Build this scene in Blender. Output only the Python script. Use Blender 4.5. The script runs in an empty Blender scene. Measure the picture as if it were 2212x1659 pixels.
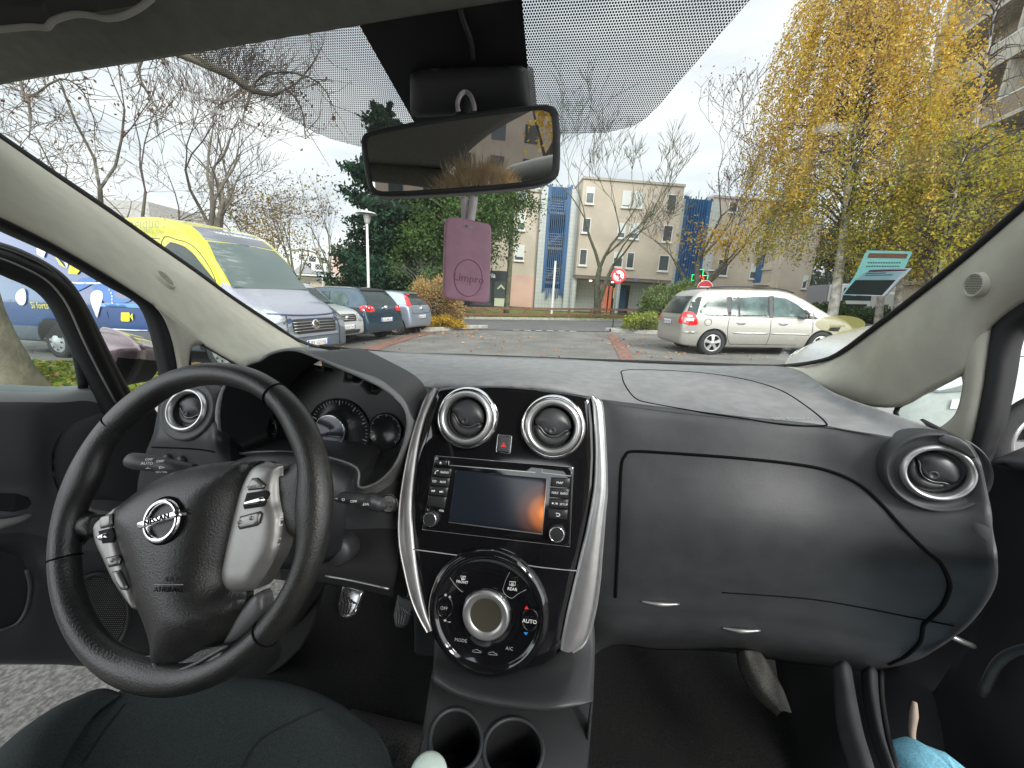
import bpy, bmesh, math, random
import numpy as np
from mathutils import Vector, Matrix
from mathutils.bvhtree import BVHTree
from mathutils.geometry import delaunay_2d_cdt
SC = bpy.context.scene
COL = SC.collection
R = math.radians
# ------------------------------------------------------------------ camera
CAMH = 1.2
FPX, CX, CY = 829.0, 1106.0, 829.5
PITCH, ROLL = R(12.55), R(3.2)
_cp, _sp = math.cos(PITCH), math.sin(PITCH)
VF = np.array([0, _cp, -_sp]); _r0 = np.array([1., 0, 0]); _u0 = np.array([0, _sp, _cp])
VR = _r0*math.cos(ROLL)+_u0*math.sin(ROLL); VU = _u0*math.cos(ROLL)-_r0*math.sin(ROLL)
EYE = np.array([0, 0, CAMH])
cam = bpy.data.cameras.new('camera'); camo = bpy.data.objects.new('camera', cam); COL.objects.link(camo)
cam.sensor_width = 36; cam.lens = 36*FPX/2212; cam.clip_start = 0.02; cam.clip_end = 3000
camo.matrix_world = Matrix(((VR[0], VU[0], -VF[0], EYE[0]), (VR[1], VU[1], -VF[1], EYE[1]), (VR[2], VU[2], -VF[2], EYE[2]), (0, 0, 0, 1)))
SC.camera = camo
# ------------------------------------------------------------------ world, sun, exposure
SUN_EL, SUN_AZ = R(35), R(150)
w = bpy.data.worlds.new('World'); SC.world = w; w.use_nodes = True
nt = w.node_tree; nt.nodes.clear()
def WN(t): return nt.nodes.new(t)
wo = WN('ShaderNodeOutputWorld'); bg = WN('ShaderNodeBackground'); sky = WN('ShaderNodeTexSky')
sky.sky_type = 'NISHITA'; sky.sun_disc = False; sky.sun_elevation = SUN_EL; sky.sun_rotation = SUN_AZ
tc = WN('ShaderNodeTexCoord'); mp = WN('ShaderNodeMapping'); mp.inputs['Scale'].default_value = (1.6, 1.6, 4.5)
nz = WN('ShaderNodeTexNoise'); nz.inputs['Scale'].default_value = 1.7; nz.inputs['Detail'].default_value = 7; nz.inputs['Roughness'].default_value = .55
cr = WN('ShaderNodeValToRGB'); cr.color_ramp.elements[0].position = .30; cr.color_ramp.elements[0].color = (4.4, 4.85, 5.3, 1)
cr.color_ramp.elements[1].position = .68; cr.color_ramp.elements[1].color = (7.6, 7.6, 7.5, 1)
mx = WN('ShaderNodeMixRGB'); mx.inputs['Fac'].default_value = .93
L = nt.links
L.new(tc.outputs['Generated'], mp.inputs['Vector']); L.new(mp.outputs['Vector'], nz.inputs['Vector']); L.new(nz.outputs['Fac'], cr.inputs['Fac'])
L.new(sky.outputs['Color'], mx.inputs['Color1']); L.new(cr.outputs['Color'], mx.inputs['Color2']); sx_ = WN('ShaderNodeSeparateXYZ'); mr_ = WN('ShaderNodeMapRange'); mr_.interpolation_type = 'SMOOTHSTEP'
mr_.inputs['From Min'].default_value = -.45; mr_.inputs['From Max'].default_value = .35; mr_.inputs['To Min'].default_value = 1.75; mr_.inputs['To Max'].default_value = .60
sc_ = WN('ShaderNodeVectorMath'); sc_.operation = 'SCALE'
L.new(tc.outputs['Generated'], sx_.inputs[0]); L.new(sx_.outputs['Y'], mr_.inputs['Value']); L.new(mx.outputs['Color'], sc_.inputs[0]); L.new(mr_.outputs[0], sc_.inputs['Scale'])
L.new(sc_.outputs[0], bg.inputs['Color'])
bg.inputs['Strength'].default_value = .12
L.new(bg.outputs['Background'], wo.inputs['Surface'])
sl = bpy.data.lights.new('sun', 'SUN'); so = bpy.data.objects.new('sun', sl); COL.objects.link(so)
sl.energy = 1.3; sl.angle = R(14); sl.color = (1, .96, .9)
so.rotation_euler = (R(90)-SUN_EL, 0, R(180)-SUN_AZ)
SC.view_settings.view_transform = 'Standard'; SC.view_settings.look = 'None'; SC.view_settings.gamma = 1
SC.view_settings.exposure = 1.25
SC.render.engine = 'CYCLES'
SC.cycles.max_bounces = 10; SC.cycles.diffuse_bounces = 5; SC.cycles.transparent_max_bounces = 24
SC.cycles.sample_clamp_indirect = 6
# ------------------------------------------------------------------ projection helpers (photo pixels, 2212 wide)
PSI = R(9)
YC = np.array([math.sin(PSI), math.cos(PSI), 0]); XC = np.array([math.cos(PSI), -math.sin(PSI), 0]); ZC = np.array([0, 0, 1.])
TILT = .04
def ray(px, py): return VF+(px-CX)/FPX*VR-(py-CY)/FPX*VU
def W(px, py, d): return EYE+ray(px, py)*d
def hit(px, py, o, n):
    r = ray(px, py); return EYE+r*(np.dot(np.asarray(o)-EYE, n)/np.dot(r, n))
def C(px, py, y): return hit(px, py, EYE+YC*y, YC)          # car-forward distance
def SX(px, py, x): return hit(px, py, EYE+XC*x, XC)         # car-lateral distance
def ZP(px, py, z): return hit(px, py, EYE+ZC*z, ZC)         # height relative to the eye
GN = np.array([-TILT, 0, 1.])
def G(px, py, z=0.): 
    p = hit(px, py, np.array([0, 0, z]), GN); return p
def gz(x, y=0): return TILT*x
def car2w(x, y, z): return EYE+XC*x+YC*y+ZC*z
# ------------------------------------------------------------------ materials
_M = {}
def mat(name, col, rough=.5, metal=0., noise=0., nscale=8., bump=0., bscale=60., coat=0., emit=None, estr=1., spec=.5, col2=None, alpha=None, trans=0.):
    if name in _M: return _M[name]
    m = bpy.data.materials.new(name); m.use_nodes = True; n = m.node_tree; b = n.nodes['Principled BSDF']
    b.inputs['Base Color'].default_value = (*col, 1); b.inputs['Roughness'].default_value = rough; b.inputs['Metallic'].default_value = metal
    b.inputs['Specular IOR Level'].default_value = spec
    if coat: b.inputs['Coat Weight'].default_value = coat; b.inputs['Coat Roughness'].default_value = .05
    if trans: b.inputs['Transmission Weight'].default_value = trans
    if alpha is not None: b.inputs['Alpha'].default_value = alpha
    if emit: b.inputs['Emission Color'].default_value = (*emit, 1); b.inputs['Emission Strength'].default_value = estr
    t = None
    if noise or bump: t = n.nodes.new('ShaderNodeTexCoord')
    if noise:
        z = n.nodes.new('ShaderNodeTexNoise'); z.inputs['Scale'].default_value = nscale; z.inputs['Detail'].default_value = 6
        n.links.new(t.outputs['Object'], z.inputs['Vector'])
        r = n.nodes.new('ShaderNodeValToRGB')
        c2 = col2 if col2 else tuple(min(1, c*(1+noise)) for c in col)
        c1 = tuple(c*(1-noise) for c in col) if not col2 else col
        r.color_ramp.elements[0].position = .35; r.color_ramp.elements[1].position = .65
        r.color_ramp.elements[0].color = (*c1, 1); r.color_ramp.elements[1].color = (*c2, 1)
        n.links.new(z.outputs['Fac'], r.inputs['Fac']); n.links.new(r.outputs['Color'], b.inputs['Base Color'])
    if bump:
        z = n.nodes.new('ShaderNodeTexNoise'); z.inputs['Scale'].default_value = bscale; z.inputs['Detail'].default_value = 3
        n.links.new(t.outputs['Object'], z.inputs['Vector'])
        u = n.nodes.new('ShaderNodeBump'); u.inputs['Strength'].default_value = bump; u.inputs['Distance'].default_value = .01 if bscale < 200 else .001
        n.links.new(z.outputs['Fac'], u.inputs['Height']); n.links.new(u.outputs['Normal'], b.inputs['Normal'])
    _M[name] = m; return m
def glassmat(name, tint=(.93, .96, .94), gloss=.07, dirt=0., rough=.01):
    if name in _M: return _M[name]
    m = bpy.data.materials.new(name); m.use_nodes = True; n = m.node_tree; n.nodes.clear()
    o = n.nodes.new('ShaderNodeOutputMaterial'); t = n.nodes.new('ShaderNodeBsdfTransparent'); g = n.nodes.new('ShaderNodeBsdfGlossy')
    t.inputs['Color'].default_value = (*tint, 1); g.inputs['Roughness'].default_value = rough
    x = n.nodes.new('ShaderNodeMixShader'); x.inputs['Fac'].default_value = gloss
    n.links.new(t.outputs[0], x.inputs[1]); n.links.new(g.outputs[0], x.inputs[2])
    out = x
    if dirt:
        c = n.nodes.new('ShaderNodeTexCoord'); z = n.nodes.new('ShaderNodeTexNoise'); z.inputs['Scale'].default_value = 6; z.inputs['Detail'].default_value = 8
        mp = n.nodes.new('ShaderNodeMapping'); mp.inputs['Rotation'].default_value = (0, .5, .6); mp.inputs['Scale'].default_value = (1, 2.4, 1)
        r = n.nodes.new('ShaderNodeValToRGB'); r.color_ramp.elements[0].position = .5; r.color_ramp.elements[1].position = .85
        r.color_ramp.elements[0].color = (.012, .012, .012, 1); r.color_ramp.elements[1].color = (dirt, dirt, dirt, 1)
        d = n.nodes.new('ShaderNodeBsdfDiffuse'); d.inputs['Color'].default_value = (.75, .78, .74, 1)
        tl = n.nodes.new('ShaderNodeBsdfTranslucent'); tl.inputs['Color'].default_value = (.8, .82, .8, 1)
        a = n.nodes.new('ShaderNodeMixShader'); y = n.nodes.new('ShaderNodeMixShader')
        n.links.new(d.outputs[0], a.inputs[1]); n.links.new(tl.outputs[0], a.inputs[2])
        n.links.new(c.outputs['Object'], mp.inputs[0]); n.links.new(mp.outputs[0], z.inputs['Vector']); n.links.new(z.outputs['Fac'], r.inputs['Fac'])
        n.links.new(r.outputs['Color'], y.inputs['Fac']); n.links.new(x.outputs[0], y.inputs[1]); n.links.new(a.outputs[0], y.inputs[2]); out = y
    n.links.new(out.outputs[0], o.inputs['Surface']); _M[name] = m; return m
def fabric(name, col, scale=900, amt=.4):
    return mat(name, col, rough=.92, noise=amt, nscale=scale, bump=.5, bscale=scale*.6, spec=.15)
# ------------------------------------------------------------------ mesh helpers
BASE = {}
def tag(o, label=None, cat=None, group=None, kind=None):
    if label: o['label'] = label
    if cat: o['category'] = cat
    if group: o['group'] = group
    if kind: o['kind'] = kind
    return o
def thing(name, label, cat, loc=(0, 0, 0), rot=None, group=None):
    o = bpy.data.objects.new(name, None); COL.objects.link(o); o.empty_display_size = .1
    o.location = loc
    if rot is not None: o.rotation_euler = rot
    return tag(o, label, cat, group)
def wthing(name, label, cat, loc, group=None):               # children hold world-space meshes
    o = thing(name, label, cat, loc, None, group); BASE[o.name] = Matrix.Translation(-Vector(loc)); return o
def link(name, me, m, parent=None, label=None):
    o = bpy.data.objects.new(name, me); COL.objects.link(o)
    if m is not None:
        for q in (m if isinstance(m, (list, tuple)) else [m]): me.materials.append(q)
    if parent is not None:
        o.parent = parent
        if parent.name in BASE: o.matrix_parent_inverse = BASE[parent.name]
    if label: o['label'] = label
    return o
def mk(name, V, F, m, parent=None, smooth=True, label=None):
    me = bpy.data.meshes.new(name); me.from_pydata([tuple(map(float, v)) for v in V], [], [tuple(map(int, f)) for f in F]); me.validate(); me.update()
    if smooth: me.polygons.foreach_set('use_smooth', [True]*len(me.polygons))
    return link(name, me, m, parent, label)
def cr1(P, n, closed=False):
    P = np.asarray(P, float); N = len(P); out = []
    segs = N if closed else N-1
    for i in range(segs):
        if closed: a, b, c, d = P[(i-1) % N], P[i], P[(i+1) % N], P[(i+2) % N]
        else: a, b, c, d = P[i-1] if i > 0 else 2*P[0]-P[1], P[i], P[i+1], (P[i+2] if i+2 < N else 2*P[-1]-P[-2])
        for k in range(n):
            t = k/n; out.append(.5*((2*b)+(-a+c)*t+(2*a-5*b+4*c-d)*t*t+(-a+3*b-3*c+d)*t**3))
    if not closed: out.append(P[-1])
    return np.array(out)
def gridfaces(nr, nc, closed=False):
    F = []
    for i in range(nr-1):
        for j in range(nc if closed else nc-1):
            k = (j+1) % nc; F.append((i*nc+j, i*nc+k, (i+1)*nc+k, (i+1)*nc+j))
    return F
def patch(name, rows, m, parent=None, n=5, mrow=5, closed=False, thick=.004, label=None, sharp=False):
    A = np.array([cr1(r, n, closed) for r in rows])
    B = np.array([cr1(A[:, j], mrow) for j in range(A.shape[1])]).transpose(1, 0, 2) if len(rows) > 2 or mrow > 1 else A
    nr, nc = B.shape[:2]
    o = mk(name, B.reshape(-1, 3), gridfaces(nr, nc, closed), m, parent, True, label)
    if thick:
        s = o.modifiers.new('s', 'SOLIDIFY'); s.thickness = thick; s.offset = 0
    return o
def bvh_of(o):
    bpy.context.view_layer.update()
    dg = bpy.context.evaluated_depsgraph_get(); e = o.evaluated_get(dg); me = e.to_mesh()
    mw = o.matrix_world
    t = BVHTree.FromPolygons([mw @ v.co for v in me.vertices], [tuple(p.vertices) for p in me.polygons]); e.to_mesh_clear(); return t
def on(px, py, bv, off=.002, dflt=None):
    r = ray(px, py); d = Vector(r).normalized(); h = bv.ray_cast(Vector(EYE), d)
    if h[0] is None: return dflt
    return np.array(h[0])-np.array(d)*off
def tube(name, pts, rad, m, parent=None, segs=8, n=4, closed=False, label=None, flat=1., caps=True, join=None):
    P = cr1(pts, n, closed) if n > 1 else np.asarray(pts, float)
    K = len(P)
    rr = np.interp(np.linspace(0, 1, K), np.linspace(0, 1, len(rad)), rad) if hasattr(rad, '__len__') else np.full(K, rad)
    T = np.roll(P, -1, 0)-np.roll(P, 1, 0) if closed else np.gradient(P, axis=0)
    T /= np.linalg.norm(T, axis=1)[:, None]+1e-9
    up = np.array([0, 0, 1.]) if abs(T[0][2]) < .9 else np.array([1., 0, 0])
    a = np.cross(T[0], up); a /= np.linalg.norm(a); V = []
    for i in range(K):
        a = a-T[i]*np.dot(a, T[i]); a /= np.linalg.norm(a)+1e-9; b = np.cross(T[i], a)
        for s in range(segs):
            t = 2*math.pi*s/segs; V.append(P[i]+rr[i]*(math.cos(t)*a+flat*math.sin(t)*b))
    F = gridfaces(K, segs, True)
    if closed: F += [((K-1)*segs+j, (K-1)*segs+(j+1) % segs, (j+1) % segs, j) for j in range(segs)]
    elif caps: F += [tuple(range(segs))[::-1], tuple(range((K-1)*segs, K*segs))]
    if join is not None:
        o0 = len(join[0]); join[0].extend(V); join[1].extend([tuple(i+o0 for i in f) for f in F]); return None
    return mk(name, V, F, m, parent, True, label)
def boxes(name, bl, m, parent=None, bevel=.0, label=None, smooth=False, segs=2):
    """bl: list of (centre, half sizes[, zrot])"""
    V = []; F = []
    for b in bl:
        c, h = b[0], b[1]; a = b[2] if len(b) > 2 else 0; ca, sa = math.cos(a), math.sin(a); k = len(V)
        for sx in (-1, 1):
            for sy in (-1, 1):
                for sz in (-1, 1):
                    x, y = sx*h[0], sy*h[1]; V.append((c[0]+x*ca-y*sa, c[1]+x*sa+y*ca, c[2]+sz*h[2]))
        F += [tuple(k+i for i in f) for f in ((0, 1, 3, 2), (4, 6, 7, 5), (0, 4, 5, 1), (2, 3, 7, 6), (0, 2, 6, 4), (1, 5, 7, 3))]
    o = mk(name, V, F, m, parent, smooth, label)
    if bevel:
        s = o.modifiers.new('b', 'BEVEL'); s.width = bevel; s.segments = segs; s.limit_method = 'ANGLE'
    return o
class Plane:
    def __init__(s, o, n, x=None):
        s.o = np.asarray(o, float); s.n = np.asarray(n, float)/np.linalg.norm(n)
        x = XC if x is None else np.asarray(x, float)
        s.x = x-s.n*np.dot(x, s.n); s.x /= np.linalg.norm(s.x); s.y = np.cross(s.n, s.x)
    def uv(s, px, py, h=0.):
        p = hit(px, py, s.o+s.n*h, s.n)-s.o; return np.array([p@s.x, p@s.y])
    def P(s, u, v, h=0.): return s.o+s.x*u+s.y*v+s.n*h
    def at(s, px, py, h=0.): u, v = s.uv(px, py, h); return s.P(u, v, h)
    def shift(s, h): return Plane(s.o+s.n*h, s.n, s.x)
def polyuv(pl, pts, px=True, h=0): return [tuple(pl.uv(*p, h)) for p in pts] if px else [tuple(p) for p in pts]
def dome(name, pl, pts, m, parent=None, h0=0., h=.004, edge=.006, res=.006, px=True, smooth=0, skirt=.004, label=None, power=.5, hf=None):
    p2 = polyuv(pl, pts, px, h0)
    if smooth: p2 = [tuple(q) for q in cr1(p2, smooth, True)]
    # resample the outline
    out = []; N = len(p2)
    for i in range(N):
        a = np.array(p2[i]); b = np.array(p2[(i+1) % N]); L_ = np.linalg.norm(b-a); k = max(1, int(math.ceil(L_/res)))
        for j in range(k): out.append(a+(b-a)*j/k)
    B = np.array(out); n0 = len(B)
    lo, hi = B.min(0), B.max(0); pts_i = []
    A_, B_ = B, np.roll(B, -1, 0)
    def inside(x, y):
        c = ((A_[:, 1] > y) != (B_[:, 1] > y)); dy = B_[:, 1]-A_[:, 1]; dy = np.where(dy == 0, 1e-12, dy)
        return (c & (x < (B_[:, 0]-A_[:, 0])*(y-A_[:, 1])/dy+A_[:, 0])).sum() % 2 == 1
    def dist(x, y):
        d = B_-A_; t = np.clip(((x-A_[:, 0])*d[:, 0]+(y-A_[:, 1])*d[:, 1])/((d**2).sum(1)+1e-15), 0, 1)
        return np.sqrt((A_[:, 0]+t*d[:, 0]-x)**2+(A_[:, 1]+t*d[:, 1]-y)**2).min()
    g = []
    st = max(res, math.sqrt((hi-lo).prod()/6000)); last = st*.45
    if h != 0 and edge > 0:
        tg = np.roll(B, -1, 0)-np.roll(B, 1, 0); nm = np.stack([-tg[:, 1], tg[:, 0]], 1); nm /= np.linalg.norm(nm, axis=1)[:, None]+1e-12
        if ((A_[:, 0]*B_[:, 1]-B_[:, 0]*A_[:, 1]).sum()) < 0: nm = -nm
        for fr in (.10, .30, .60, 1.):
            rd = edge*fr
            if fr > .3 and rd > 3*st: break
            q_ = B+nm*rd; prev = None
            for q in q_:
                if prev is not None and np.hypot(*(q-prev)) < st*.3: continue
                if inside(q[0], q[1]) and dist(q[0], q[1]) > rd*.97: g.append((q[0], q[1], rd)); prev = q
            last = rd+st*.4
    for x in np.arange(lo[0]+st/2, hi[0], st):
        for y in np.arange(lo[1]+st/2, hi[1], st):
            if inside(x, y):
                D = dist(x, y)
                if D > last: g.append((x, y, D))
    # ring close to the edge for the rounded border
    vs = [Vector((q[0], q[1])) for q in B]+[Vector((q[0], q[1])) for q in g]
    r = delaunay_2d_cdt(vs, [(i, (i+1) % n0) for i in range(n0)], [], 1, 1e-7, True)
    V2, F = r[0], r[2]; V = []
    D = [0 if any(i < n0 for i in r[3][k]) else None for k in range(len(V2))]
    for k, v in enumerate(V2):
        d = 0 if D[k] == 0 else dist(v[0], v[1])
        t = min(1, d/edge) if edge > 0 else 1
        hh = h*(1-(1-t)**2)**power if t < 1 else h
        if hf: hh += hf(v[0], v[1], d)
        V.append(pl.P(v[0], v[1], h0+hh))
    F = [tuple(f) for f in F]
    if skirt:
        k = len(V)
        loop = [None]*n0
        for kk, ids in enumerate(r[3]):
            for i in ids:
                if i < n0: loop[i] = kk
        loop = [q for q in loop if q is not None]
        nl = len(loop)
        for q in loop: V.append(np.array(V[q]))
        for q in loop: V.append(np.array(V[q])-pl.n*skirt)
        F += [(k+i, k+(i+1) % nl, k+nl+(i+1) % nl, k+nl+i) for i in range(nl)]
    return mk(name, V, F, m, parent, True, label)
def rrect(cx, cy, hw, hh, r, n=4):
    o = []
    for sx, sy, a0 in ((1, 1, 0), (-1, 1, 90), (-1, -1, 180), (1, -1, 270)):
        for i in range(n+1):
            a = R(a0+90*i/n); o.append((cx+sx*(hw-r)+r*math.cos(a), cy+sy*(hh-r)+r*math.sin(a)))
    return o
def lathe(name, pl, c, prof, m, parent=None, segs=48, label=None, ell=1., join=None):
    V = []; F = []
    for r_, h_ in prof:
        for s in range(segs):
            a = 2*math.pi*s/segs; V.append(pl.P(c[0]+r_*math.cos(a), c[1]+ell*r_*math.sin(a), h_))
    F = gridfaces(len(prof), segs, True)
    if prof[-1][0] < 1e-4: pass
    o = mk(name, V, F, m, parent, True, label); return o
def text(name, s, pl, c, size, m, parent=None, h=.0008, rot=0., ext=.0002, mirror=False, align='CENTER', spacing=1.):
    cu = bpy.data.curves.new(name, 'FONT'); cu.body = s; cu.size = size; cu.align_x = align; cu.align_y = 'CENTER'; cu.extrude = ext; cu.space_character = spacing
    cu.resolution_u = 2
    t = bpy.data.objects.new('tmp', cu); COL.objects.link(t)
    dg = bpy.context.evaluated_depsgraph_get(); me = bpy.data.meshes.new_from_object(t.evaluated_get(dg)); bpy.data.objects.remove(t)
    me.name = name; ca, sa = math.cos(rot), math.sin(rot); sx = -1 if mirror else 1
    for v in me.vertices:
        x, y, z = v.co; x *= sx; v.co = pl.P(c[0]+x*ca-y*sa, c[1]+x*sa+y*ca, h+z)
    me.materials.clear()
    return link(name, me, m, parent)
def quadsheet(name, C4, m, parent=None, label=None, **k):
    return mk(name, C4, [(0, 1, 2, 3)], m, parent, False, label)
LP = Plane((0, 0, 0), (0, 0, 1), (1, 0, 0))
# ================================================================== OUR CAR
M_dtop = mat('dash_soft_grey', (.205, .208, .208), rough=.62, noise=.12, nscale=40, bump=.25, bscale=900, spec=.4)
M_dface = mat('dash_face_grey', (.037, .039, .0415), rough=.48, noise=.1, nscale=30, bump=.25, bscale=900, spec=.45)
M_blk = mat('black_plastic', (.027, .028, .030), rough=.45, bump=.15, bscale=700)
M_dark = mat('deep_black', (.006, .006, .007), rough=.8)
M_seam = mat('seam_black', (.004, .004, .004), rough=.9, spec=.1)
M_gloss = mat('piano_black', (.006, .006, .007), rough=.06, coat=.6)
M_silver = mat('satin_silver', (.52, .52, .52), rough=.33, metal=.85, noise=.06, nscale=60)
M_silverd = mat('satin_grey_trim', (.30, .30, .295), rough=.36, metal=.7, noise=.08, nscale=50)
M_chrome = mat('chrome', (.85, .85, .86), rough=.06, metal=1.)
M_beige = mat('pillar_beige', (.37, .358, .30), rough=.75, noise=.05, nscale=25, bump=.2, bscale=1200, spec=.25)
M_beiged = mat('tweeter_beige', (.35, .34, .30), rough=.7)
M_leather = mat('black_leather', (.017, .017, .016), rough=.36, noise=.15, nscale=90, bump=.5, bscale=520, spec=.6)
M_seat = fabric('seat_cloth_green_black', (.030, .037, .037))
M_carpet = fabric('carpet_black', (.009, .009, .009), scale=500, amt=.7)
M_head = mat('headliner_grey', (.165, .165, .14), rough=.9, noise=.1, nscale=60, bump=.2, bscale=900)
M_rub = mat('rubber_black', (.012, .012, .013), rough=.6, spec=.3)
M_white = mat('print_white', (.8, .82, .8), rough=.5)
M_greyp = mat('print_grey', (.32, .33, .33), rough=.5)
M_red = mat('print_red', (.75, .03, .03), rough=.4)
M_blue = mat('print_blue', (.02, .25, .7), rough=.4)
M_wglass = glassmat('windscreen_glass', tint=(.94, .97, .95), gloss=.018, dirt=.10)
M_sglass = glassmat('side_glass', tint=(.80, .90, .87), gloss=.05, dirt=.05)
M_frit = mat('frit_black', (.008, .008, .009), rough=.5)
car = wthing('our_car', 'grey and black car interior seen from between the front seats, steering wheel left', 'car', car2w(-.07, .2, -1.2+.0))
PK = dict(parent=car)
# ---- windscreen
WS0 = C(1240, 778, 1.2); WSdir = -YC+.66*ZC; WSn = np.cross(XC, WSdir); WSn /= np.linalg.norm(WSn)
if WSn@(-YC) < 0: WSn = -WSn
WSP = Plane(WS0, WSn)
ws_out = [(640, 752), (850, 774), (1240, 788), (1700, 800), (1815, 780), (2290, 420), (2290, -160), (1100, -190), (-120, -60), (-120, 260), (330, 530)]
ws = dome('windscreen', WSP, ws_out, M_wglass, car, h=0, edge=0, res=.08, skirt=0)
def frit_dots():
    m = bpy.data.materials.new('frit_dots'); m.use_nodes = True; n = m.node_tree; n.nodes.clear(); K = n.links.new
    def N(t, **k):
        q = n.nodes.new(t)
        for a, b in k.items(): setattr(q, a, b)
        return q
    def MA(op, a, b=None):
        q = N('ShaderNodeMath', operation=op)
        for i, v in enumerate((a, b)):
            if v is None: continue
            if isinstance(v, (int, float)): q.inputs[i].default_value = v
            else: K(v, q.inputs[i])
        return q.outputs[0]
    uv = N('ShaderNodeUVMap'); s = N('ShaderNodeSeparateXYZ'); K(uv.outputs[0], s.inputs[0])
    p = .0029
    x = MA('DIVIDE', s.outputs[0], p); y = MA('DIVIDE', s.outputs[1], p*.866)
    row = MA('FLOOR', y); par = MA('MODULO', MA('ABSOLUTE', row), 2.0); xs = MA('ADD', x, MA('MULTIPLY', par, .5))
    fx = MA('SUBTRACT', MA('FRACT', xs), .5); fy = MA('MULTIPLY', MA('SUBTRACT', MA('FRACT', y), .5), .866)
    d = MA('SQRT', MA('ADD', MA('MULTIPLY', fx, fx), MA('MULTIPLY', fy, fy)))
    k = MA('LESS_THAN', d, .39)
    t = N('ShaderNodeBsdfTransparent'); b = N('ShaderNodeBsdfPrincipled'); b.inputs['Base Color'].default_value = (.07, .07, .08, 1); b.inputs['Roughness'].default_value = .5
    mxn = N('ShaderNodeMixShader'); K(k, mxn.inputs[0]); K(t.outputs[0], mxn.inputs[1]); K(b.outputs[0], mxn.inputs[2])
    o = N('ShaderNodeOutputMaterial'); K(mxn.outputs[0], o.inputs[0]); return m
M_dots = frit_dots()
def uvplane(o, pl):
    me = o.data; L_ = me.uv_layers.new(name='uv')
    inv = [None]*len(me.vertices)
    for v in me.vertices:
        p = np.array(v.co)-pl.o; inv[v.index] = (p@pl.x, p@pl.y)
    for l in me.loops: L_.data[l.index].uv = inv[l.vertex_index]
for pts in ([(347, 79), (416, 104), (490, 150), (556, 198), (600, 235), (645, 268), (713, 300), (778, 317), (900, 327), (900, 240), (890, 210), (825, 75), (780, 25), (600, 50)],
            [(1120, -60), (1125, 0), (1145, 225), (1150, 292), (1209, 290), (1309, 287), (1360, 275), (1393, 258), (1420, 232), (1448, 198), (1506, 114), (1620, 0), (1665, -60)]):
    o = dome('ceramic_dot_band', WSP, pts, M_dots, ws, h=0, edge=0, h0=.002, res=.05, skirt=0); uvplane(o, WSP)
dome('ceramic_black_band', WSP, [(700, -80), (770, 22), (800, 35), (825, 75), (858, 140), (890, 210), (905, 250), (915, 300), (1150, 290), (1147, 228), (1140, 150), (1125, 0), (1120, -90)], M_frit, ws, h=0, edge=0, h0=.004, res=.05, skirt=.001)
edge_l = [(-90, 232), (0, 294), (120, 376), (230, 450), (330, 521), (420, 583), (500, 641), (590, 700), (640, 733), (690, 750), (740, 757)]
edge_b = [(740, 757), (850, 764), (1000, 768), (1240, 777), (1450, 784), (1640, 791), (1700, 790), (1760, 782), (1810, 765)]
edge_r = [(1810, 765), (1900, 699), (2000, 622), (2100, 541), (2212, 443), (2330, 338)]
tube('rubber_seal', [WSP.at(*p, .006) for p in edge_l+edge_b[1:]+edge_r[1:]], .0055, M_rub, ws, n=3)
# ---- header rail, headliner, visor
hl = [(-190, 205), (0, 160), (200, 126), (400, 92), (600, 56), (780, 25), (950, -4), (1130, -35), (1400, -80), (1800, -150), (2300, -260)]
P0 = [WSP.at(*p, .004) for p in hl]
P1 = [p-YC*.012-ZC*.012 for p in P0]
P2 = [p-YC*.05+ZC*.004 for p in P0]
P3 = [p-YC*.13+ZC*.035 for p in P0]
P4 = [p-YC*.45+ZC*.075 for p in P0]; P5 = [p-YC*1.4+ZC*.06 for p in P0]; P6 = [p-YC*2.25-ZC*.05 for p in P0]
roof = patch('headliner', [P0, P1, P2, P3, P4, P5, P6], M_head, car, n=3, mrow=4, thick=.01)
tube('header_seal', [p-ZC*.002+YC*.004 for p in P0], .007, M_rub, roof, n=3)
ov = [W(-60, -60, .40), W(-60, 62, .40), W(60, 50, .40), W(105, 52, .40), W(112, 40, .40), W(160, 26, .40), W(215, 25, .40), W(300, 10, .41), W(340, -10, .41), W(340, -60, .41)]
sv = mk('sun_visor', [p for p in ov]+[p+ZC*.012-YC*.004 for p in ov], [tuple(range(10))]+[tuple(range(19, 9, -1))]+[(i, (i+1) % 10, 10+(i+1) % 10, 10+i) for i in range(10)], mat('visor_grey', (.05, .05, .05), rough=.8), car, False)
tube('visor_pocket_edge', [W(-60, 70, .398), W(60, 58, .398), W(100, 60, .398), W(116, 44, .398), W(160, 31, .398), W(200, 34, .398), W(225, 40, .398), W(262, 36, .398), W(300, 18, .4), W(330, -5, .4)], .0028, M_beiged, sv, n=3)
tube('headliner_fold', [W(345, -10, .43), W(365, 8, .44), W(400, 26, .45), (W(430, 34, .46))], .004, M_beiged, roof, n=3)
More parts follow.
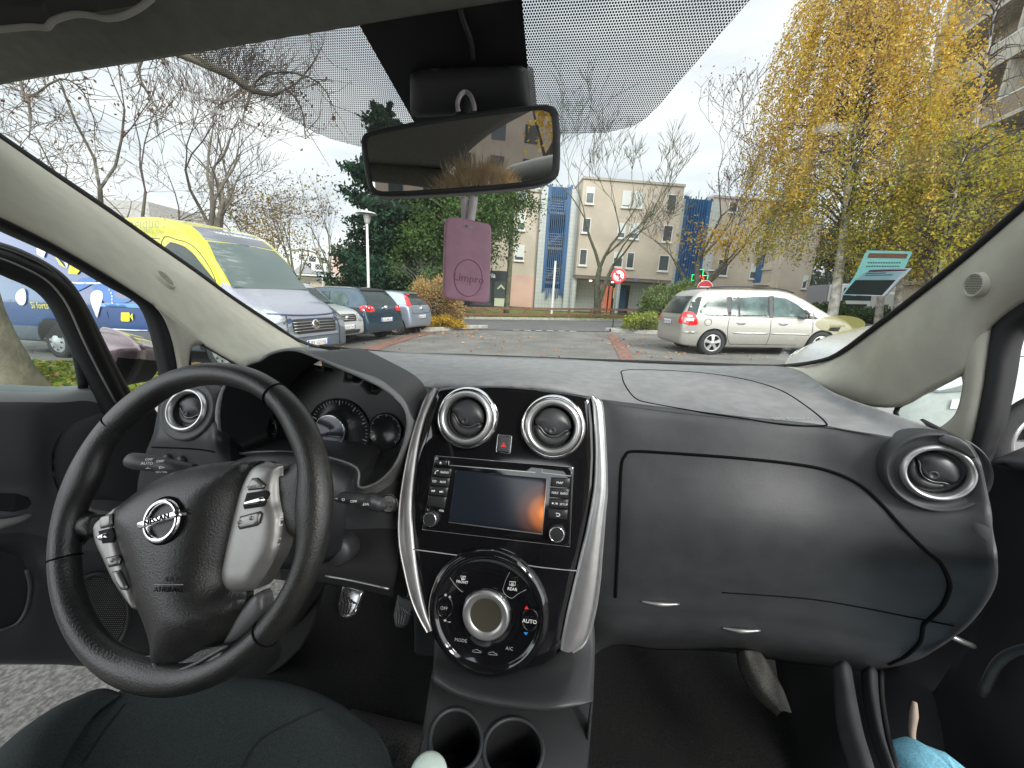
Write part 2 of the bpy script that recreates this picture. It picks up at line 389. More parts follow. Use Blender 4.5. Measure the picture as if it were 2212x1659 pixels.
# ---- A pillars
XL, XR = -.77, .63
l1 = edge_l[:-2]+[(665, 748)]; l1 = [(-90, 232), (0, 296), (120, 379), (230, 453), (330, 523), (420, 585), (500, 643), (590, 703), (668, 752)]
l2 = [(-90, 425), (17, 476), (112, 524), (225, 589), (295, 634), (345, 670), (390, 708), (432, 739), (522, 792)]
A = [WSP.at(*p, .0) for p in l1]; B = [SX(*p, XL) for p in l2]; B[-1] = SX(522, 792, -.72)
def mid(A, B, t, bul):
    o = []
    for a, b in zip(A, B):
        p = a*(1-t)+b*t; d = EYE-p; d /= np.linalg.norm(d); o.append(p+d*bul)
    return o
pl_l = patch('windscreen_pillar', [A, mid(A, B, .12, .014), mid(A, B, .4, .03), mid(A, B, .72, .022), B], M_beige, car, n=4, mrow=4, label='driver side beige pillar trim')
leg1 = [(330, 655), (350, 678), (366, 712), (377, 748), (386, 798), (390, 840)]; leg2 = [(440, 742), (424, 746), (412, 752), (407, 770), (405, 800), (404, 840)]
A1 = [SX(*p, XL+.004) for p in leg1]; B1 = [SX(*p, XL+.008) for p in leg2]
patch('pillar_leg', [A1, mid(A1, B1, .5, .014), B1], M_beige, pl_l, n=4, mrow=3)
blk_in = [(-90, 430), (17, 478), (112, 526), (225, 591), (295, 635), (332, 659), (356, 684), (376, 750), (387, 810), (392, 850)]
blk_out = [(-90, 452), (0, 497), (118, 551), (225, 613), (281, 643), (304, 664), (320, 700), (333, 750), (345, 812), (352, 860)]
A2 = [SX(*p, XL-.0) for p in blk_in]; B2 = [SX(*p, XL-.03) for p in blk_out]
patch('door_opening_seal', [A2, mid(A2, B2, .5, .008), B2], M_rub, pl_l, n=4, mrow=3)
qg = [SX(*p, XL-.01) for p in [(400, 738), (436, 732), (525, 790), (525, 850), (400, 850)]]
mk('quarter_window', qg, [(0, 1, 2, 3, 4)], M_sglass, pl_l, False)
tube('quarter_seal', [SX(*p, XL+.0) for p in [(408, 790), (408, 756), (416, 744), (430, 740), (475, 765), (520, 792)]], .004, M_rub, pl_l, n=3)
r1 = [(1690, 790), (1745, 788), (1810, 766), (1900, 701), (2000, 624), (2100, 543), (2212, 445), (2330, 340)]
r2 = [(1772, 833), (1842, 868), (1937, 880), (2010, 845), (2082, 806), (2120, 735), (2180, 672), (2330, 590)]
A = [WSP.at(*p, .0) for p in r1]; B = [SX(*p, XR) for p in r2]; B[0] = SX(*r2[0], XR-.02)
pl_r = patch('windscreen_pillar', [A, mid(A, B, .12, .014), mid(A, B, .4, .03), mid(A, B, .72, .022), B], M_beige, car, n=5, mrow=4, label='passenger side beige pillar trim')
g1 = [(2040, 790), (2070, 800), (2082, 820), (2080, 850), (2065, 897), (2027, 927), (1990, 935)]; g2 = [(2160, 682), (2143, 708), (2133, 770), (2124, 840), (2110, 910), (2094, 970), (2060, 1010)]
A1 = [SX(*p, XR+.004) for p in g1]; B1 = [SX(*p, XR+.002) for p in g2]
patch('pillar_leg', [A1, mid(A1, B1, .5, .014), B1], M_beige, pl_r, n=4, mrow=3)
q1 = [(1935, 905), (1985, 925), (2040, 945), (2100, 985)]; q0 = [(1770, 829), (1842, 866), (1938, 899), (2027, 927)]
patch('pillar_foot', [[SX(*p, XR-.01) for p in q0], [SX(p[0]-6, p[1]+22, XR-.03) for p in q0]], M_beige, pl_r, n=4, mrow=2)
blk_in = [(2330, 592), (2212, 652), (2169, 677), (2145, 706), (2133, 790), (2120, 870), (2098, 965), (2070, 1010)]
blk_out = [(2330, 660), (2225, 715), (2205, 745), (2196, 800), (2186, 850), (2166, 935), (2135, 1000), (2110, 1040)]
A2 = [SX(*p, XR+.0) for p in blk_in]; B2 = [SX(*p, XR+.03) for p in blk_out]
patch('door_opening_seal', [A2, mid(A2, B2, .5, .012), B2], M_rub, pl_r, n=4, mrow=3)
tube('quarter_seal', [SX(*p, XR+.004) for p in [(2084, 803), (2010, 842), (1940, 879), (1937, 900)]], .004, M_rub, pl_r, n=2)
mk('quarter_window', [SX(*p, XR+.012) for p in [(2100, 795), (1935, 875), (1930, 915), (2030, 950), (2100, 950)]], [(0, 1, 2, 3, 4)], M_sglass, pl_r, False)
for i, (pp, par, xw) in enumerate((((354, 606), pl_l, -1), ((2113, 615), pl_r, 1))):
    bv = bvh_of(par); p = on(*pp, bv, .0); d = EYE-p; d /= np.linalg.norm(d)
    dx = on(pp[0]+14, pp[1], bv, 0)-on(pp[0]-14, pp[1], bv, 0); dy = on(pp[0], pp[1]-14, bv, 0)-on(pp[0], pp[1]+14, bv, 0)
    nn = np.cross(dx, dy); nn /= np.linalg.norm(nn); nn = nn if nn@d > 0 else -nn
    tp = Plane(p+nn*.004, nn, dx); rr = .0185 if i == 0 else .0165; nn = nn+d*.7; nn /= np.linalg.norm(nn)
    tg = lathe('tweeter_grille', tp, (0, 0), [(rr*1.16, -.010), (rr*1.10, .0025), (rr, .0035), (rr*.93, .001), (rr*.9, .001), (0, .0015)], M_beige, par, 40)
    V = []; F = []
    for a in range(-7, 8):
        for b in range(-6, 7):
            x = (a+(b % 2)*.5)*rr*.15; y = b*rr*.15
            if x*x+y*y < (rr*.84)**2:
                k = len(V)
                for s in range(6): V.append(tp.P(x+rr*.058*math.cos(s*math.pi/3), y+rr*.042*math.sin(s*math.pi/3), .0022))
                F.append(tuple(range(k, k+6)))
    mk('grille_holes', V, F, M_seam, tg, False)
# ---- dashboard body
def rowC(L_): return [C(*q) for q in L_]
rows = [
 rowC([(735, 755, .96), (860, 762, 1.06), (1000, 768, 1.12), (1100, 772, 1.17), (1200, 775, 1.19), (1300, 779, 1.20), (1450, 785, 1.19), (1600, 791, 1.14), (1712, 797, 1.02), (1800, 848, .80), (1900, 886, .68), (2010, 926, .60), (2078, 950, .55)]),
 rowC([(800, 776, .92), (885, 789, .90), (1000, 800, .88), (1100, 803, .88), (1200, 807, .88), (1300, 812, .88), (1450, 822, .88), (1600, 834, .87), (1725, 852, .83), (1815, 884, .74), (1910, 912, .65), (2022, 945, .585), (2095, 965, .54)]),
 rowC([(868, 806, .80), (900, 824, .76), (1000, 829, .68), (1100, 828, .68), (1200, 834, .68), (1300, 858, .69), (1450, 875, .69), (1600, 893, .685), (1740, 908, .67), (1838, 925, .64), (1930, 942, .615), (2038, 962, .585), (2108, 985, .56)]),
 rowC([(880, 835, .76), (905, 848, .70), (1000, 860, .71), (1100, 860, .71), (1200, 866, .71), (1302, 870, .665), (1450, 889, .662), (1600, 906, .66), (1742, 920, .65), (1842, 937, .63), (1936, 957, .605), (2046, 982, .58), (2116, 1005, .555)]),
 rowC([(882, 900, .75), (885, 900, .665), (1000, 900, .71), (1100, 900, .71), (1200, 900, .71), (1304, 915, .65), (1450, 930, .648), (1600, 945, .645), (1745, 962, .637), (1850, 985, .615), (1946, 1010, .595), (2060, 1045, .572), (2128, 1060, .55)]),
 rowC([(884, 975, .74), (890, 975, .65), (1000, 975, .65), (1100, 975, .65), (1200, 975, .65), (1312, 985, .632), (1450, 1000, .63), (1600, 1015, .627), (1750, 1035, .62), (1860, 1060, .60), (1960, 1085, .58), (2070, 1110, .555), (2140, 1120, .535)]),
 rowC([(884, 1120, .72), (890, 1120, .65), (1000, 1120, .65), (1100, 1120, .65), (1200, 1120, .65), (1314, 1120, .605), (1450, 1130, .60), (1600, 1140, .592), (1755, 1155, .587), (1865, 1165, .575), (1965, 1180, .55), (2075, 1190, .515), (2149, 1195, .485)]),
 rowC([(890, 1220, .72), (895, 1220, .66), (1000, 1220, .66), (1100, 1220, .66), (1200, 1220, .65), (1312, 1215, .605), (1450, 1220, .602), (1600, 1230, .60), (1755, 1240, .596), (1865, 1250, .585), (1965, 1260, .562), (2075, 1262, .528), (2147, 1262, .505)]),
 rowC([(894, 1300, .72), (900, 1300, .68), (1000, 1300, .68), (1100, 1300, .68), (1200, 1300, .67), (1308, 1288, .62), (1450, 1288, .618), (1600, 1290, .615), (1750, 1302, .61), (1860, 1320, .60), (1955, 1338, .58), (2050, 1340, .55), (2110, 1325, .525)]),
 rowC([(900, 1345, .74), (905, 1345, .70), (1000, 1345, .70), (1100, 1345, .70), (1200, 1345, .70), (1304, 1325, .63), (1440, 1325, .628), (1590, 1328, .625), (1735, 1345, .62), (1840, 1365, .612), (1930, 1385, .595), (2010, 1385, .572), (2062, 1372, .55)]),
 rowC([(900, 1420, .84), (905, 1420, .80), (1000, 1420, .80), (1100, 1420, .80), (1200, 1420, .80), (1300, 1375, .66), (1430, 1375, .66), (1570, 1378, .655), (1700, 1400, .65), (1800, 1418, .64), (1880, 1432, .625), (1945, 1430, .61), (1990, 1418, .595)]),
 rowC([(900, 1500, .99), (905, 1500, .95), (1000, 1500, .95), (1100, 1500, .95), (1200, 1500, .95), (1300, 1400, .80), (1420, 1402, .80), (1550, 1405, .80), (1680, 1425, .80), (1780, 1438, .79), (1850, 1447, .78), (1900, 1445, .76), (1940, 1435, .75)]),
]
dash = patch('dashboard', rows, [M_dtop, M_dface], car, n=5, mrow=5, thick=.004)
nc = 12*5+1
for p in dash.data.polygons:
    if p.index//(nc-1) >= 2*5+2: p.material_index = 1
# end cap under the pillar (closes the dash edge on the right)
ends = [r[-1] for r in rows]; patch('dashboard_end', [ends, [e+YC*.10+XC*.03 for e in ends]], M_dface, dash, n=5, mrow=2)
bd = bvh_of(dash)
def seam(name, pts, rad=.0018, m=M_seam, n=4, closed=False, par=dash, bv=None, off=.0005):
    q = [on(x, y, bv or bd, off) for x, y in cr1([p for p in pts], n, closed)]
    q = [p for p in q if p is not None]
    return tube(name, q, rad, m, par, segs=6, n=1, closed=closed)
seam('airbag_seam', [(1350, 800), (1430, 800), (1530, 807), (1620, 822), (1690, 845), (1745, 880), (1783, 912), (1775, 920), (1700, 918), (1600, 903), (1500, 888), (1410, 872), (1375, 862), (1352, 835), (1344, 812)], .0013, closed=True, n=6)
seam('glovebox_seam', [(1330, 1290), (1334, 1200), (1338, 1100), (1342, 1010), (1350, 985), (1368, 975), (1450, 979), (1600, 990), (1720, 1003), (1790, 1017), (1850, 1043), (1900, 1085), (1950, 1140), (2000, 1190), (2030, 1215), (2048, 1250), (2050, 1275), (2035, 1310), (2010, 1336), (1995, 1350), (1988, 1385), (1960, 1415), (1920, 1434)], .0026, n=6)
seam('glovebox_lower_crease', [(1560, 1280), (1640, 1285), (1750, 1294), (1850, 1310), (1950, 1330), (2010, 1342), (2060, 1352)], .0012, n=4)
seam('face_crease', [(1310, 872), (1450, 890), (1600, 906), (1700, 915), (1800, 925)], .0005, M_dface, n=4)
def on_plane(px, py, bv, dpx=12):
    p = on(px, py, bv, 0); dx = on(px+dpx, py, bv, 0)-on(px-dpx, py, bv, 0); dy = on(px, py-dpx, bv, 0)-on(px, py+dpx, bv, 0)
    nn = np.cross(dx, dy); nn /= np.linalg.norm(nn); nn = nn if nn@(EYE-p) > 0 else -nn; return Plane(p, nn, dx)
ap = on_plane(1715, 908, bd); text('airbag_lettering', 'SRS AIRBAG', ap, (0, .003), .011, M_greyp, dash, h=.0012, spacing=1.15)
for q in ((1425, 1300), (1600, 1357)):
    hp = on_plane(*q, bd); a = hp.uv(q[0]-40, q[1]-2); b = hp.uv(q[0]+42, q[1]+4)
    tube('latch_highlight', [hp.P(*a, .001), hp.P(*((a+b)/2), .004), hp.P(*b, .001)], [.0015, .004, .0015], M_silverd, dash, n=5)
# ---- left dash face (driver)
rows = [
 rowC([(352, 832, .71), (400, 826, .715), (450, 824, .72), (500, 822, .78), (560, 815, .80), (640, 810, .82), (740, 815, .82), (820, 830, .80), (890, 850, .70)]),
 rowC([(348, 850, .665), (400, 842, .665), (450, 838, .67), (497, 850, .74), (560, 850, .78), (640, 850, .80), (740, 850, .80), (820, 870, .78), (905, 875, .68)]),
 rowC([(335, 930, .60), (400, 925, .60), (450, 925, .60), (480, 930, .60), (560, 930, .75), (640, 930, .78), (740, 930, .78), (820, 935, .75), (905, 950, .66)]),
 rowC([(318, 975, .593), (380, 975, .593), (440, 975, .593), (485, 990, .593), (560, 1000, .63), (640, 1005, .66), (740, 1010, .66), (820, 1020, .64), (890, 1030, .64)]),
 rowC([(300, 1040, .60), (370, 1040, .60), (440, 1050, .60), (500, 1050, .60), (560, 1060, .62), (640, 1060, .63), (740, 1070, .63), (820, 1070, .62), (880, 1090, .62)]),
 rowC([(300, 1110, .61), (370, 1110, .61), (440, 1120, .61), (500, 1130, .61), (560, 1140, .62), (640, 1150, .62), (740, 1160, .61), (820, 1160, .60), (875, 1160, .60)]),
 rowC([(310, 1200, .62), (370, 1200, .62), (440, 1205, .62), (500, 1215, .62), (560, 1225, .61), (640, 1235, .6), (720, 1246, .59), (800, 1262, .585), (850, 1275, .58)]),
 rowC([(310, 1215, .75), (370, 1215, .75), (440, 1225, .75), (500, 1235, .75), (560, 1245, .75), (640, 1255, .75), (715, 1262, .75), (795, 1275, .75), (855, 1290, .75)]),
]
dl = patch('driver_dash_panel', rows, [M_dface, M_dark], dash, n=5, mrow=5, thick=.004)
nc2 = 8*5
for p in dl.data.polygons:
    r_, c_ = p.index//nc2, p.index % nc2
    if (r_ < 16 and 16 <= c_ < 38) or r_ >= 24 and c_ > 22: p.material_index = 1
bl_ = bvh_of(dl)
seam('panel_seam', [(318, 966), (360, 967), (420, 970), (464, 976)], .0015, par=dl, bv=bl_)
seam('knee_panel_highlight', [(703, 1244), (760, 1254), (840, 1272)], .0022, M_silverd, par=dl, bv=bl_, off=.002)  # silver line modelled in place of the highlight along the panel's lower edge
for q in ((365, 988), (395, 992)):
    tp = on_plane(*q, bl_); lathe('switch_button', tp, (0, 0), [(.0085, -.002), (.0085, .004), (.007, .007), (0, .008)], M_blk, dl, 24)
lp_ = on_plane(842, 1087, bl_); sb = lathe('start_button', lp_, (0, 0), [(.0185, -.004), (.0185, .005), (.0165, .0075), (.0145, .006)], M_chrome, dl, 40)
lathe('start_button_face', lp_, (0, 0), [(.0148, .006), (.0135, .0072), (0, .0075)], mat('button_grey', (.3, .31, .31), rough=.35, metal=.5), sb, 40)
text('start_lettering', 'START', lp_, (.001, .002), .0062, M_blk, sb, h=.0082); text('stop_lettering', 'STOP', lp_, (.001, -.0055), .0062, M_blk, sb, h=.0082)
# ---- air vents
M_blade = mat('vent_blade', (.045, .047, .050), rough=.38, bump=.15, bscale=900)
def vent(pl, c, r, m_ring, rot=0., outer=None, chrome=True, lab=None):
    """c plane coords of the centre, r radius of the silver ring"""
    v = lathe('air_vent', pl, c, outer or [(r*1.22, -.004), (r*1.22, .004), (r*1.17, .008), (r*1.12, .0085), (r*1.08, .006), (r*1.04, .004)], M_chrome if chrome else M_dface, car, 64, label=lab)
    lathe('silver_ring', pl, c, [(r*1.06, .003), (r*1.0, .0085), (r*.93, .0095), (r*.86, .006), (r*.80, -.004), (r*.78, -.013)], m_ring, v, 64)
    lathe('vent_barrel', pl, c, [(r*.79, .0), (r*.79, -.0135), (0, -.0135)], M_dark, v, 40)
    ri = r*.74
    def X(u, w): return (c[0]+u*math.cos(rot)-w*math.sin(rot), c[1]+u*math.sin(rot)+w*math.cos(rot))
    # upper blade: rounded disc with a scooped lower edge; lower blade behind
    up = [X(ri*math.cos(a), ri*math.sin(a)) for a in np.linspace(R(172), R(8), 22)]
    low = [X(ri*x, ri*y) for x, y in [(.93, .02), (.8, 0), (.62, -.08), (.45, -.25), (.25, -.38), (0, -.43), (-.25, -.38), (-.45, -.25), (-.62, -.08), (-.8, 0), (-.93, .02)]]
    b1 = dome('vent_blade', pl, up+low, M_blade, v, h0=-.007, h=.012, edge=ri*.85, res=.004, px=False, skirt=.006)
    lo2 = [X(ri*x, ri*y) for x, y in [(-.93, -.05), (-.8, -.06), (-.62, -.14), (-.45, -.31), (-.25, -.44), (0, -.49), (.25, -.44), (.45, -.31), (.62, -.14), (.8, -.06), (.93, -.05)]]
    dn = [X(ri*math.cos(a), ri*math.sin(a)) for a in np.linspace(R(-8), R(-172), 22)]
    dome('vent_blade', pl, lo2+dn, M_blade, v, h0=-.012, h=.009, edge=ri*.6, res=.004, px=False, skirt=.006)
    tube('blade_edge', [pl.P(*q, -.0035) for q in lo2[1:-1]], .0007, M_silverd, v, segs=5, n=3)
    lathe('blade_dimple', pl, X(0, -ri*.2), [(.0058, .0035), (.0045, .0042), (.003, .0028), (0, .0022)], M_blk, v, 20)
    return v
# ---- centre panel
SP0 = C(1100, 840, .63); SP = Plane(SP0, -YC+.306*ZC)
def S6(x, y): return (877.8+x*.23154, 822.9+y*.23154)
def S7(x, y): return (877.8+x*.21082, 1152+y*.21082)
def Z5(x, y): return (713.2+x*.537, 768+y*.537)
cp_out = [S6(*q) for q in [(290, 75), (480, 52), (700, 43), (950, 50), (1200, 70), (1480, 105), (1720, 145), (1750, 400), (1757, 700), (1742, 1000), (1680, 1350)]]+[(1250, 1210), (1236, 1270), (1222, 1330), (1211, 1390), (1196, 1420), (1173, 1436), (1120, 1446), (1067, 1442), (1025, 1431), (983, 1408), (947, 1374), (920, 1331), (905, 1257), (895, 1190), S6(60, 1400), S6(50, 1100), S6(90, 750), S6(180, 350)]
cpan = dome('centre_panel', SP, cp_out, M_gloss, car, h0=0, h=.006, edge=.012, res=.008, skirt=.13)
def strip(name, pl, outer, inner, m, par, bul=.008, h=.004, n=5):
    A = [pl.at(*p, h-.006) for p in outer]; B = [pl.at(*p, h) for p in inner]
    Mi = [a*.5+b*.5+pl.n*bul for a, b in zip(A, B)]; A0 = [a-pl.n*.09 for a in A]
    return patch(name, [A0, A, [a*.85+b*.15+pl.n*bul*.6 for a, b in zip(A, B)], Mi, [a*.12+b*.88+pl.n*bul*.5 for a, b in zip(A, B)], B], m, par, n=n, mrow=3, thick=0)
strip('silver_side_trim', SP, [(940, 838), (921, 860), (904, 905), (889, 955), (874, 1026), (864, 1101), (864, 1171), (876, 1235), (890, 1290), (907, 1330), (925, 1362)],
      [(946, 840), (933, 870), (918, 908), (905, 960), (896, 1020), (890, 1085), (893, 1155), (900, 1220), (909, 1272), (922, 1322), (937, 1358)], M_silver, cpan)
strip('silver_side_trim', SP, [(1284, 857), (1300, 868), (1306, 905), (1311, 983), (1313, 1060), (1309, 1110), (1303, 1190), (1296, 1270), (1285, 1335), (1268, 1385), (1240, 1405)],
      [(1276, 856), (1280, 880), (1283, 920), (1285, 985), (1282, 1054), (1268, 1135), (1252, 1205), (1238, 1265), (1224, 1325), (1213, 1380), (1210, 1402)], M_silver, cpan, bul=.007)
PP = SP.shift(.0062)
PV = PP.shift(.014); vo = lambda r: [(r*1.26, -.02), (r*1.25, -.006), (r*1.18, .001), (r*1.10, .002), (r*1.05, .0)]
vent(PV, PV.uv(1007, 902), .042, M_silver, rot=R(-14), outer=vo(.042)); vent(PV, PV.uv(1194, 922), .042, M_silver, rot=R(-3), outer=vo(.042))
# hazard button
hz = [PP.uv(*S6(*q)) for q in [(850, 500), (997, 505), (975, 680), (825, 670)]]; hc = sum(hz)/4
hb = dome('hazard_button', PP, rrect(*hc, .0105, .013, .002), mat('button_dark', (.035, .038, .04), rough=.5), cpan, h0=.0, h=.003, edge=.002, res=.003, px=False)
tube('button_frame', [PP.P(*q, .001) for q in rrect(*hc, .0118, .0142, .002)], .0007, M_chrome, hb, n=1, closed=True)
tri = lambda s: [(hc[0]+s*math.cos(R(a)), hc[1]-.002+s*math.sin(R(a))) for a in (90, 210, 330)]
T1, T2 = tri(.0052), tri(.0031)
mk('hazard_triangle', [PP.P(*q, .0034) for q in T1+T2], [(0, 1, 4, 3), (1, 2, 5, 4), (2, 0, 3, 5)], M_red, hb, False)
T3 = tri(.002); mk('hazard_triangle', [PP.P(*q, .0034) for q in T3], [(0, 1, 2)], M_red, hb, False)
# head unit
ru = [PP.uv(*S6(*q)) for q in [(270, 698), (1558, 805), (1525, 1545), (150, 1385)]]
uL = (ru[0][0]+ru[3][0])/2; uR = (ru[1][0]+ru[2][0])/2; vT = (ru[0][1]+ru[1][1])/2; vB = (ru[3][1]+ru[2][1])/2
print('radio rect', uL, uR, vT, vB, ru)
hu = dome('head_unit', PP, [tuple(q) for q in ru], M_gloss, car, h0=.0, h=.0022, edge=.002, res=.01, px=False)
tube('unit_gap', [PP.P(*q, .0004) for q in [tuple(q) for q in ru]], .0005, M_dtop, hu, n=1, closed=True)
def six(q): return tuple(PP.uv(*S6(*q)))
def quadbtn(name, q4, m, par, h0=.002, h=.003, r=None, lab=None):
    return dome(name, PP, [six(q) for q in q4], m, par, h0=h0, h=h, edge=.002, res=.006, px=False, skirt=.004)
def screenmat():  # orange emission gradient paints a reflection onto the switched-off screen
    m = bpy.data.materials.new('screen_painted_reflection'); m.use_nodes = True; b = m.node_tree.nodes['Principled BSDF']
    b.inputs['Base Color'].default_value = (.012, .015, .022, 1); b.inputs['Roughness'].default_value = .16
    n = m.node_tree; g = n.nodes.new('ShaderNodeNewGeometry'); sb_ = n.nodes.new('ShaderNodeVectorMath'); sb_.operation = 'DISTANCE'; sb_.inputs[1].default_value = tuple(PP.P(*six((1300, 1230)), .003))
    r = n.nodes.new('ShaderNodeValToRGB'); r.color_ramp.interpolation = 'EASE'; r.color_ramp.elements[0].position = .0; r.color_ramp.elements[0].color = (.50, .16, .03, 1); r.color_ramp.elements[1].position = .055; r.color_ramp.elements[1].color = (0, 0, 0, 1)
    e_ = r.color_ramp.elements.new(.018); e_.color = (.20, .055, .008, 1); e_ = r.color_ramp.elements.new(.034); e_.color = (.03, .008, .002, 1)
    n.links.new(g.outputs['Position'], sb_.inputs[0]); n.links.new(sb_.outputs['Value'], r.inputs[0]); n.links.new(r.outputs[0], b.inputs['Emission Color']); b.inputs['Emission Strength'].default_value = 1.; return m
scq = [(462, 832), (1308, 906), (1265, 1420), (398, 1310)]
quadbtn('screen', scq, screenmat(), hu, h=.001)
tube('screen_frame', [PP.P(*six(q), .0034) for q in [(398, 1312), (1268, 1424), (1312, 908)]], .001, M_silverd, hu, n=1)
tube('disc_slot', [PP.P(*six(q), .0026) for q in [(405, 785), (800, 818), (1205, 852)]], .0009, M_greyp, hu, n=1)
tube('disc_slot', [PP.P(*six(q), .0026) for q in [(400, 745), (398, 782)]], .0008, M_greyp, hu, n=1)
tube('card_slot', [PP.P(*six(q), .0026) for q in [(1265, 818), (1267, 855), (1535, 885), (1540, 845)]], .0008, M_greyp, hu, n=1)
M_key = mat('key_black', (.018, .019, .02), rough=.4)
K_ = dict(par=hu, m=M_key)
quadbtn('key', [(275, 735), (388, 740), (382, 785), (268, 778)], **K_)
kb = [[(262, 805), (428, 818), (415, 898), (245, 882)], [(243, 890), (412, 905), (400, 985), (228, 970)], [(226, 978), (396, 992), (384, 1072), (212, 1058)], [(210, 1066), (380, 1080), (362, 1186), (196, 1160)],
      [(1350, 895), (1530, 905), (1522, 995), (1342, 982)], [(1341, 990), (1520, 1003), (1515, 1094), (1334, 1080)], [(1333, 1088), (1514, 1102), (1508, 1190), (1327, 1175)], [(1326, 1183), (1507, 1198), (1500, 1290), (1320, 1275)]]
for q in kb: quadbtn('key', q, **K_)
ux = PP.uv(*S6(1100, 950))-PP.uv(*S6(600, 908)); rrot = math.atan2(ux[1], ux[0])
def tx(s, q, sz, m=M_white, par=hu, h=.0055): text('key_lettering', s, PP, six(q), sz, m, par, h=h, rot=rrot)
tx('RADIO', (366, 850), .0047); tx('CD', (272, 932), .0052); tx('AUX', (350, 938), .0052); tx('MAP', (1432, 946), .0056); tx('NAV', (1388, 1038), .0052); tx('INFO', (1472, 1046), .0052)
tx('SETUP', (1468, 1146), .0046); tx('VOL', (333, 1207), .0046, h=.003)
def poly_mark(name, pts, m, par, h=.0055, pl=PP, conv=six): mk(name, [pl.P(*conv(q), h) for q in pts], [tuple(range(len(pts)))], m, par, False)
poly_mark('eject_mark', [(318, 762), (338, 764), (329, 748)], M_white, hu); poly_mark('eject_mark', [(318, 766), (338, 768), (338, 772), (318, 770)], M_white, hu)
for x0, s in ((244, 1), (352, -1)):
    yb = 1020 if s == 1 else 1028
    poly_mark('skip_mark', [(x0, yb-10), (x0+3*s, yb-10), (x0+3*s, yb+10), (x0, yb+10)], M_white, hu)
    for k in (4, 18): poly_mark('skip_mark', [(x0+k*s, yb), (x0+(k+14)*s, yb-10), (x0+(k+14)*s, yb+10)], M_white, hu)
tube('phone_mark', [PP.P(*six(q), .0055) for q in [(308, 832), (290, 836), (280, 850), (278, 862)]], [.0011, .0005, .0005, .0011], M_white, hu, n=3)
tube('return_mark', [PP.P(*six(q), .0055) for q in [(1400, 1228), (1425, 1230), (1432, 1242), (1424, 1254), (1398, 1252)]], .0006, M_white, hu, n=3)
poly_mark('return_mark', [(1393, 1228), (1406, 1218), (1405, 1238)], M_white, hu)
lathe('day_mark', PP, six((1367, 1134)), [(.0014, .0056), (0, .0056)], M_white, hu, 12); poly_mark('day_mark', [(1383, 1148), (1386, 1148), (1398, 1124), (1395, 1124)], M_white, hu); lathe('night_mark', PP, six((1405, 1138)), [(.0013, .0056), (0, .0056)], M_white, hu, 12)
for q, r_ in (((245, 1275), .0112), ((1405, 1410), .0118)):
    c = six(q); kn = lathe('knob', PP, c, [(r_*1.12, .0), (r_*1.1, .012), (r_, .014)], M_blk, hu, 40)
    lathe('knob_ring', PP, c, [(r_*1.02, .0135), (r_*.98, .0153), (r_*.9, .0148)], M_chrome, kn, 40); lathe('knob_face', PP, c, [(r_*.92, .0148), (0, .0152)], M_key, kn, 40)
tube('power_mark', [PP.P(*(np.array(six((209, 1197)))+.0017*np.array((math.cos(a), math.sin(a)))), .003) for a in np.linspace(R(120), R(420), 12)], .0003, M_greyp, hu, n=1)
# lower seam and climate control
tube('panel_seam', [PP.at(*q, .0003) for q in [(893, 1187), (940, 1193), (994, 1199.5), (1012, 1193), (1030, 1188), (1055, 1186), (1080, 1190), (1110, 1203), (1135, 1220), (1200, 1229), (1246, 1233)]], .0008, M_greyp, cpan, n=3)
cc0 = PP.uv(1054, 1318); cc = tuple(cc0); ca = np.hypot(*(PP.uv(1166, 1330)-cc0)); print('climate r', ca)
cl = lathe('climate_control', PP, cc, [(ca*1.19, -.004), (ca*1.17, .006), (ca*1.10, .012), (ca*1.02, .0115), (ca*.985, .007), (ca*.97, .006), (ca*.5, .009), (.0, .0095)], M_gloss, car, 72)
kr = .0375
kn = lathe('temperature_knob', PP, cc, [(kr*1.02, .008), (kr*1.02, .014), (kr*.99, .019), (kr*.9, .0215), (kr*.68, .0165)], M_silver, cl, 64)
lathe('knob_base', PP, cc, [(kr*1.05, .004), (kr*1.08, .008), (kr*1.04, .015), (kr, .0155)], M_gloss, cl, 64)
lathe('knob_display', PP, cc, [(kr*.70, .0165), (kr*.5, .015), (0, .015)], mat('display_olive', (.045, .042, .028), rough=.4), kn, 48)
def cpt(a, f): return (cc[0]+ca*f*math.cos(R(a)), cc[1]+ca*f*math.sin(R(a)))
def ctx(s, q, sz, m=M_white): text('climate_lettering', s, PP, PP.uv(*S7(*q)), sz, m, cl, h=.0115, rot=rrot)
ctx('FRONT', (592, 470), .006); ctx('REAR', (1096, 541), .0066); ctx('OFF', (408, 735), .0072, M_greyp); ctx('AUTO', (1270, 866), .0082); ctx('MODE', (577, 1056), .0072, M_greyp); ctx('A/C', (1066, 1139), .0072, M_greyp)
def cpoly(pts, m): mk('climate_mark', [PP.P(*PP.uv(*S7(*q)), .0115) for q in pts], [tuple(range(len(pts)))], m, cl, False)
cpoly([(1218, 738), (1262, 742), (1240, 706)], M_red); cpoly([(1210, 972), (1256, 976), (1232, 1004)], M_blue)
cpoly([(452, 617), (482, 620), (482, 624), (452, 621)], M_white); cpoly([(465, 604), (470, 604), (469, 634), (464, 634)], M_white); cpoly([(445, 868), (475, 871), (475, 875), (445, 872)], M_white)
for q in ((425, 600), (420, 856)):
    for a in range(4):
        cpoly([(q[0]+14*math.cos(R(90*a+d))*k, q[1]+14*math.sin(R(90*a+d))*k) for d, k in ((0, .1), (-10, 1), (45, 1))], M_white)
def cline(pts, r_=.00045, m=M_white, closed=False, n=1): tube('climate_mark', [PP.P(*PP.uv(*S7(*q)), .0115) for q in pts], r_, m, cl, n=n, closed=closed, segs=5)
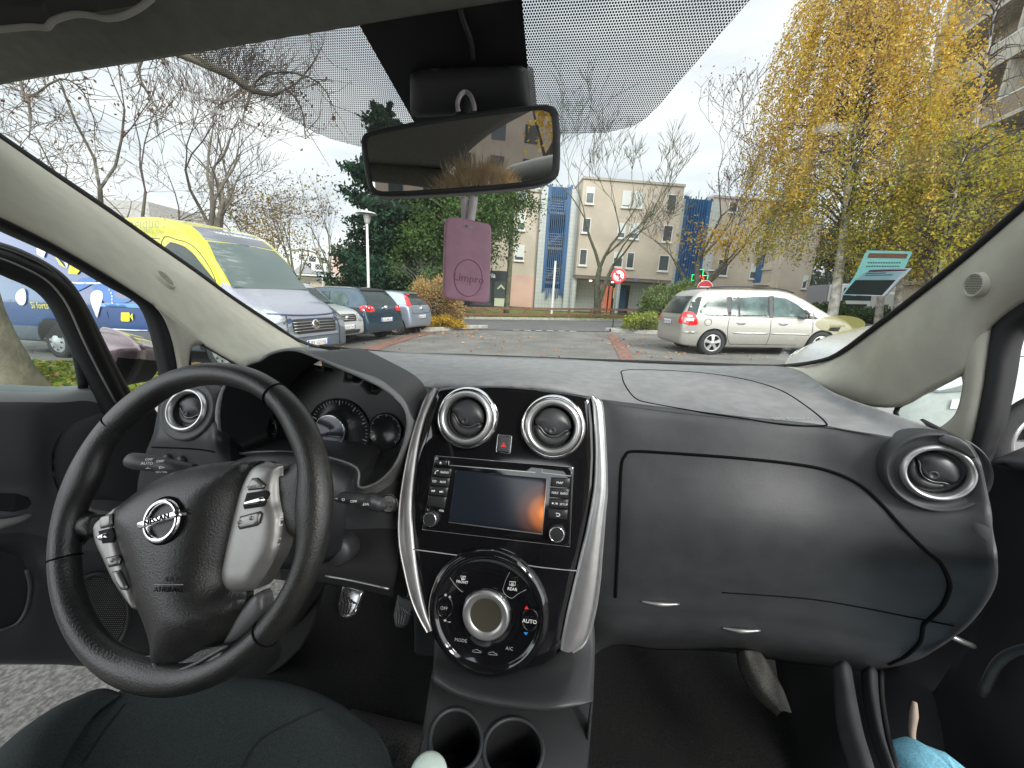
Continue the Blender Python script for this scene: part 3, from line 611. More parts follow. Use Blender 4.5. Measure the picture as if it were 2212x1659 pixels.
cline([(575, 408), (628, 412), (616, 446), (588, 444)], closed=True); cline([(1068, 464), (1128, 468), (1126, 502), (1066, 498)], closed=True)
for x in (592, 601, 610): cline([(x, 414), (x-3, 450)], .0003)
for x in (1086, 1097, 1108): cline([(x, 474), (x, 514)], .0003)
for x0, y0 in ((740, 1168), (900, 1192)):
    cline([(x0-46, y0), (x0-44, y0-12), (x0-20, y0-16), (x0, y0-22), (x0+20, y0-8), (x0+44, y0+2), (x0+44, y0+12), (x0-30, y0+6)], .0004, M_greyp, True)
cline([(468, 425), (520, 500), (580, 560), (600, 568)], .0004, M_greyp, n=3); cline([(1000, 540), (1020, 590), (1090, 632), (1150, 590), (1235, 545)], .0004, M_greyp, n=3); cline([(1000, 540), (1030, 450), (1070, 370)], .0003, M_greyp, n=3)
for q in ((414, 730), (1272, 855)):
    c = PP.uv(*S7(*q)); tube('climate_button', [PP.P(c[0]+.0125*math.cos(a), c[1]+.0165*math.sin(a), .0095) for a in np.linspace(0, 2*math.pi, 28, endpoint=False)], .0011, M_gloss, cl, n=1, closed=True)
# ---- side vents
vl = on_plane(403, 890, bl_, 20); V_ = Plane(vl.o+vl.n*.018, vl.n*.6+(EYE-vl.o)/np.linalg.norm(EYE-vl.o)*.15+(-YC)*.5, XC)
r_ = .040; vent(V_, V_.uv(406, 886), r_, M_silver, rot=R(-12), chrome=False, outer=[(r_*1.55, -.03), (r_*1.5, .0), (r_*1.42, .004), (r_*1.3, .003), (r_*1.12, .0), (r_*1.05, .003)])
vr = on_plane(2025, 1018, bd, 20); r_ = .036
V_ = Plane(vr.o+vr.n*.011, (EYE-vr.o)/np.linalg.norm(EYE-vr.o)*.45-YC*.6+ZC*.02, XC)
vent(V_, V_.uv(2022, 1020), r_, M_silver, rot=R(-38), chrome=False, outer=[(r_*1.58, -.05), (r_*1.55, -.010), (r_*1.50, -.001), (r_*1.43, .005), (r_*1.36, .001), (r_*1.15, -.003), (r_*1.05, .003)])
# ---- instrument cluster
def CZ(x, y): return (329+x*.2728, 713.2+y*.2728)
lip = [(531, 792, .53), (561, 780, .525), (585, 765, .52), (615, 757, .52), (643, 758, .52), (670, 767, .522), (725, 791, .527), (793, 821, .535), (834, 843, .54), (861, 866, .545), (877, 890, .552), (881, 920, .56), (874, 955, .57), (857, 997, .58), (834, 1027, .588), (806, 1046, .59), (776, 1050, .59), (772, 1010, .61), (703, 985, .62), (629, 976, .62), (560, 975, .62), (517, 978, .62), (490, 968, .61), (478, 930, .595), (477, 880, .575), (490, 832, .55)]
outl = [(545, 800, .70), (575, 785, .74), (600, 772, .80), (625, 760, .86), (656, 752, .90), (697, 755, .90), (765, 769, .84), (820, 782, .78), (853, 801, .74), (885, 830, .70), (902, 860, .68), (906, 895, .665), (898, 950, .655), (880, 1005, .645), (858, 1035, .635), (825, 1066, .63), (780, 1075, .63), (768, 1030, .64), (700, 1000, .64), (629, 990, .64), (560, 992, .64), (505, 1005, .62), (472, 995, .605), (466, 940, .61), (466, 880, .62), (490, 828, .66)]
LP_ = rowC(lip); OP_ = rowC(outl)
cl0 = [a+(-YC)*.004+(EYE-a)/np.linalg.norm(EYE-a)*.0 for a in LP_]
m1 = [a*.6+b*.4 + ZC*.003 for a, b in zip(LP_, OP_)]
inst = patch('instrument_hood', [LP_, [a*.93+b*.07+ZC*.002-YC*.004 for a, b in zip(LP_, OP_)], m1, OP_], M_dtop, car, n=4, mrow=4, closed=True, thick=.003)
ctr = sum(LP_)/len(LP_)
def shr(p, k, dy): q = ctr+(p-ctr)*k; q = q+YC*dy; return q
IN1 = [shr(p, .965, .03) for p in LP_]; IN2 = [shr(p, .90, .10) for p in LP_]
IN3 = [shr(p, .86, 0) for p in LP_]; IN3 = [p+YC*((.70-((p-EYE)@YC))) for p in IN3]
patch('hood_inner_wall', [LP_, IN1, IN2, IN3], M_blk, inst, n=4, mrow=3, closed=True, thick=0)
GP = Plane(C(700, 920, .695), -YC+.12*ZC)
dome('gauge_backing', GP, [(492, 840), (560, 795), (640, 780), (740, 800), (850, 850), (885, 900), (880, 960), (820, 1020), (740, 1020), (640, 1005), (540, 995), (492, 975)], mat('gauge_black', (.008, .008, .009), rough=.3), inst, h=0, edge=0, res=.02, skirt=0)
for c, rm, big in ((CZ(1480, 800), .0705, 1), (CZ(1850, 790), .036, 0), ((560, 925), .045, 0)):
    u = tuple(GP.uv(*c)); g_ = lathe('gauge_dial', GP, u, [(rm, .001), (rm, .005), (rm*.985, .005), (rm*.975, .002), (0, .002)], mat('dial_dark', (.02, .021, .023), rough=.25), inst, 56)
    V = []; F = []
    for i in range(41):
        a = R(225-270*i/40); l_ = .14 if i % 5 == 0 else .07; k = len(V); wd = .0009 if i % 5 == 0 else .0005
        d = np.array((math.cos(a), math.sin(a))); t = np.array((-d[1], d[0]))
        for f_, s_ in ((.93, 1), (.93, -1), (.93-l_, -1), (.93-l_, 1)): q = np.array(u)+d*rm*f_+t*wd*s_; V.append(GP.P(*q, .0024))
        F.append((k, k+1, k+2, k+3))
    mk('dial_marks', V, F, M_greyp, g_, False)
u = tuple(GP.uv(*CZ(1430, 792))); g_ = lathe('gauge_lens', GP, u, [(.0345, .004), (.0345, .012), (.033, .0135), (.0325, .012)], M_chrome, inst, 56)
lathe('lens_face', GP, u, [(.033, .0118), (.02, .0125), (0, .0127)], mat('lens_mirror', (.25, .26, .30), rough=.08, metal=.9), g_, 48)
for q in ((1530, 938), (945, 880)):
    u = tuple(GP.uv(*CZ(*q))); lathe('gauge_pin', GP, u, [(.0036, .0), (.0036, .016), (.002, .019), (0, .019)], M_silver, inst, 16)
patch('column_shroud', [rowC([(520, 1000, .60), (560, 985, .60), (630, 983, .60), (700, 993, .60), (765, 1015, .60)]), rowC([(500, 1010, .52), (560, 994, .50), (630, 992, .50), (700, 1008, .50), (758, 1045, .52)]), rowC([(480, 1130, .50), (560, 1130, .49), (630, 1135, .49), (700, 1140, .49), (745, 1135, .51)]), rowC([(500, 1230, .54), (560, 1230, .53), (640, 1225, .53), (700, 1215, .54), (735, 1190, .56)])], M_blk, inst, n=4, mrow=5)
# stalks
def stalk(pts, rad, lab): return tube('column_stalk', [C(*q) for q in pts], rad, M_blk, car, segs=20, n=4, label=lab)
s1 = stalk([(690, 1065, .50), (730, 1073, .50), (765, 1076, .505), (790, 1080, .51), (800, 1082, .512), (822, 1090, .515), (836, 1094, .516)], [.009, .0085, .0092, .010, .0135, .0125, .004], 'wiper stalk on the right of the column')
s2 = stalk([(420, 1018, .49), (380, 1010, .48), (340, 1003, .475), (300, 997, .47), (284, 994, .47)], [.011, .012, .0125, .0135, .012], 'lighting stalk on the left of the column')
bs = bvh_of(s1)
for q, s in (((724, 1077), '= ='), ((742, 1079), 'O'), ((764, 1083), 'OFF'), ((789, 1089), 'REAR')):
    tp = on_plane(*q, bs, 3); text('stalk_lettering', s, tp, (0, 0), .006, M_white, s1, h=.0006)
bs = bvh_of(s2)
for q, s in (((322, 993), 'OFF'), ((318, 1001), 'AUTO'), ((346, 997), 'OFF'), ((320, 1011), '-=-'), ((350, 1010), 'D='), ((349, 1019), '#O O#')):
    tp = on_plane(*q, bs, 3); text('stalk_lettering', s, tp, (0, 0), .0062, M_white, s2, h=.0006)
# ---- steering wheel
WC = EYE+np.array([-.378, .4076, -.2719]); SW = Plane(WC, (-.172, -.897, .4065), XC)
def S8(x, y): return (110+x*.3473, 932.6+y*.3473)
Rw = .1725
V = []; F = []; NS, NT = 120, 18
def rimr(a):
    r_ = .0145
    for a0, wd, am in ((R(172), .22, .006), (R(12), .24, .007), (R(270), .30, .004), (R(40), .25, .003), (R(140), .25, .003)):
        d = (a-a0+math.pi) % (2*math.pi)-math.pi; r_ += am*math.exp(-(d/wd)**2)
    for a0 in (R(63), R(147), R(205), R(323)):
        d = (a-a0+math.pi) % (2*math.pi)-math.pi; r_ -= .0012*math.exp(-(d/.012)**2)
    return r_
for i in range(NS*2):
    a = math.pi*i/NS; rr = rimr(a); off = (rr-.0145)*.8
    for j in range(NT):
        t = 2*math.pi*j/NT; u = Rw-off+rr*math.cos(t); V.append(SW.P(u*math.cos(a), u*math.sin(a), .0145*math.sin(t)*(rr/.0145)**.3))
N2 = NS*2
F = [(i*NT+j, ((i+1) % N2)*NT+j, ((i+1) % N2)*NT+(j+1) % NT, i*NT+(j+1) % NT) for i in range(N2) for j in range(NT)]
sw = mk('steering_wheel', V, F, M_leather, car)
for a0 in (R(63), R(147), R(205), R(323)):
    tube('leather_seam', [SW.P((Rw+.0147*math.cos(t))*math.cos(a0), (Rw+.0147*math.cos(t))*math.sin(a0), .0147*math.sin(t)) for t in np.linspace(0, 2*math.pi, 20, endpoint=False)], .0011, M_seam, sw, n=1, closed=True, segs=5)
V = []; F = []
for i in range(0, 150):
    a = R(100)+R(330)*i/150
    if not (R(115) < a < R(165) or R(185) < a < R(262)): continue
    u = Rw-rimr(a)*.86-(rimr(a)-.0145)*.8; p = SW.P(u*math.cos(a), u*math.sin(a), .009); p2 = SW.P((u+.004)*math.cos(a+.012), (u+.004)*math.sin(a+.012), .0125)
    k = len(V); t = SW.P(-math.sin(a), math.cos(a), 0)-SW.o
    for q in (p, p2):
        V += [q+t*.0007+SW.n*.0012, q-t*.0007+SW.n*.0012]
    F.append((k, k+1, k+3, k+2))
h_ = [i for i, f in enumerate(F) if V[f[0]][2] > WC[2]]; lo_ = [i for i in range(len(F)) if i not in set(h_)]
for ii in (h_, lo_):
    if ii: mk('stitching', [V[j] for i in ii for j in F[i]], [(4*k, 4*k+1, 4*k+2, 4*k+3) for k in range(len(ii))], M_dface, sw, False)
HP = SW.shift(-.012)
# spokes under the pads (leather arms)
def arm(pts, rad, flat=.55, m=M_leather): return tube('spoke', [HP.at(*q[:2], q[2]) for q in pts], rad, m, sw, segs=16, n=5, flat=flat)
dome('spoke', HP, [(140, 1092), (170, 1102), (196, 1106), (216, 1112), (212, 1130), (210, 1158), (190, 1160), (165, 1164), (140, 1185)], M_leather, sw, h0=.004, h=.012, edge=.018, res=.006, smooth=2, skirt=.015)
dome('spoke', HP, [(604, 1012), (630, 1006), (660, 985), (690, 980), (690, 1110), (668, 1160), (640, 1165), (614, 1128), (603, 1085), (600, 1045)], M_leather, sw, h0=.002, h=.014, edge=.022, res=.006, smooth=2, skirt=.015)
dome('rim_saddle', HP, [(330, 1430), (345, 1446), (372, 1452), (400, 1446), (440, 1424), (490, 1392), (500, 1420), (440, 1460), (380, 1478), (330, 1474), (290, 1455), (262, 1425)], M_leather, sw, h0=.014, h=.010, edge=.02, res=.006, smooth=2, skirt=.01)
padpts = [(263, 1092), (284, 1071), (318, 1047), (350, 1030), (388, 1016), (457, 1001), (527, 995), (575, 996), (590, 1002), (560, 1012), (535, 1035), (518, 1070), (508, 1115), (499, 1158), (490, 1205), (485, 1240), (495, 1272), (530, 1283), (522, 1315), (505, 1345), (478, 1390), (440, 1415), (412, 1432), (388, 1440), (365, 1446), (350, 1444), (334, 1432), (332, 1398), (326, 1370), (315, 1340), (303, 1312), (297, 1280), (286, 1240), (274, 1205), (263, 1170), (257, 1134)]
pad = dome('airbag_pad', HP, padpts, M_leather, sw, h0=.006, h=.030, edge=.055, res=.006, smooth=2, skirt=.012, power=.8)
bp = bvh_of(pad)
M_spk = mat('spoke_silver', (.30, .295, .285), rough=.42, metal=.75, noise=.05, nscale=60)
ls = dome('spoke_trim', HP, [(263, 1092), (245, 1103), (211, 1128), (209, 1155), (216, 1180), (228, 1205), (242, 1237), (259, 1268), (291, 1312), (302, 1316), (299, 1287), (284, 1238), (266, 1183), (258, 1137)], M_spk, sw, h0=.016, h=.007, edge=.008, res=.004, smooth=2, skirt=.02)
rs = dome('spoke_trim', HP, [(572, 1000), (592, 1001), (612, 1004), (606, 1020), (600, 1045), (602, 1085), (612, 1120), (603, 1186), (580, 1230), (561, 1262), (544, 1276), (502, 1277), (487, 1258), (484, 1231), (499, 1158), (520, 1070), (536, 1030), (552, 1008)], M_spk, sw, h0=.014, h=.010, edge=.018, res=.005, smooth=2, skirt=.02)
dome('spoke_trim', HP, [(565, 1276), (574, 1300), (572, 1325), (552, 1350), (527, 1376), (505, 1392), (488, 1397), (482, 1388), (498, 1355), (512, 1325), (535, 1298)], mat('spoke_insert', (.13, .13, .135), rough=.45, metal=.4), sw, h0=.000, h=.006, edge=.01, res=.005, smooth=2, skirt=.012)
br_, bls = bvh_of(rs), bvh_of(ls)
def swb(bv, q4, par, m=M_spk, h=.0025, name='spoke_button', r=1):
    c = np.mean(q4, 0); tp = on_plane(c[0], c[1], bv, 5); return dome(name, tp, q4, m, par, h0=.0006, h=h, edge=.0025, res=.003, skirt=.004, smooth=r), tp
def z8l(L_): return [S8(*q) for q in L_]
def btn(bv, pts, par, m=M_spk, h=.0028, name='spoke_button'):
    b, tp = swb(bv, z8l(pts), par, m, h, name, 0); tube('button_gap', [tp.at(*S8(*q), .0006) for q in pts], .0008, M_dark, b, n=1, closed=True, segs=5); return b, tp
b, tp = btn(br_, [(1255, 292), (1285, 290), (1335, 335), (1325, 350), (1230, 362), (1226, 345)], rs)
text('button_lettering', 'CANCEL', tp, tp.uv(*S8(1275, 343)), .0055, M_greyp, b, h=.0038, rot=R(8))
btn(br_, [(1222, 385), (1340, 368), (1350, 385), (1325, 460), (1205, 478), (1200, 460)], rs, M_dark, .0012)
b, _ = btn(br_, [(1210, 432), (1330, 398), (1340, 425), (1322, 445), (1208, 462)], rs, M_chrome, .005, 'rocker_switch')
b, tp = btn(br_, [(1180, 530), (1300, 498), (1312, 510), (1300, 565), (1280, 582), (1175, 604), (1168, 590)], rs)
for q in ((1190, 560), (1262, 535)): lathe('button_dot', tp, tp.uv(*S8(*q)), [(.0026, .003), (.002, .0045), (0, .005)], M_spk, b, 16)
btn(bls, [(312, 530), (385, 510), (388, 575), (380, 585), (312, 600)], ls)
btn(bls, [(300, 620), (380, 600), (395, 640), (390, 685), (325, 692)], ls, M_dark, .0012)
btn(bls, [(300, 648), (355, 622), (360, 660), (330, 675), (305, 672)], ls, M_chrome, .005, 'rocker_switch')
b, tp = btn(bls, [(345, 785), (425, 768), (440, 790), (432, 825), (365, 840)], ls); lathe('button_dot', tp, tp.uv(*S8(400, 798)), [(.0026, .003), (.002, .0045), (0, .005)], M_spk, b, 16)
btn(bls, [(388, 870), (430, 862), (450, 900), (483, 965), (475, 982), (440, 978), (410, 930)], ls)
# emblem
ec = S8(700, 552); ep = on_plane(*ec, bp, 14); e0 = (0., 0.)
em = lathe('emblem', ep, e0, [(.0238, .0), (.0238, .003), (.0222, .0048), (.0195, .005), (.0178, .003), (.0178, .0)], M_chrome, pad, 56)
bc = [ep.uv(*S8(*q)) for q in [(567, 560), (822, 482), (836, 520), (580, 604)]]; bd_ = bc[1]-bc[0]; brot = math.atan2(*(ep.uv(*S8(830, 500))-ep.uv(*S8(572, 582)))[::-1])
dome('emblem_bar', ep, [tuple(q) for q in bc], M_chrome, em, h0=.004, h=.0035, edge=.0015, res=.004, px=False, skirt=.006)
text('emblem_lettering', 'NISSAN', ep, tuple(sum(bc)/4), .0088, M_dark, em, h=.0078, rot=brot, ext=.0004, spacing=1.12)
lathe('emblem_recess', ep, e0, [(.0265, -.001), (.0262, .0006), (.0238, .0004)], M_seam, em, 48)
tp = on_plane(*S8(740, 950), bp, 8); text('airbag_lettering', 'SRS', tp, (0, .005), .007, M_blk, pad, h=.0006, spacing=1.3); text('airbag_lettering', 'AIRBAG', tp, (0, -.005), .0075, M_seam, pad, h=.0008, spacing=1.2)
tube('lettering_line', [tp.P(-.016, 0, .0006), tp.P(.014, .0, .0006)], .0004, M_greyp, pad, n=1)
tube('pad_bottom_rim', [HP.at(*q, .020) for q in [(331, 1432), (338, 1443), (353, 1450), (372, 1451), (395, 1445), (425, 1432), (460, 1412), (490, 1395)]], .0016, mat('edge_grey', (.10, .10, .095), rough=.4), sw, n=3)
# ---- dirt smears on the windscreen
def smearmat():
    m = bpy.data.materials.new('dried_smear'); m.use_nodes = True; n = m.node_tree; n.nodes.clear(); K = n.links.new
    t = n.nodes.new('ShaderNodeTexCoord'); mp = n.nodes.new('ShaderNodeMapping'); mp.inputs['Rotation'].default_value = (0, 0, .6); mp.inputs['Scale'].default_value = (1, 5, 1); z = n.nodes.new('ShaderNodeTexNoise'); z.inputs['Scale'].default_value = 22; z.inputs['Detail'].default_value = 9
    u = n.nodes.new('ShaderNodeUVMap'); s = n.nodes.new('ShaderNodeSeparateXYZ'); K(u.outputs[0], s.inputs[0])
    e = n.nodes.new('ShaderNodeMath'); e.operation = 'MULTIPLY'; K(s.outputs[0], e.inputs[0]); K(s.outputs[0], e.inputs[1])
    e2 = n.nodes.new('ShaderNodeMath'); e2.operation = 'SUBTRACT'; e2.inputs[0].default_value = 1; K(e.outputs[0], e2.inputs[1])
    r = n.nodes.new('ShaderNodeValToRGB'); r.color_ramp.elements[0].position = .46; r.color_ramp.elements[1].position = .72; r.color_ramp.elements[0].color = (.02, .02, .02, 1); r.color_ramp.elements[1].color = (.42, .42, .42, 1)
    mm = n.nodes.new('ShaderNodeMath'); mm.operation = 'MULTIPLY'; K(t.outputs['Object'], mp.inputs[0]); K(mp.outputs[0], z.inputs['Vector']); K(z.outputs['Fac'], r.inputs[0]); K(r.outputs[0], mm.inputs[0]); K(e2.outputs[0], mm.inputs[1])
    a = n.nodes.new('ShaderNodeBsdfTransparent'); b = n.nodes.new('ShaderNodeBsdfTranslucent'); b.inputs['Color'].default_value = (.8, .82, .8, 1); x = n.nodes.new('ShaderNodeMixShader'); o = n.nodes.new('ShaderNodeOutputMaterial')
    K(mm.outputs[0], x.inputs[0]); K(a.outputs[0], x.inputs[1]); K(b.outputs[0], x.inputs[2]); K(x.outputs[0], o.inputs[0]); return m
M_smear = smearmat()
for pts, wds in (([(395, 205), (440, 222), (500, 262), (560, 305), (640, 372), (740, 455)], [30, 46, 40, 16, 10, 7]), ([(60, 262), (105, 300), (150, 340), (215, 372), (250, 392)], [14, 24, 22, 20, 8]), ([(420, 455), (455, 520), (500, 570), (560, 650), (620, 715), (650, 738)], [16, 22, 26, 14, 14, 8]), ([(1700, 640), (1712, 690), (1705, 740), (1690, 780)], [4, 8, 10, 14]), ([(1755, 282), (1830, 270), (1900, 268)], [10, 14, 8])):
    P_ = cr1([(*p, w_) for p, w_ in zip(pts, wds)], 6); V = []; uvs = []
    for i, p in enumerate(P_):
        t_ = P_[min(i+1, len(P_)-1)]-P_[max(i-1, 0)]; n2 = np.array((-t_[1], t_[0])); n2 /= np.linalg.norm(n2)
        for k in range(5): f_ = k/2-1; V.append(WSP.at(p[0]+n2[0]*p[2]*f_, p[1]+n2[1]*p[2]*f_, -.001)); uvs.append((f_, i/len(P_)))
    o = mk('dried_smear', V, gridfaces(len(P_), 5), M_smear, ws, False); L_ = o.data.uv_layers.new(name='uv')
    for l in o.data.loops: L_.data[l.index].uv = uvs[l.vertex_index]
# ---- interior mirror
mc = W(995, 325, .43); toC = (EYE-mc)/np.linalg.norm(EYE-mc)
MP = Plane(mc, toC+np.array([-.035, 0, .21]), XC)
mo = [(781, 300), (800, 284), (860, 270), (950, 254), (1060, 238), (1160, 227), (1192, 229), (1206, 245), (1210, 300), (1209, 365), (1198, 388), (1160, 402), (1090, 410), (990, 418), (880, 424), (820, 424), (802, 416), (793, 395), (785, 350)]
mi = [(793, 305), (808, 293), (862, 281), (950, 266), (1060, 250), (1155, 239), (1180, 241), (1191, 252), (1194, 300), (1193, 360), (1184, 379), (1155, 389), (1090, 397), (990, 405), (880, 412), (825, 413), (810, 406), (804, 390), (797, 350)]
mir = dome('interior_mirror', MP, mo, M_blk, car, h0=0, h=.004, edge=.004, res=.006, smooth=2, skirt=.022)
mg = dome('mirror_glass', MP, mi, mat('mirror_glass', (.62, .62, .63), rough=.015, metal=1.), mir, h0=.0062, h=.0, edge=0, res=.02, smooth=2, skirt=0)
mg.data.polygons.foreach_set('use_smooth', [False]*len(mg.data.polygons))
# sensor box and mount in front of the black band
mb = [(885, 160), (905, 150), (1000, 145), (1125, 142), (1140, 150), (1150, 245), (1120, 250), (1000, 252), (900, 255), (886, 245)]
dome('sensor_cover', Plane(WSP.at(1010, 200, .02), WSn*.5-YC*.5, XC), mb, M_blk, mir, h0=0, h=.010, edge=.02, res=.01, skirt=.05)
tube('mirror_arm', [WSP.at(1010, 210, .02), mc-toC*.03, mc-toC*.008], [.014, .011, .013], M_blk, mir, n=4)
tube('mirror_cable', [WSP.at(985, -20, .006), WSP.at(1000, 40, .012), WSP.at(1018, 90, .012), WSP.at(1022, 130, .01)], .003, M_blk, mir, n=4)
# ---- air freshener hanging from the mirror
AFP = Plane(W(1010, 560, .435), toC*np.array([1, 1, .1])+np.array([.25, 0, 0]), XC)
af = wthing('air_freshener', 'mauve rectangular air freshener tag hanging under the interior mirror', 'air freshener', tuple(W(1010, 652, .435)))
M_mau = mat('mauve_wax', (.37, .20, .265), rough=.55, noise=.08, nscale=60, bump=.15, bscale=400)
M_mau2 = mat('mauve_wax_groove', (.22, .09, .14), rough=.7)
afo = [(962, 483), (967, 472), (980, 469), (1015, 475), (1048, 482), (1058, 487), (1061, 498), (1060, 560), (1057, 640), (1054, 651), (1042, 655), (1005, 651), (975, 647), (962, 643), (958, 632), (959, 560)]
tb = dome('tag_body', AFP, afo, M_mau, af, h0=.0, h=.0018, edge=.003, res=.006, smooth=2, skirt=.004)
c = AFP.uv(1011, 601); rr = abs(AFP.uv(1041, 601)[0]-c[0])
tube('pressed_ring', [AFP.P(c[0]+rr*math.cos(a), c[1]+rr*1.22*math.sin(a), .0017) for a in np.linspace(0, 2*math.pi, 40, endpoint=False)], .0006, M_mau2, tb, n=1, closed=True, segs=5)
text('pressed_lettering', 'Limpro', AFP, tuple(AFP.uv(1012, 602)), .0125, M_mau2, tb, h=.0019, rot=R(-5))
dome('tag_slot', AFP, [(1001, 485), (1020, 488), (1021, 494), (1000, 491)], M_greyp, tb, h0=.002, h=.0004, edge=0, res=.005, skirt=0)
def ribbon(name, pts, wd, m, par, tw=None):
    P = cr1([np.asarray(p) for p in pts], 6); V = []
    for i, p in enumerate(P):
        t = P[min(i+1, len(P)-1)]-P[max(i-1, 0)]; s = np.cross(t, EYE-p); s /= np.linalg.norm(s)
        k = (tw(i/(len(P)-1)) if tw else 1); V += [p-s*wd*k/2, p+s*wd*k/2]
    o = mk(name, V, [(2*i, 2*i+1, 2*i+3, 2*i+2) for i in range(len(P)-1)], m, par); s_ = o.modifiers.new('s', 'SOLIDIFY'); s_.thickness = .0006; return o
M_rib = mat('satin_ribbon', (.50, .46, .46), rough=.45, noise=.06, nscale=90)
ribbon('ribbon', [W(1003, 425, .432), W(1004, 455, .433), W(1006, 488, .432)], .0085, M_rib, af)
ribbon('ribbon', [W(1024, 424, .430), W(1020, 455, .431), W(1014, 488, .431)], .0092, M_rib, af)
ribbon('ribbon_loop', [W(990, 240, .424), W(988, 222, .43), W(996, 204, .44), (W(1006, 199, .445)), W(1016, 206, .44), W(1023, 224, .43), W(1025, 238, .424)], .005, M_rib, af)
# ---- windscreen permits
def wpoly(name, pts, m, par=None, h=.004): 
    return mk(name, [WSP.at(*q, h) for q in pts], [tuple(range(len(pts)))], m, par, False)
def z7(x, y): return ((3200+x*.3014)/1.8228, (900+y*.3014)/1.8228)

def film(name, col, a):
    m = bpy.data.materials.new(name); m.use_nodes = True; n = m.node_tree; n.nodes.clear(); K = n.links.new
    t = n.nodes.new('ShaderNodeBsdfTransparent'); d = n.nodes.new('ShaderNodeBsdfDiffuse'); s = n.nodes.new('ShaderNodeBsdfTranslucent'); d.inputs[0].default_value = s.inputs[0].default_value = (*col, 1)
    x = n.nodes.new('ShaderNodeMixShader'); x.inputs[0].default_value = .6; y = n.nodes.new('ShaderNodeMixShader'); y.inputs[0].default_value = a; o = n.nodes.new('ShaderNodeOutputMaterial')
    K(d.outputs[0], x.inputs[1]); K(s.outputs[0], x.inputs[2]); K(t.outputs[0], y.inputs[1]); K(x.outputs[0], y.inputs[2]); K(y.outputs[0], o.inputs[0]); return m
M_teal = film('permit_teal', (.28, .66, .64), .78)

ps = wthing('parking_permit', 'pale turquoise permit card with a red band stuck to the windscreen', 'permit card', tuple(WSP.at(*z7(800, 500), .004)))
wpoly('card', [z7(*q) for q in [(720, 285), (1290, 300), (1300, 320), (1180, 560), (1000, 700), (560, 880), (385, 862), (560, 600), (680, 330)]], M_teal, ps)
wpoly('red_band', [z7(*q) for q in [(735, 320), (1250, 330), (1222, 392), (712, 385)]], film('permit_red', (.42, .12, .08), .92), ps, .0046)
for y_, x0, x1 in ((445, 720, 1150), (492, 700, 1130)):
    k = 0
    for x in range(x0, x1, 34):
        wpoly('print_dash', [z7(x, y_-8), z7(x+22, y_-8+(k % 2)*3), z7(x+18, y_+12), z7(x-4, y_+10)], mat('permit_ink', (.10, .22, .24), rough=.7), ps, .0046); k += 1
ih = wthing('permit_holder', 'white framed dark card in a plastic sleeve on the windscreen beside the pillar', 'permit holder', tuple(WSP.at(*z7(800, 700), .006)))
hp_ = [z7(*q) for q in [(640, 600), (760, 535), (900, 525), (1300, 517), (1100, 720), (935, 885), (365, 868), (500, 740)]]
wpoly('sleeve', hp_, film('sleeve_pale', (.50, .55, .62), .9), ih, .007)
wpoly('dark_card', [z7(*q) for q in [(560, 672), (1085, 672), (980, 790), (905, 872), (410, 855), (480, 760)]], mat('card_slate', (.045, .075, .085), rough=.25), ih, .0078)
wpoly('red_line', [z7(*q) for q in [(745, 545), (1235, 533), (1215, 552), (720, 568)]], mat('line_maroon', (.25, .03, .08), rough=.5), ih, .0078)
for y_, x0, x1 in ((580, 700, 960), (605, 690, 1050)): wpoly('print_line', [z7(x0, y_), z7(x1, y_-6), z7(x1-8, y_+6), z7(x0-8, y_+12)], mat('ink_blue', (.12, .16, .25), rough=.6), ih, .0078)
wpoly('clear_flap', [z7(*q) for q in [(1165, 635), (1180, 640), (965, 885), (930, 888)]], mat('flap_white', (.7, .75, .74), rough=.3), ih, .008)
el = [z7(362+328*math.cos(a), 1250+115*math.sin(a)) for a in np.linspace(0, 2*math.pi, 40, endpoint=False)]
ys = wthing('oval_sticker', 'yellow oval sticker on the lower right of the windscreen', 'sticker', tuple(WSP.at(*z7(362, 1250), .004)))
wpoly('oval', el, film('sticker_yellow', (.62, .56, .22), .62), ys)
wpoly('oval_patch', [z7(*q) for q in [(232, 1290), (372, 1288), (330, 1345), (195, 1338)]], mat('sticker_grey', (.32, .30, .26), rough=.6), ys, .0046)
for x in range(225, 430, 30): wpoly('oval_print', [z7(x, 1268), z7(x+20, 1268), z7(x+18, 1280), z7(x-2, 1280)], mat('sticker_ink', (.2, .19, .14), rough=.6), ys, .0046)
# ---- lower console with cup holders
cons_rows = [
 [C(945, 1340, .56), C(985, 1400, .535), C(1067, 1430, .52), C(1150, 1428, .52), C(1220, 1395, .53), C(1283, 1345, .56)],
 [C(938, 1400, .53), C(985, 1440, .50), C(1067, 1468, .485), C(1150, 1468, .485), C(1225, 1450, .495), C(1285, 1400, .53)],
 [C(935, 1450, .48), C(985, 1486, .455), C(1060, 1508, .445), C(1150, 1520, .44), C(1215, 1516, .445), C(1281, 1500, .47)],
 [C(930, 1470, .47), C(985, 1502, .45), C(1055, 1522, .443), C(1145, 1534, .437), C(1212, 1530, .44), C(1279, 1516, .46)]]
M_cons = mat('console_black', (.035, .036, .037), rough=.42, bump=.2, bscale=900)
cons = patch('lower_console', cons_rows, M_cons, car, n=5, mrow=5, thick=.003)
zt = -.615
CPL = Plane(ZP(1050, 1600, zt), (0, 0, 1), XC)
hol = [(985, 1600, 56, 68), (1109, 1622, 64, 70)]
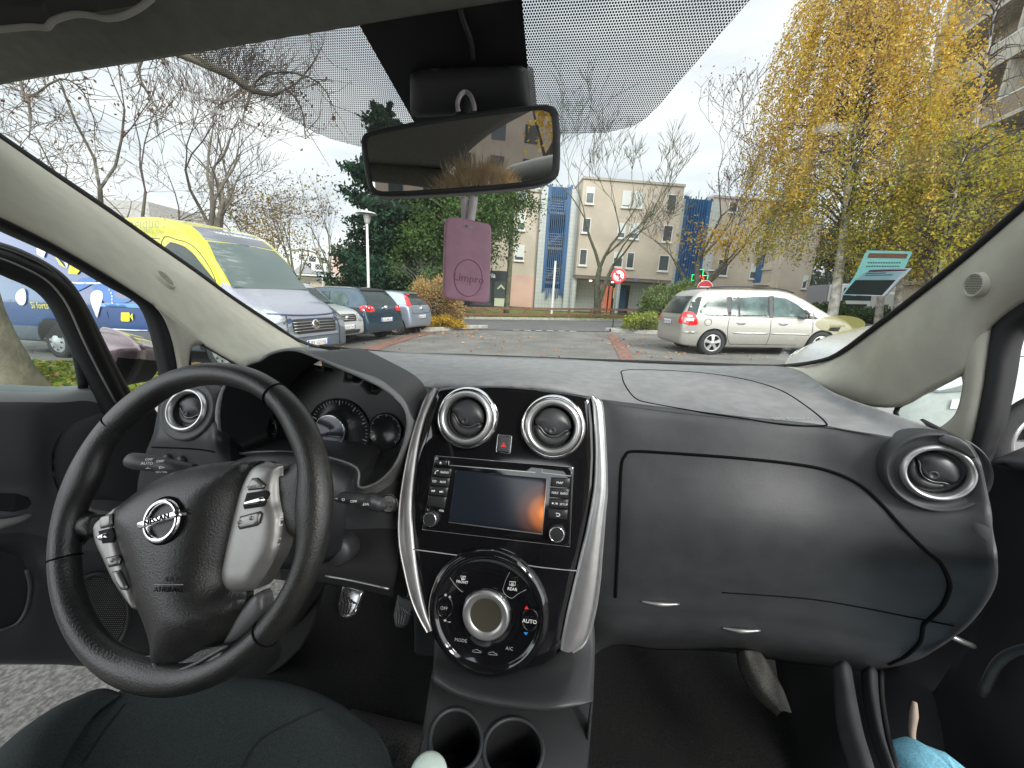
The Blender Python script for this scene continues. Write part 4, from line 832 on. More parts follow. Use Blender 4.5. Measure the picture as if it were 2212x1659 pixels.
# top plate with two real holes (CDT with inner loops)
def plate(name, pl, outer, holes, m, par, h=0, thick=.03):
    vs = [Vector(pl.uv(*q)) for q in outer]; ed = [(i, (i+1) % len(vs)) for i in range(len(vs))]
    for L_ in holes:
        k = len(vs); vs += [Vector(pl.uv(*q)) for q in L_]; ed += [(k+i, k+(i+1) % len(L_)) for i in range(len(L_))]
    r = delaunay_2d_cdt(vs, ed, [], 2, 1e-7, True); V2 = r[0]; F = []
    def inp(p, L_):
        c = False; n_ = len(L_)
        for i in range(n_):
            a, b = L_[i], L_[(i+1) % n_]
            if (a[1] > p[1]) != (b[1] > p[1]) and p[0] < (b[0]-a[0])*(p[1]-a[1])/(b[1]-a[1])+a[0]: c = not c
        return c
    hu_ = [[pl.uv(*q) for q in L_] for L_ in holes]; ou_ = [pl.uv(*q) for q in outer]
    for f in r[2]:
        c = sum((V2[i] for i in f), Vector((0, 0)))/len(f)
        if inp(c, ou_) and not any(inp(c, q) for q in hu_): F.append(tuple(f))
    o = mk(name, [pl.P(v[0], v[1], h) for v in V2], F, m, par, False); s = o.modifiers.new('s', 'SOLIDIFY'); s.thickness = thick; s.offset = -1; return o
hl_ = [[(cx_+rx*math.cos(a), cy_+ry*math.sin(a)) for a in np.linspace(0, 2*math.pi, 36, endpoint=False)] for cx_, cy_, rx, ry in hol]
plate('console_tray', CPL, [(931, 1462), (985, 1494), (1055, 1514), (1145, 1526), (1212, 1522), (1279, 1508), (1272, 1600), (1262, 1720), (890, 1720), (912, 1600)], hl_, M_cons, cons)
for L_ in hl_:
    P_ = [CPL.at(*q, .001) for q in L_]; tube('cup_holder', P_, .003, M_dface, cons, n=1, closed=True)
    patch('cup_well', [[p-ZC*.002 for p in P_], [p-ZC*.03 for p in P_], [p-ZC*.085 for p in P_]], M_dark, cons, n=1, mrow=2, closed=True, thick=0)
    b0 = [p-ZC*.085 for p in P_]; mk('cup_floor', b0, [tuple(range(len(b0)))], M_dark, cons, False)
patch('console_side', [[C(935, 1450, .48), ZP(912, 1600, zt), ZP(890, 1720, zt)], [C(935, 1450, .48)-ZC*.25, ZP(912, 1600, zt)-ZC*.25-XC*.01, ZP(890, 1720, zt)-ZC*.25-XC*.01]], M_dark, cons, n=2, mrow=2)
patch('console_side', [[C(1280, 1500, .47), ZP(1271, 1600, zt), ZP(1262, 1720, zt)], [C(1280, 1500, .47)-ZC*.25, ZP(1271, 1600, zt)-ZC*.25+XC*.01, ZP(1262, 1720, zt)-ZC*.25+XC*.01]], M_dark, cons, n=2, mrow=2)
bt = wthing('bottle', 'pale mint white bottle cap peeking up beside the left cup holder', 'bottle', tuple(ZP(922, 1690, -.60)))
BPL = Plane(ZP(925, 1672, -.575), (0.0, -.1, 1), XC)
lathe('bottle_cap', BPL, (0, 0), [(.023, -.04), (.023, .0), (.0215, .004), (.017, .0075), (.008, .009), (0, .0095)], mat('mint_white', (.62, .74, .66), rough=.4), bt, 36)
lathe('bottle_body', BPL, (0, 0), [(.0245, -.13), (.0245, -.035), (.022, -.033)], mat('bottle_body', (.4, .45, .42), rough=.3), bt, 36)
# ---- floor, footwells, sill
z0 = .27
def cw(x, y, z): p = car2w(x, y, 0); p[2] = z; return p
flo = patch('floor_carpet', [[cw(-.80, -.9, z0), cw(-.3, -.9, z0), cw(.2, -.9, z0), cw(.66, -.9, z0)], [cw(-.80, .75, z0), cw(-.3, .75, z0), cw(.2, .75, z0), cw(.66, .75, z0)], [cw(-.80, 1.0, z0+.12), cw(-.3, 1., z0+.12), cw(.2, 1., z0+.12), cw(.66, 1., z0+.12)], [cw(-.80, 1.12, z0+.45), cw(-.3, 1.12, z0+.45), cw(.2, 1.12, z0+.45), cw(.66, 1.12, z0+.45)], [cw(-.80, 1.10, z0+.75), cw(-.3, 1.1, z0+.75), cw(.2, 1.1, z0+.75), cw(.66, 1.1, z0+.75)]], M_carpet, car, n=4, mrow=4)
# driver mat with ridges
mr = []
for i in range(13):
    f_ = i/12; a = ZP(590+60*f_*0, 1440, -.90); 
    row = []
    for j in range(41):
        g = j/40; x = -.42+.34*g; y = .62-.42*f_; row.append(cw(x-.05*f_, y, z0+.012+(.007*math.sin(g*2*math.pi*9) if 1 < i < 12 else 0)))
    mr.append(row)
patch('driver_mat', mr, fabric('mat_carpet', (.055, .055, .052), 500, .7), car, n=1, mrow=1, thick=.004)
pmat = wthing
patch('passenger_wheelarch_trim', [[C(1592, 1405, .72), C(1600, 1450, .70), C(1630, 1505, .68), (C(1680, 1545, .66))], [C(1612, 1405, .70), C(1628, 1440, .68), C(1655, 1490, .66), C(1690, 1535, .645)], [C(1640, 1407, .72), C(1662, 1440, .71), C(1690, 1490, .69), C(1708, 1540, .66)]], fabric('carpet_grey', (.075, .075, .07), 500, .5), car, n=4, mrow=4)
# sill strips at the right door opening
def sill(name, a, b, m): return patch(name, [[C(*q) for q in a], [C(*q)*.5+C(*r)*.5+ZC*.012 for q, r in zip(a, b)], [C(*q) for q in b]], m, car, n=5, mrow=4)
patch('kick_panel', [[C(1670, 1395, .86), C(1770, 1400, .80), C(1900, 1420, .78), C(2050, 1360, .74), C(2160, 1300, .70)], [C(1690, 1520, .84), C(1770, 1520, .78), C(1900, 1540, .70), C(2050, 1500, .68), C(2180, 1450, .66)], [C(1730, 1760, .64), C(1790, 1760, .62), C(1900, 1780, .60), C(2050, 1760, .60), C(2200, 1760, .60)]], M_dark, car, n=3, mrow=3)
sill('door_sill', [(1800, 1440, .62), (1803, 1500, .58), (1812, 1580, .52), (1835, 1660, .46), (1850, 1720, .42)], [(1836, 1440, .62), (1846, 1500, .58), (1862, 1580, .52), (1886, 1660, .46), (1900, 1720, .42)], M_dface)
sill('door_sill', [(1862, 1452, .64), (1866, 1510, .60), (1882, 1590, .54), (1908, 1665, .48), (1925, 1720, .44)], [(1893, 1452, .64), (1896, 1510, .60), (1908, 1590, .54), (1930, 1665, .48), (1945, 1720, .44)], M_dface)
tube('sill_rubber', [C(*q) for q in [(1903, 1450, .645), (1905, 1510, .605), (1918, 1590, .545), (1938, 1665, .485)]], .004, M_rub, car, n=4)
# open passenger door seen as a dark mass with its pocket
PD = Plane(cw(.70, .62, .6), -XC*.75-YC*.66, YC)
pdoor = patch('passenger_door', [[SX(2096, 1030, .66), SX(2150, 1000, .66), SX(2230, 985, .66), SX(2330, 975, .66)], [SX(2140, 1130, .68), SX(2200, 1130, .68), SX(2290, 1130, .68), SX(2400, 1130, .68)], [SX(2130, 1300, .69), SX(2190, 1300, .69), SX(2290, 1300, .69), SX(2400, 1300, .69)], [SX(2050, 1450, .70), SX(2150, 1470, .70), SX(2290, 1480, .70), SX(2400, 1480, .70)], [SX(1950, 1600, .70), SX(2100, 1620, .70), SX(2290, 1630, .70), SX(2400, 1650, .70)], [SX(1920, 1760, .70), SX(2100, 1780, .70), SX(2290, 1790, .70), SX(2400, 1800, .70)]], M_blk, car, n=4, mrow=4)
dome('door_waist_edge', Plane(SX(2170, 1000, .64), -XC*.6+ZC*.8, YC), [(2135, 1000), (2160, 990), (2215, 968), (2300, 940), (2300, 1010), (2200, 1010)], M_blk, pdoor, h0=0, h=.01, edge=.02, res=.01)
tube('door_check_strap', [SX(2040, 1368, .60), SX(2070, 1382, .615), SX(2103, 1396, .64)], .004, M_silverd, pdoor, n=3)
tube('door_pocket_lip', [SX(2212+40, 1395, .66), SX(2185, 1410, .66), SX(2150, 1440, .66), SX(2120, 1500, .66)], .006, M_dface, pdoor, n=4)
lc = wthing('loose_cord', 'frayed beige cord hanging in the dark right footwell', 'cord', tuple(SX(1975, 1640, .60)))
tube('cord', [SX(1976, 1517, .58), SX(1974, 1545, .58), SX(1970, 1580, .58), SX(1974, 1610, .58), SX(1984, 1640, .575), SX(1996, 1680, .57)], [.003, .0055, .0045, .0035, .0045, .004], mat('cord_beige', (.38, .30, .24), rough=.9), lc, n=4)
# ---- pedals
def pedal(px, py, yy, hw, hh, m, ribs):
    pl = Plane(C(px, py, yy), -YC*.8+ZC*.6, XC); pts = [(-hw, hh), (hw, hh*.8), (hw*.75, -hh*.7), (hw*.3, -hh), (-hw*.5, -hh), (-hw*.95, -hh*.3)]
    p = dome('pedal', pl, pts, m, car, h=.004, edge=.004, res=.008, px=False, skirt=.01)
    for k in range(5): tube('pedal_rib', [pl.P(-hw*.75+k*hw*.3, hh*.55-k*hh*.12, .005), pl.P(-hw*.3+k*hw*.28, -hh*.05+(.12*hh)*k*0, .0055)], .0016, ribs, p, n=1, segs=6)
    for k in range(4): tube('pedal_rib', [pl.P(-hw*.6+k*hw*.3, -hh*.1, .005), pl.P(-hw*.4+k*hw*.22, -hh*.75, .005)], .0014, ribs, p, n=1, segs=6)
    tube('pedal_arm', [pl.P(0, hh*.6, -.01), pl.P(.0, hh*2.2, -.03), pl.P(0, hh*4, .03)], .007, M_blk, p); return p
pedal(755, 1300, .78, .030, .036, mat('pedal_steel', (.55, .55, .56), rough=.22, metal=.9), M_rub)
pedal(872, 1322, .80, .027, .036, M_blk, M_dtop)
tube('column_boot', [C(700, 1180, .62), C(655, 1290, .72), C(600, 1400, .85)], [.035, .03, .03], M_blk, car, n=4)
lathe('ignition_cowl', Plane(C(728, 1190, .56), -YC+.3*ZC, XC), (0, 0), [(.028, -.03), (.028, .0), (.022, .008), (0, .011)], M_blk, car, 32)
patch('footwell_side_trim', [[C(600, 1290, .85), C(655, 1275, .8), C(700, 1262, .75)], [C(560, 1400, .75), C(620, 1400, .72), C(680, 1340, .68)], [C(500, 1480, .66), C(590, 1450, .66), C(650, 1400, .66)]], M_carpet, car, n=4, mrow=4)
# ---- driver seat
zs = -.60
cush = [
 [ZP(250, 1515, zs-.06), ZP(300, 1490, zs-.05), ZP(400, 1480, zs-.05), ZP(500, 1480, zs-.05), ZP(600, 1492, zs-.05), ZP(690, 1520, zs-.06), ZP(770, 1570, zs-.07)],
 [ZP(215, 1530, zs-.01), ZP(285, 1478, zs-.01), ZP(400, 1464, zs-.01), ZP(510, 1463, zs-.01), ZP(620, 1475, zs-.01), ZP(720, 1512, zs-.01), ZP(800, 1568, zs-.03)],
 [ZP(190, 1560, zs), ZP(270, 1510, zs+.0), ZP(400, 1490, zs+.004), ZP(510, 1490, zs+.006), ZP(620, 1505, zs+.004), ZP(720, 1545, zs+.008), ZP(815, 1590, zs-.02)],
 [ZP(150, 1620, zs-.002), ZP(240, 1590, zs-.004), ZP(390, 1580, zs), ZP(510, 1580, zs+.002), ZP(640, 1590, zs), ZP(740, 1600, zs+.014), ZP(840, 1640, zs-.02)],
 [ZP(60, 1760, zs), ZP(160, 1750, zs-.006), ZP(350, 1740, zs), ZP(500, 1740, zs), ZP(660, 1740, zs), ZP(760, 1740, zs+.02), ZP(865, 1760, zs-.02)],
 [ZP(-60, 2000, zs), ZP(60, 2000, zs), ZP(300, 2000, zs), ZP(500, 2000, zs), ZP(700, 2000, zs), ZP(800, 2000, zs+.02), ZP(900, 2000, zs-.02)]]
seat = patch('driver_seat', cush, M_seat, car, n=5, mrow=5, thick=.0)
patch('seat_side', [[r[-1] for r in cush], [r[-1]-ZC*.04+XC*.004 for r in cush], [r[-1]-ZC*.22 for r in cush]], M_seat, seat, n=5, mrow=3)
patch('seat_front', [cush[0], [p-ZC*.10+YC*.0 for p in cush[0]], [p-ZC*.24-YC*.02 for p in cush[0]]], M_seat, seat, n=4, mrow=3)
bol = [[ZP(262, 1500, zs+.0), ZP(200, 1548, zs+.01), ZP(140, 1640, zs+.02), ZP(100, 1760, zs+.03), ZP(40, 1980, zs+.04)],
       [ZP(225, 1490, zs+.012), ZP(160, 1525, zs+.03), ZP(90, 1600, zs+.05), ZP(40, 1720, zs+.06), ZP(-40, 1940, zs+.07)],
       [ZP(185, 1500, zs+.0), ZP(120, 1530, zs+.012), ZP(40, 1590, zs+.03), ZP(-30, 1680, zs+.04), ZP(-120, 1900, zs+.05)],
       [ZP(170, 1520, zs-.06), ZP(105, 1545, zs-.06), ZP(10, 1610, zs-.06), ZP(-60, 1700, zs-.05), ZP(-160, 1900, zs-.05)]]
patch('seat_bolster', bol, M_seat, seat, n=5, mrow=5)
bs_ = bvh_of(seat)
for pts in ([(520, 1662), (560, 1600), (640, 1555), (700, 1530)], [(848, 1655), (838, 1600), (800, 1566)], [(180, 1650), (225, 1580), (270, 1520)]):
    q = [on(x, y, bs_, .0006) for x, y in cr1(pts, 4)]; q = [p for p in q if p is not None]
    if len(q) > 2: tube('seat_seam', q, .0012, M_dark, seat, n=1, segs=5)
# seat backs and rear bench (behind the camera, seen in the mirror)
def sback(x, y, nm, ww=.24):
    rr_ = []
    for z, yy, k in ((.45, y, 1), (.60, y-.03, 1.03), (.85, y-.10, 1.0), (1.02, y-.15, .8), (1.06, y-.17, .6)):
        rr_.append([cw(x-ww*k, yy-.03, z), cw(x-ww*k*.8, yy+.03, z), cw(x, yy, z), cw(x+ww*k*.8, yy+.03, z), cw(x+ww*k, yy-.03, z)])
    b = patch(nm, rr_, M_seat, car, n=4, mrow=4, thick=.05)
    boxes('headrest', [(tuple(cw(x, y-.18, 1.16)), (.12, .04, .08), PSI*-1)], M_seat, b, bevel=.03, smooth=True)
sback(-.44, -.35, 'driver_seat_back')
boxes('rear_bench', [(tuple(cw(-.07, -1.25, .42)), (.62, .22, .09), -PSI), (tuple(cw(-.07, -1.50, .68)), (.62, .06, .26), -PSI)], M_seat, car, bevel=.04, smooth=True)
tg_ = cw(-.07, -2.05, 0)
def bar(name, pts, r_, m=M_head): return tube(name, pts, r_, m, car, n=3, segs=10)
bar('rear_window_frame', [cw(-.66, -1.95, 1.0), cw(-.60, -1.85, 1.25), cw(-.50, -1.78, 1.40), cw(-.07, -1.76, 1.43), cw(.36, -1.78, 1.40), cw(.46, -1.85, 1.25), cw(.52, -1.95, 1.0)], .06)
for s_, x_ in (('r', .60), ('l', -.75)):
    bar('side_rail', [cw(x_, .25, 1.44), cw(x_+.0, -.5, 1.47), cw(x_, -1.3, 1.46), cw(x_*.9, -1.9, 1.38)], .055)
    bar('centre_pillar', [cw(x_, -.42, 1.46), cw(x_*1.06, -.45, 1.0), cw(x_*1.08, -.45, .4)], .05, M_beige); bar('rear_pillar', [cw(x_*.98, -1.45, 1.45), cw(x_*1.02, -1.6, 1.1), cw(x_*1.05, -1.65, .6)], .10, M_beige)
boxes('tailgate_trim', [(tuple(cw(-.07, -2.0, .72)), (.62, .04, .24), -PSI)], M_blk, car, bevel=.02)
# ---- left door, open
DP = Plane(W(330, 1000, .95), np.cross(W(330, 1000, .95)-W(0, 1000, .76), ZC), W(330, 1000, .95)-W(0, 1000, .76))
if DP.n@(EYE-DP.o) < 0: DP = Plane(DP.o, -DP.n, DP.x)
dr_rows = [
 [(-160, 830, -.03), (0, 833, -.03), (70, 836, -.03), (130, 838, -.03), (188, 836, -.03), (225, 850, -.03)],
 [(-160, 846, .0), (0, 848, .0), (70, 850, .0), (130, 848, .0), (186, 842, .0), (225, 858, .0)],
 [(-160, 868, .012), (0, 868, .012), (70, 868, .012), (130, 868, .01), (190, 865, .0), (240, 880, -.01)],
 [(-160, 920, .010), (0, 920, .010), (70, 920, .006), (120, 925, -.014), (190, 925, -.018), (270, 930, -.02)],
 [(-160, 1000, .008), (0, 1000, .006), (70, 1000, .002), (110, 1000, -.022), (190, 1000, -.024), (290, 1000, -.02)],
 [(-160, 1058, .0), (0, 1058, .0), (70, 1060, -.004), (120, 1060, -.02), (200, 1070, -.02), (305, 1070, -.02)],
 [(-160, 1110, .02), (0, 1110, .018), (60, 1112, .012), (115, 1115, .0), (200, 1130, -.01), (310, 1130, -.015)],
 [(-160, 1150, .02), (0, 1150, .012), (60, 1150, .0), (130, 1170, -.012), (200, 1190, -.012), (315, 1190, -.015)],
 [(-160, 1210, -.03), (0, 1210, -.03), (50, 1215, -.02), (100, 1240, .0), (200, 1240, -.005), (320, 1240, -.012)],
 [(-160, 1340, -.01), (0, 1340, -.008), (50, 1345, -.002), (100, 1340, .0), (200, 1330, .0), (325, 1330, -.01)],
 [(-160, 1420, .0), (0, 1420, .0), (60, 1422, .0), (130, 1424, .0), (220, 1426, .0), (330, 1400, -.01)],
 [(-160, 1434, -.03), (0, 1432, -.03), (60, 1432, -.03), (130, 1432, -.03), (220, 1432, -.03), (330, 1406, -.03)]]
door = patch('driver_door', [[DP.at(*q) for q in r] for r in dr_rows], [mat('door_grey', (.06, .062, .066), rough=.5), mat('door_dark', (.03, .031, .034), rough=.55), mat('door_sill_grey', (.30, .32, .315), rough=.6)], car, n=5, mrow=5, thick=.006, label='open left front door with grey sill and speaker')
for p in door.data.polygons:
    r_, c_ = p.index//25, p.index % 25
    p.material_index = 2 if r_ < 10 else (1 if r_ > 34 else 0)
bdr = bvh_of(door)
dome('door_recess', DP, [(112, 1000), (120, 955), (150, 912), (200, 882), (245, 868), (300, 862), (345, 900), (350, 1100), (300, 1090), (230, 1078), (165, 1082), (125, 1060)], mat('door_dark', (.03, .031, .034)), door, h0=-.016, h=.010, edge=.03, res=.012, smooth=2, skirt=.01)
mk('door_handle_recess', [DP.at(*q) for q in [(-30, 1064, .022), (35, 1066, .022), (62, 1074, .02), (68, 1088, .018), (58, 1100, .02), (30, 1106, .022), (-30, 1102, .022)]], [tuple(range(7))], M_dark, door, False)
tube('door_pull', [DP.at(-60, 1140, .045), DP.at(0, 1132, .045), DP.at(40, 1122, .035), DP.at(64, 1112, .015)], [.018, .016, .010, .006], M_dtop, door, n=4, flat=.5)
def dellipse(px, py, rx, ry, n=40): return [(px+rx*math.cos(a), py+ry*math.sin(a)) for a in np.linspace(0, 2*math.pi, n, endpoint=False)]
sp_ = mk('door_speaker', [DP.at(*q, .004) for q in dellipse(212, 1325, 62, 82)], [tuple(range(40))], mat('speaker_cloth', (.02, .02, .02), rough=.9, bump=1., bscale=350), door, False)
tube('speaker_ring', [DP.at(*q, .006) for q in dellipse(212, 1325, 66, 86)], .005, M_blk, sp_, n=1, closed=True)
V = []; F = []
for a in range(-13, 14):
    for b in range(-18, 19):
        x, y = 212+(a+.5*(b % 2))*4.6, 1325+b*4.4
        if ((x-212)/58)**2+((y-1325)/77)**2 < 1:
            k = len(V); V += [DP.at(x-1.2, y, .0052), DP.at(x, y-1.2, .0052), DP.at(x+1.2, y, .0052), DP.at(x, y+1.2, .0052)]; F.append((k, k+1, k+2, k+3))
mk('speaker_mesh', V, F, M_dtop, sp_, False)
tube('pocket_edge', [DP.at(*q) for q in [(-60, 1372, .01), (0, 1362, .012), (40, 1345, .012), (60, 1310, .01), (66, 1265, .008), (58, 1230, .004)]], .004, M_dface, door, n=4)
mk('door_pocket', [DP.at(*q) for q in [(-80, 1195, .002), (0, 1190, .002), (45, 1200, .002), (62, 1240, .002), (66, 1280, .002), (56, 1325, .002), (30, 1348, .002), (0, 1358, .002), (-80, 1366, .002)]], [tuple(range(9))], M_dark, door, False)
# window frame of the door: three parallel dark ribs
def fr(pts, r_, m, h=0): return tube('window_frame', [DP.at(*q, h) for q in pts], r_, m, door, n=4, segs=10)
fr([(-90, 545), (0, 566), (40, 582), (80, 600), (112, 622), (140, 655), (165, 705), (195, 770), (225, 830), (262, 905)], .024, M_rub)
fr([(-90, 518), (0, 541), (45, 557), (90, 580), (125, 606), (152, 640), (180, 690), (215, 760), (252, 830), (285, 885)], .016, M_blk, -.015)
tube('frame_highlight', [DP.at(*q, .026) for q in [(-60, 540), (0, 558), (50, 578), (95, 602), (125, 630), (150, 668), (180, 735), (215, 805), (250, 870)]], .0018, M_silverd, door, n=4)
tube('frame_highlight', [DP.at(*q, .004) for q in [(-60, 520), (0, 535), (55, 555), (100, 578), (138, 612), (165, 655), (195, 712), (235, 790)]], .0025, mat('seal_sheen', (.06, .06, .065), rough=.35), door, n=4)
fr([(145, 700), (160, 740), (172, 790), (180, 838)], .008, M_rub)
mk('door_glass', [DP.at(*q) for q in [(-120, 560), (0, 572), (80, 606), (120, 636), (150, 700), (170, 760), (186, 845), (-120, 850)]], [tuple(range(8))], M_sglass, door, False)
rng = random.Random(3); V = []; F = []
for i in range(46):
    x, y = rng.uniform(0, 165), rng.uniform(600, 825)
    if x > 60+(y-600)*.55: continue
    r_ = rng.uniform(.8, 1.8); k = len(V)
    for s in range(6): V.append(DP.at(x+r_*math.cos(s*1.047), y+r_*math.sin(s*1.047), -.002))
    F.append(tuple(range(k, k+6)))
mk('water_drops', V, F, mat('drop_white', (.8, .85, .85), rough=.1, metal=.6), door, False)
# exterior mirror on the door
MO = W(262, 765, 1.12)
pts_m = [(222, 705, 1.15), (250, 712, 1.13), (280, 728, 1.10), (300, 745, 1.08), (306, 758, 1.08), (303, 775, 1.09), (290, 805, 1.10), (272, 832, 1.12), (255, 838, 1.14), (215, 800, 1.16), (205, 740, 1.16)]
mo_ = [W(*q) for q in pts_m]; V = []
V = list(mo_); cen = sum(mo_)/len(mo_); 
inn = [cen+(p-cen)*.75-(VF*.05) for p in mo_]; V += inn; V.append(cen-VF*.075); n_ = len(mo_)
back = [cen+(p-cen)*.85+(VF*.08) for p in mo_]; V += back
F = [(i, (i+1) % n_, n_+(i+1) % n_, n_+i) for i in range(n_)]+[(n_+i, n_+(i+1) % n_, 2*n_) for i in range(n_)]+[(i, (i+1) % n_, 2*n_+1+(i+1) % n_, 2*n_+1+i) for i in range(n_)]
dm = mk('door_mirror', V, F, [mat('paint_plum', (.20, .15, .165), rough=.22, metal=.3, coat=.8), M_rub], door)
s_ = dm.modifiers.new('s', 'SUBSURF'); s_.levels = 2; s_.render_levels = 2
for p in dm.data.polygons:
    c_ = p.center; 
    if c_.z < W(262, 772, 1.1)[2]: p.material_index = 1
# own bonnet sliver seen below the left quarter window
# ---- small litter specks
sp1 = []
# ---- photographer (seen only in the interior mirror)
per = wthing('person', 'person in a fur trimmed hooded jacket holding the camera, seen in the mirror', 'person', tuple(cw(.12, -.42, .5)))
def skinned(name, joints, edges, m, par, sub=2):
    me = bpy.data.meshes.new(name); me.from_pydata([tuple(j[0]) for j in joints], edges, []); o = link(name, me, m, par)
    sm = o.modifiers.new('skin', 'SKIN')
    for i, j in enumerate(joints): me.skin_vertices[0].data[i].radius = j[1] if isinstance(j[1], tuple) else (j[1], j[1])
    me.skin_vertices[0].data[0].use_root = True; sm.use_smooth_shade = True
    s = o.modifiers.new('s', 'SUBSURF'); s.levels = sub; s.render_levels = sub; return o
hx, hy = .10, -.40
J = [(cw(hx, hy-.02, .50), (.17, .13)), (cw(hx, hy-.01, .68), (.16, .12)), (cw(hx, hy, .86), (.17, .12)), (cw(hx, hy, 1.00), (.07, .07)), (cw(hx, hy+.02, 1.15), (.085, .10)), (cw(hx, hy+.03, 1.26), (.08, .10)),
     (cw(hx-.17, hy, .88), .065), (cw(hx-.27, hy+.08, .72), .052), (cw(hx-.13, hy+.27, .86), .038), (cw(hx-.085, hy+.31, .95), .03),
     (cw(hx+.17, hy, .88), .065), (cw(hx+.27, hy+.08, .72), .052), (cw(hx+.13, hy+.27, .86), .038), (cw(hx+.085, hy+.31, .95), .03),
     (cw(hx-.10, hy+.12, .46), .095), (cw(hx-.12, hy+.46, .50), .075), (cw(hx-.12, hy+.50, .34), .055),
     (cw(hx+.10, hy+.12, .46), .095), (cw(hx+.12, hy+.46, .50), .075), (cw(hx+.12, hy+.50, .34), .055)]
if True:
    skinned('body', J, [(0, 1), (1, 2), (2, 3), (3, 4), (4, 5), (2, 6), (6, 7), (7, 8), (8, 9), (2, 10), (10, 11), (11, 12), (12, 13), (0, 14), (14, 15), (15, 16), (0, 17), (17, 18), (18, 19)], mat('jacket_grey_mauve', (.26, .22, .235), rough=.8, noise=.15, nscale=20), per)
    hood = lathe('hood', Plane(cw(hx, hy+.02, 1.25), (0, 0, 1), XC), (0, 0), [(.115, -.12), (.128, -.04), (.128, .03), (.105, .085), (.06, .115), (0, .125)], mat('hood_mauve', (.34, .29, .31), rough=.75, noise=.15, nscale=25), per, 28)
    rng = random.Random(5); V = []; F = []
    hc_ = cw(hx, hy+.10, 1.25)
    for i in range(2600):
        a = rng.uniform(-.45, math.pi+.45); b = rng.gauss(0, .018); base = hc_+XC*(.115+b)*math.cos(a)+ZC*(.125+b)*math.sin(a)+YC*rng.uniform(-.02, .03)
        d = XC*math.cos(a)*rng.uniform(.5, 1.2)+ZC*math.sin(a)+YC*rng.uniform(-.1, .9)+np.array([rng.uniform(-.4, .4), 0, rng.uniform(-.3, .3)]); d /= np.linalg.norm(d); l_ = rng.uniform(.025, .055)
        s = np.cross(d, YC); s = s/np.linalg.norm(s)*.0012; k = len(V); V += [base-s, base+s, base+d*l_]; F.append((k, k+1, k+2))
    mk('fur_trim', V, F, mat('fur_tan', (.72, .55, .34), rough=.8, noise=.4, nscale=40, col2=(.9, .8, .6)), hood, False)
# rounded light blue cloth bundle at the lower right
kn_ = wthing('folded_cloth', 'light blue cloth bundle on the sill at the lower right corner', 'cloth', tuple(SX(2045, 1700, .55)))
bp_ = SX(2045, 1730, .55); V = []; F = []
for i in range(13):
    for j in range(24):
        t = math.pi*i/12; a = 2*math.pi*j/24; wv = 1+.05*math.sin(3*a+1.3)*math.sin(t)+.03*math.sin(7*a+t*3)
        V.append(bp_+np.array([.052*wv*math.sin(t)*math.cos(a), .07*wv*math.sin(t)*math.sin(a), .048*wv*math.cos(t)]))
F = gridfaces(13, 24, True); mk('cloth', V, F, fabric('cloth_blue', (.22, .52, .66), 400, .2), kn_)
# ================================================================== EXTERIOR
rng = random.Random(11); nrg = np.random.default_rng(4)
def sheet(name, P, m, dz=0., kind='structure'):
    o = mk(name, [(p[0], p[1], gz(p[0])+dz) for p in P], [tuple(range(len(P)))], m, None, False); o['kind'] = kind; return o
def asphalt(name, c, amt=.18, leaf=0.):
    m = mat(name, c, rough=.88, noise=amt, nscale=1.1, bump=.4, bscale=90, spec=.3)
    n = m.node_tree; b = n.nodes['Principled BSDF']; t = n.nodes.new('ShaderNodeTexCoord'); z = n.nodes.new('ShaderNodeTexNoise'); z.inputs['Scale'].default_value = 70; z.inputs['Detail'].default_value = 4
    n.links.new(t.outputs['Object'], z.inputs['Vector']); r = n.nodes.new('ShaderNodeValToRGB'); r.color_ramp.elements[0].position = .38; r.color_ramp.elements[1].position = .68
    r.color_ramp.elements[0].color = (.55, .55, .55, 1); r.color_ramp.elements[1].color = (1.6, 1.58, 1.52, 1)
    mxn = n.nodes.new('ShaderNodeMixRGB'); mxn.blend_type = 'MULTIPLY'; mxn.inputs[0].default_value = .8
    src = [l for l in n.links if l.to_socket == b.inputs['Base Color']][0].from_socket
    n.links.new(z.outputs['Fac'], r.inputs[0]); n.links.new(src, mxn.inputs[1]); n.links.new(r.outputs[0], mxn.inputs[2]); n.links.new(mxn.outputs[0], b.inputs['Base Color']); return m
M_asph = asphalt('asphalt_worn', (.150, .146, .138)); M_road = asphalt('asphalt_road', (.115, .115, .115), .1)
M_brick = mat('brick_paving_red', (.19, .10, .078), rough=.85, noise=.3, nscale=9, bump=.4, bscale=60)
M_kerb = mat('kerb_concrete', (.30, .29, .26), rough=.9, noise=.2, nscale=6)
M_grass = mat('grass_green', (.085, .13, .025), rough=.95, noise=.5, nscale=3.0, col2=(.20, .20, .045), bump=1., bscale=60)
M_soil = mat('soil_leafy', (.11, .075, .035), rough=.95, noise=.5, nscale=5, col2=(.16, .13, .05), bump=1., bscale=50)
gr = mk('ground', [(-400, -150, gz(-30)-.02), (-30, -150, gz(-30)-.02), (30, -150, gz(30)-.02), (400, -150, gz(30)-.02), (-400, 600, gz(-30)-.02), (-30, 600, gz(-30)-.02), (30, 600, gz(30)-.02), (400, 600, gz(30)-.02)], [(0, 1, 5, 4), (1, 2, 6, 5), (2, 3, 7, 6)], M_asph, None, False); gr['kind'] = 'structure'
def gp(px, py): p = G(px, py); return (p[0], p[1])
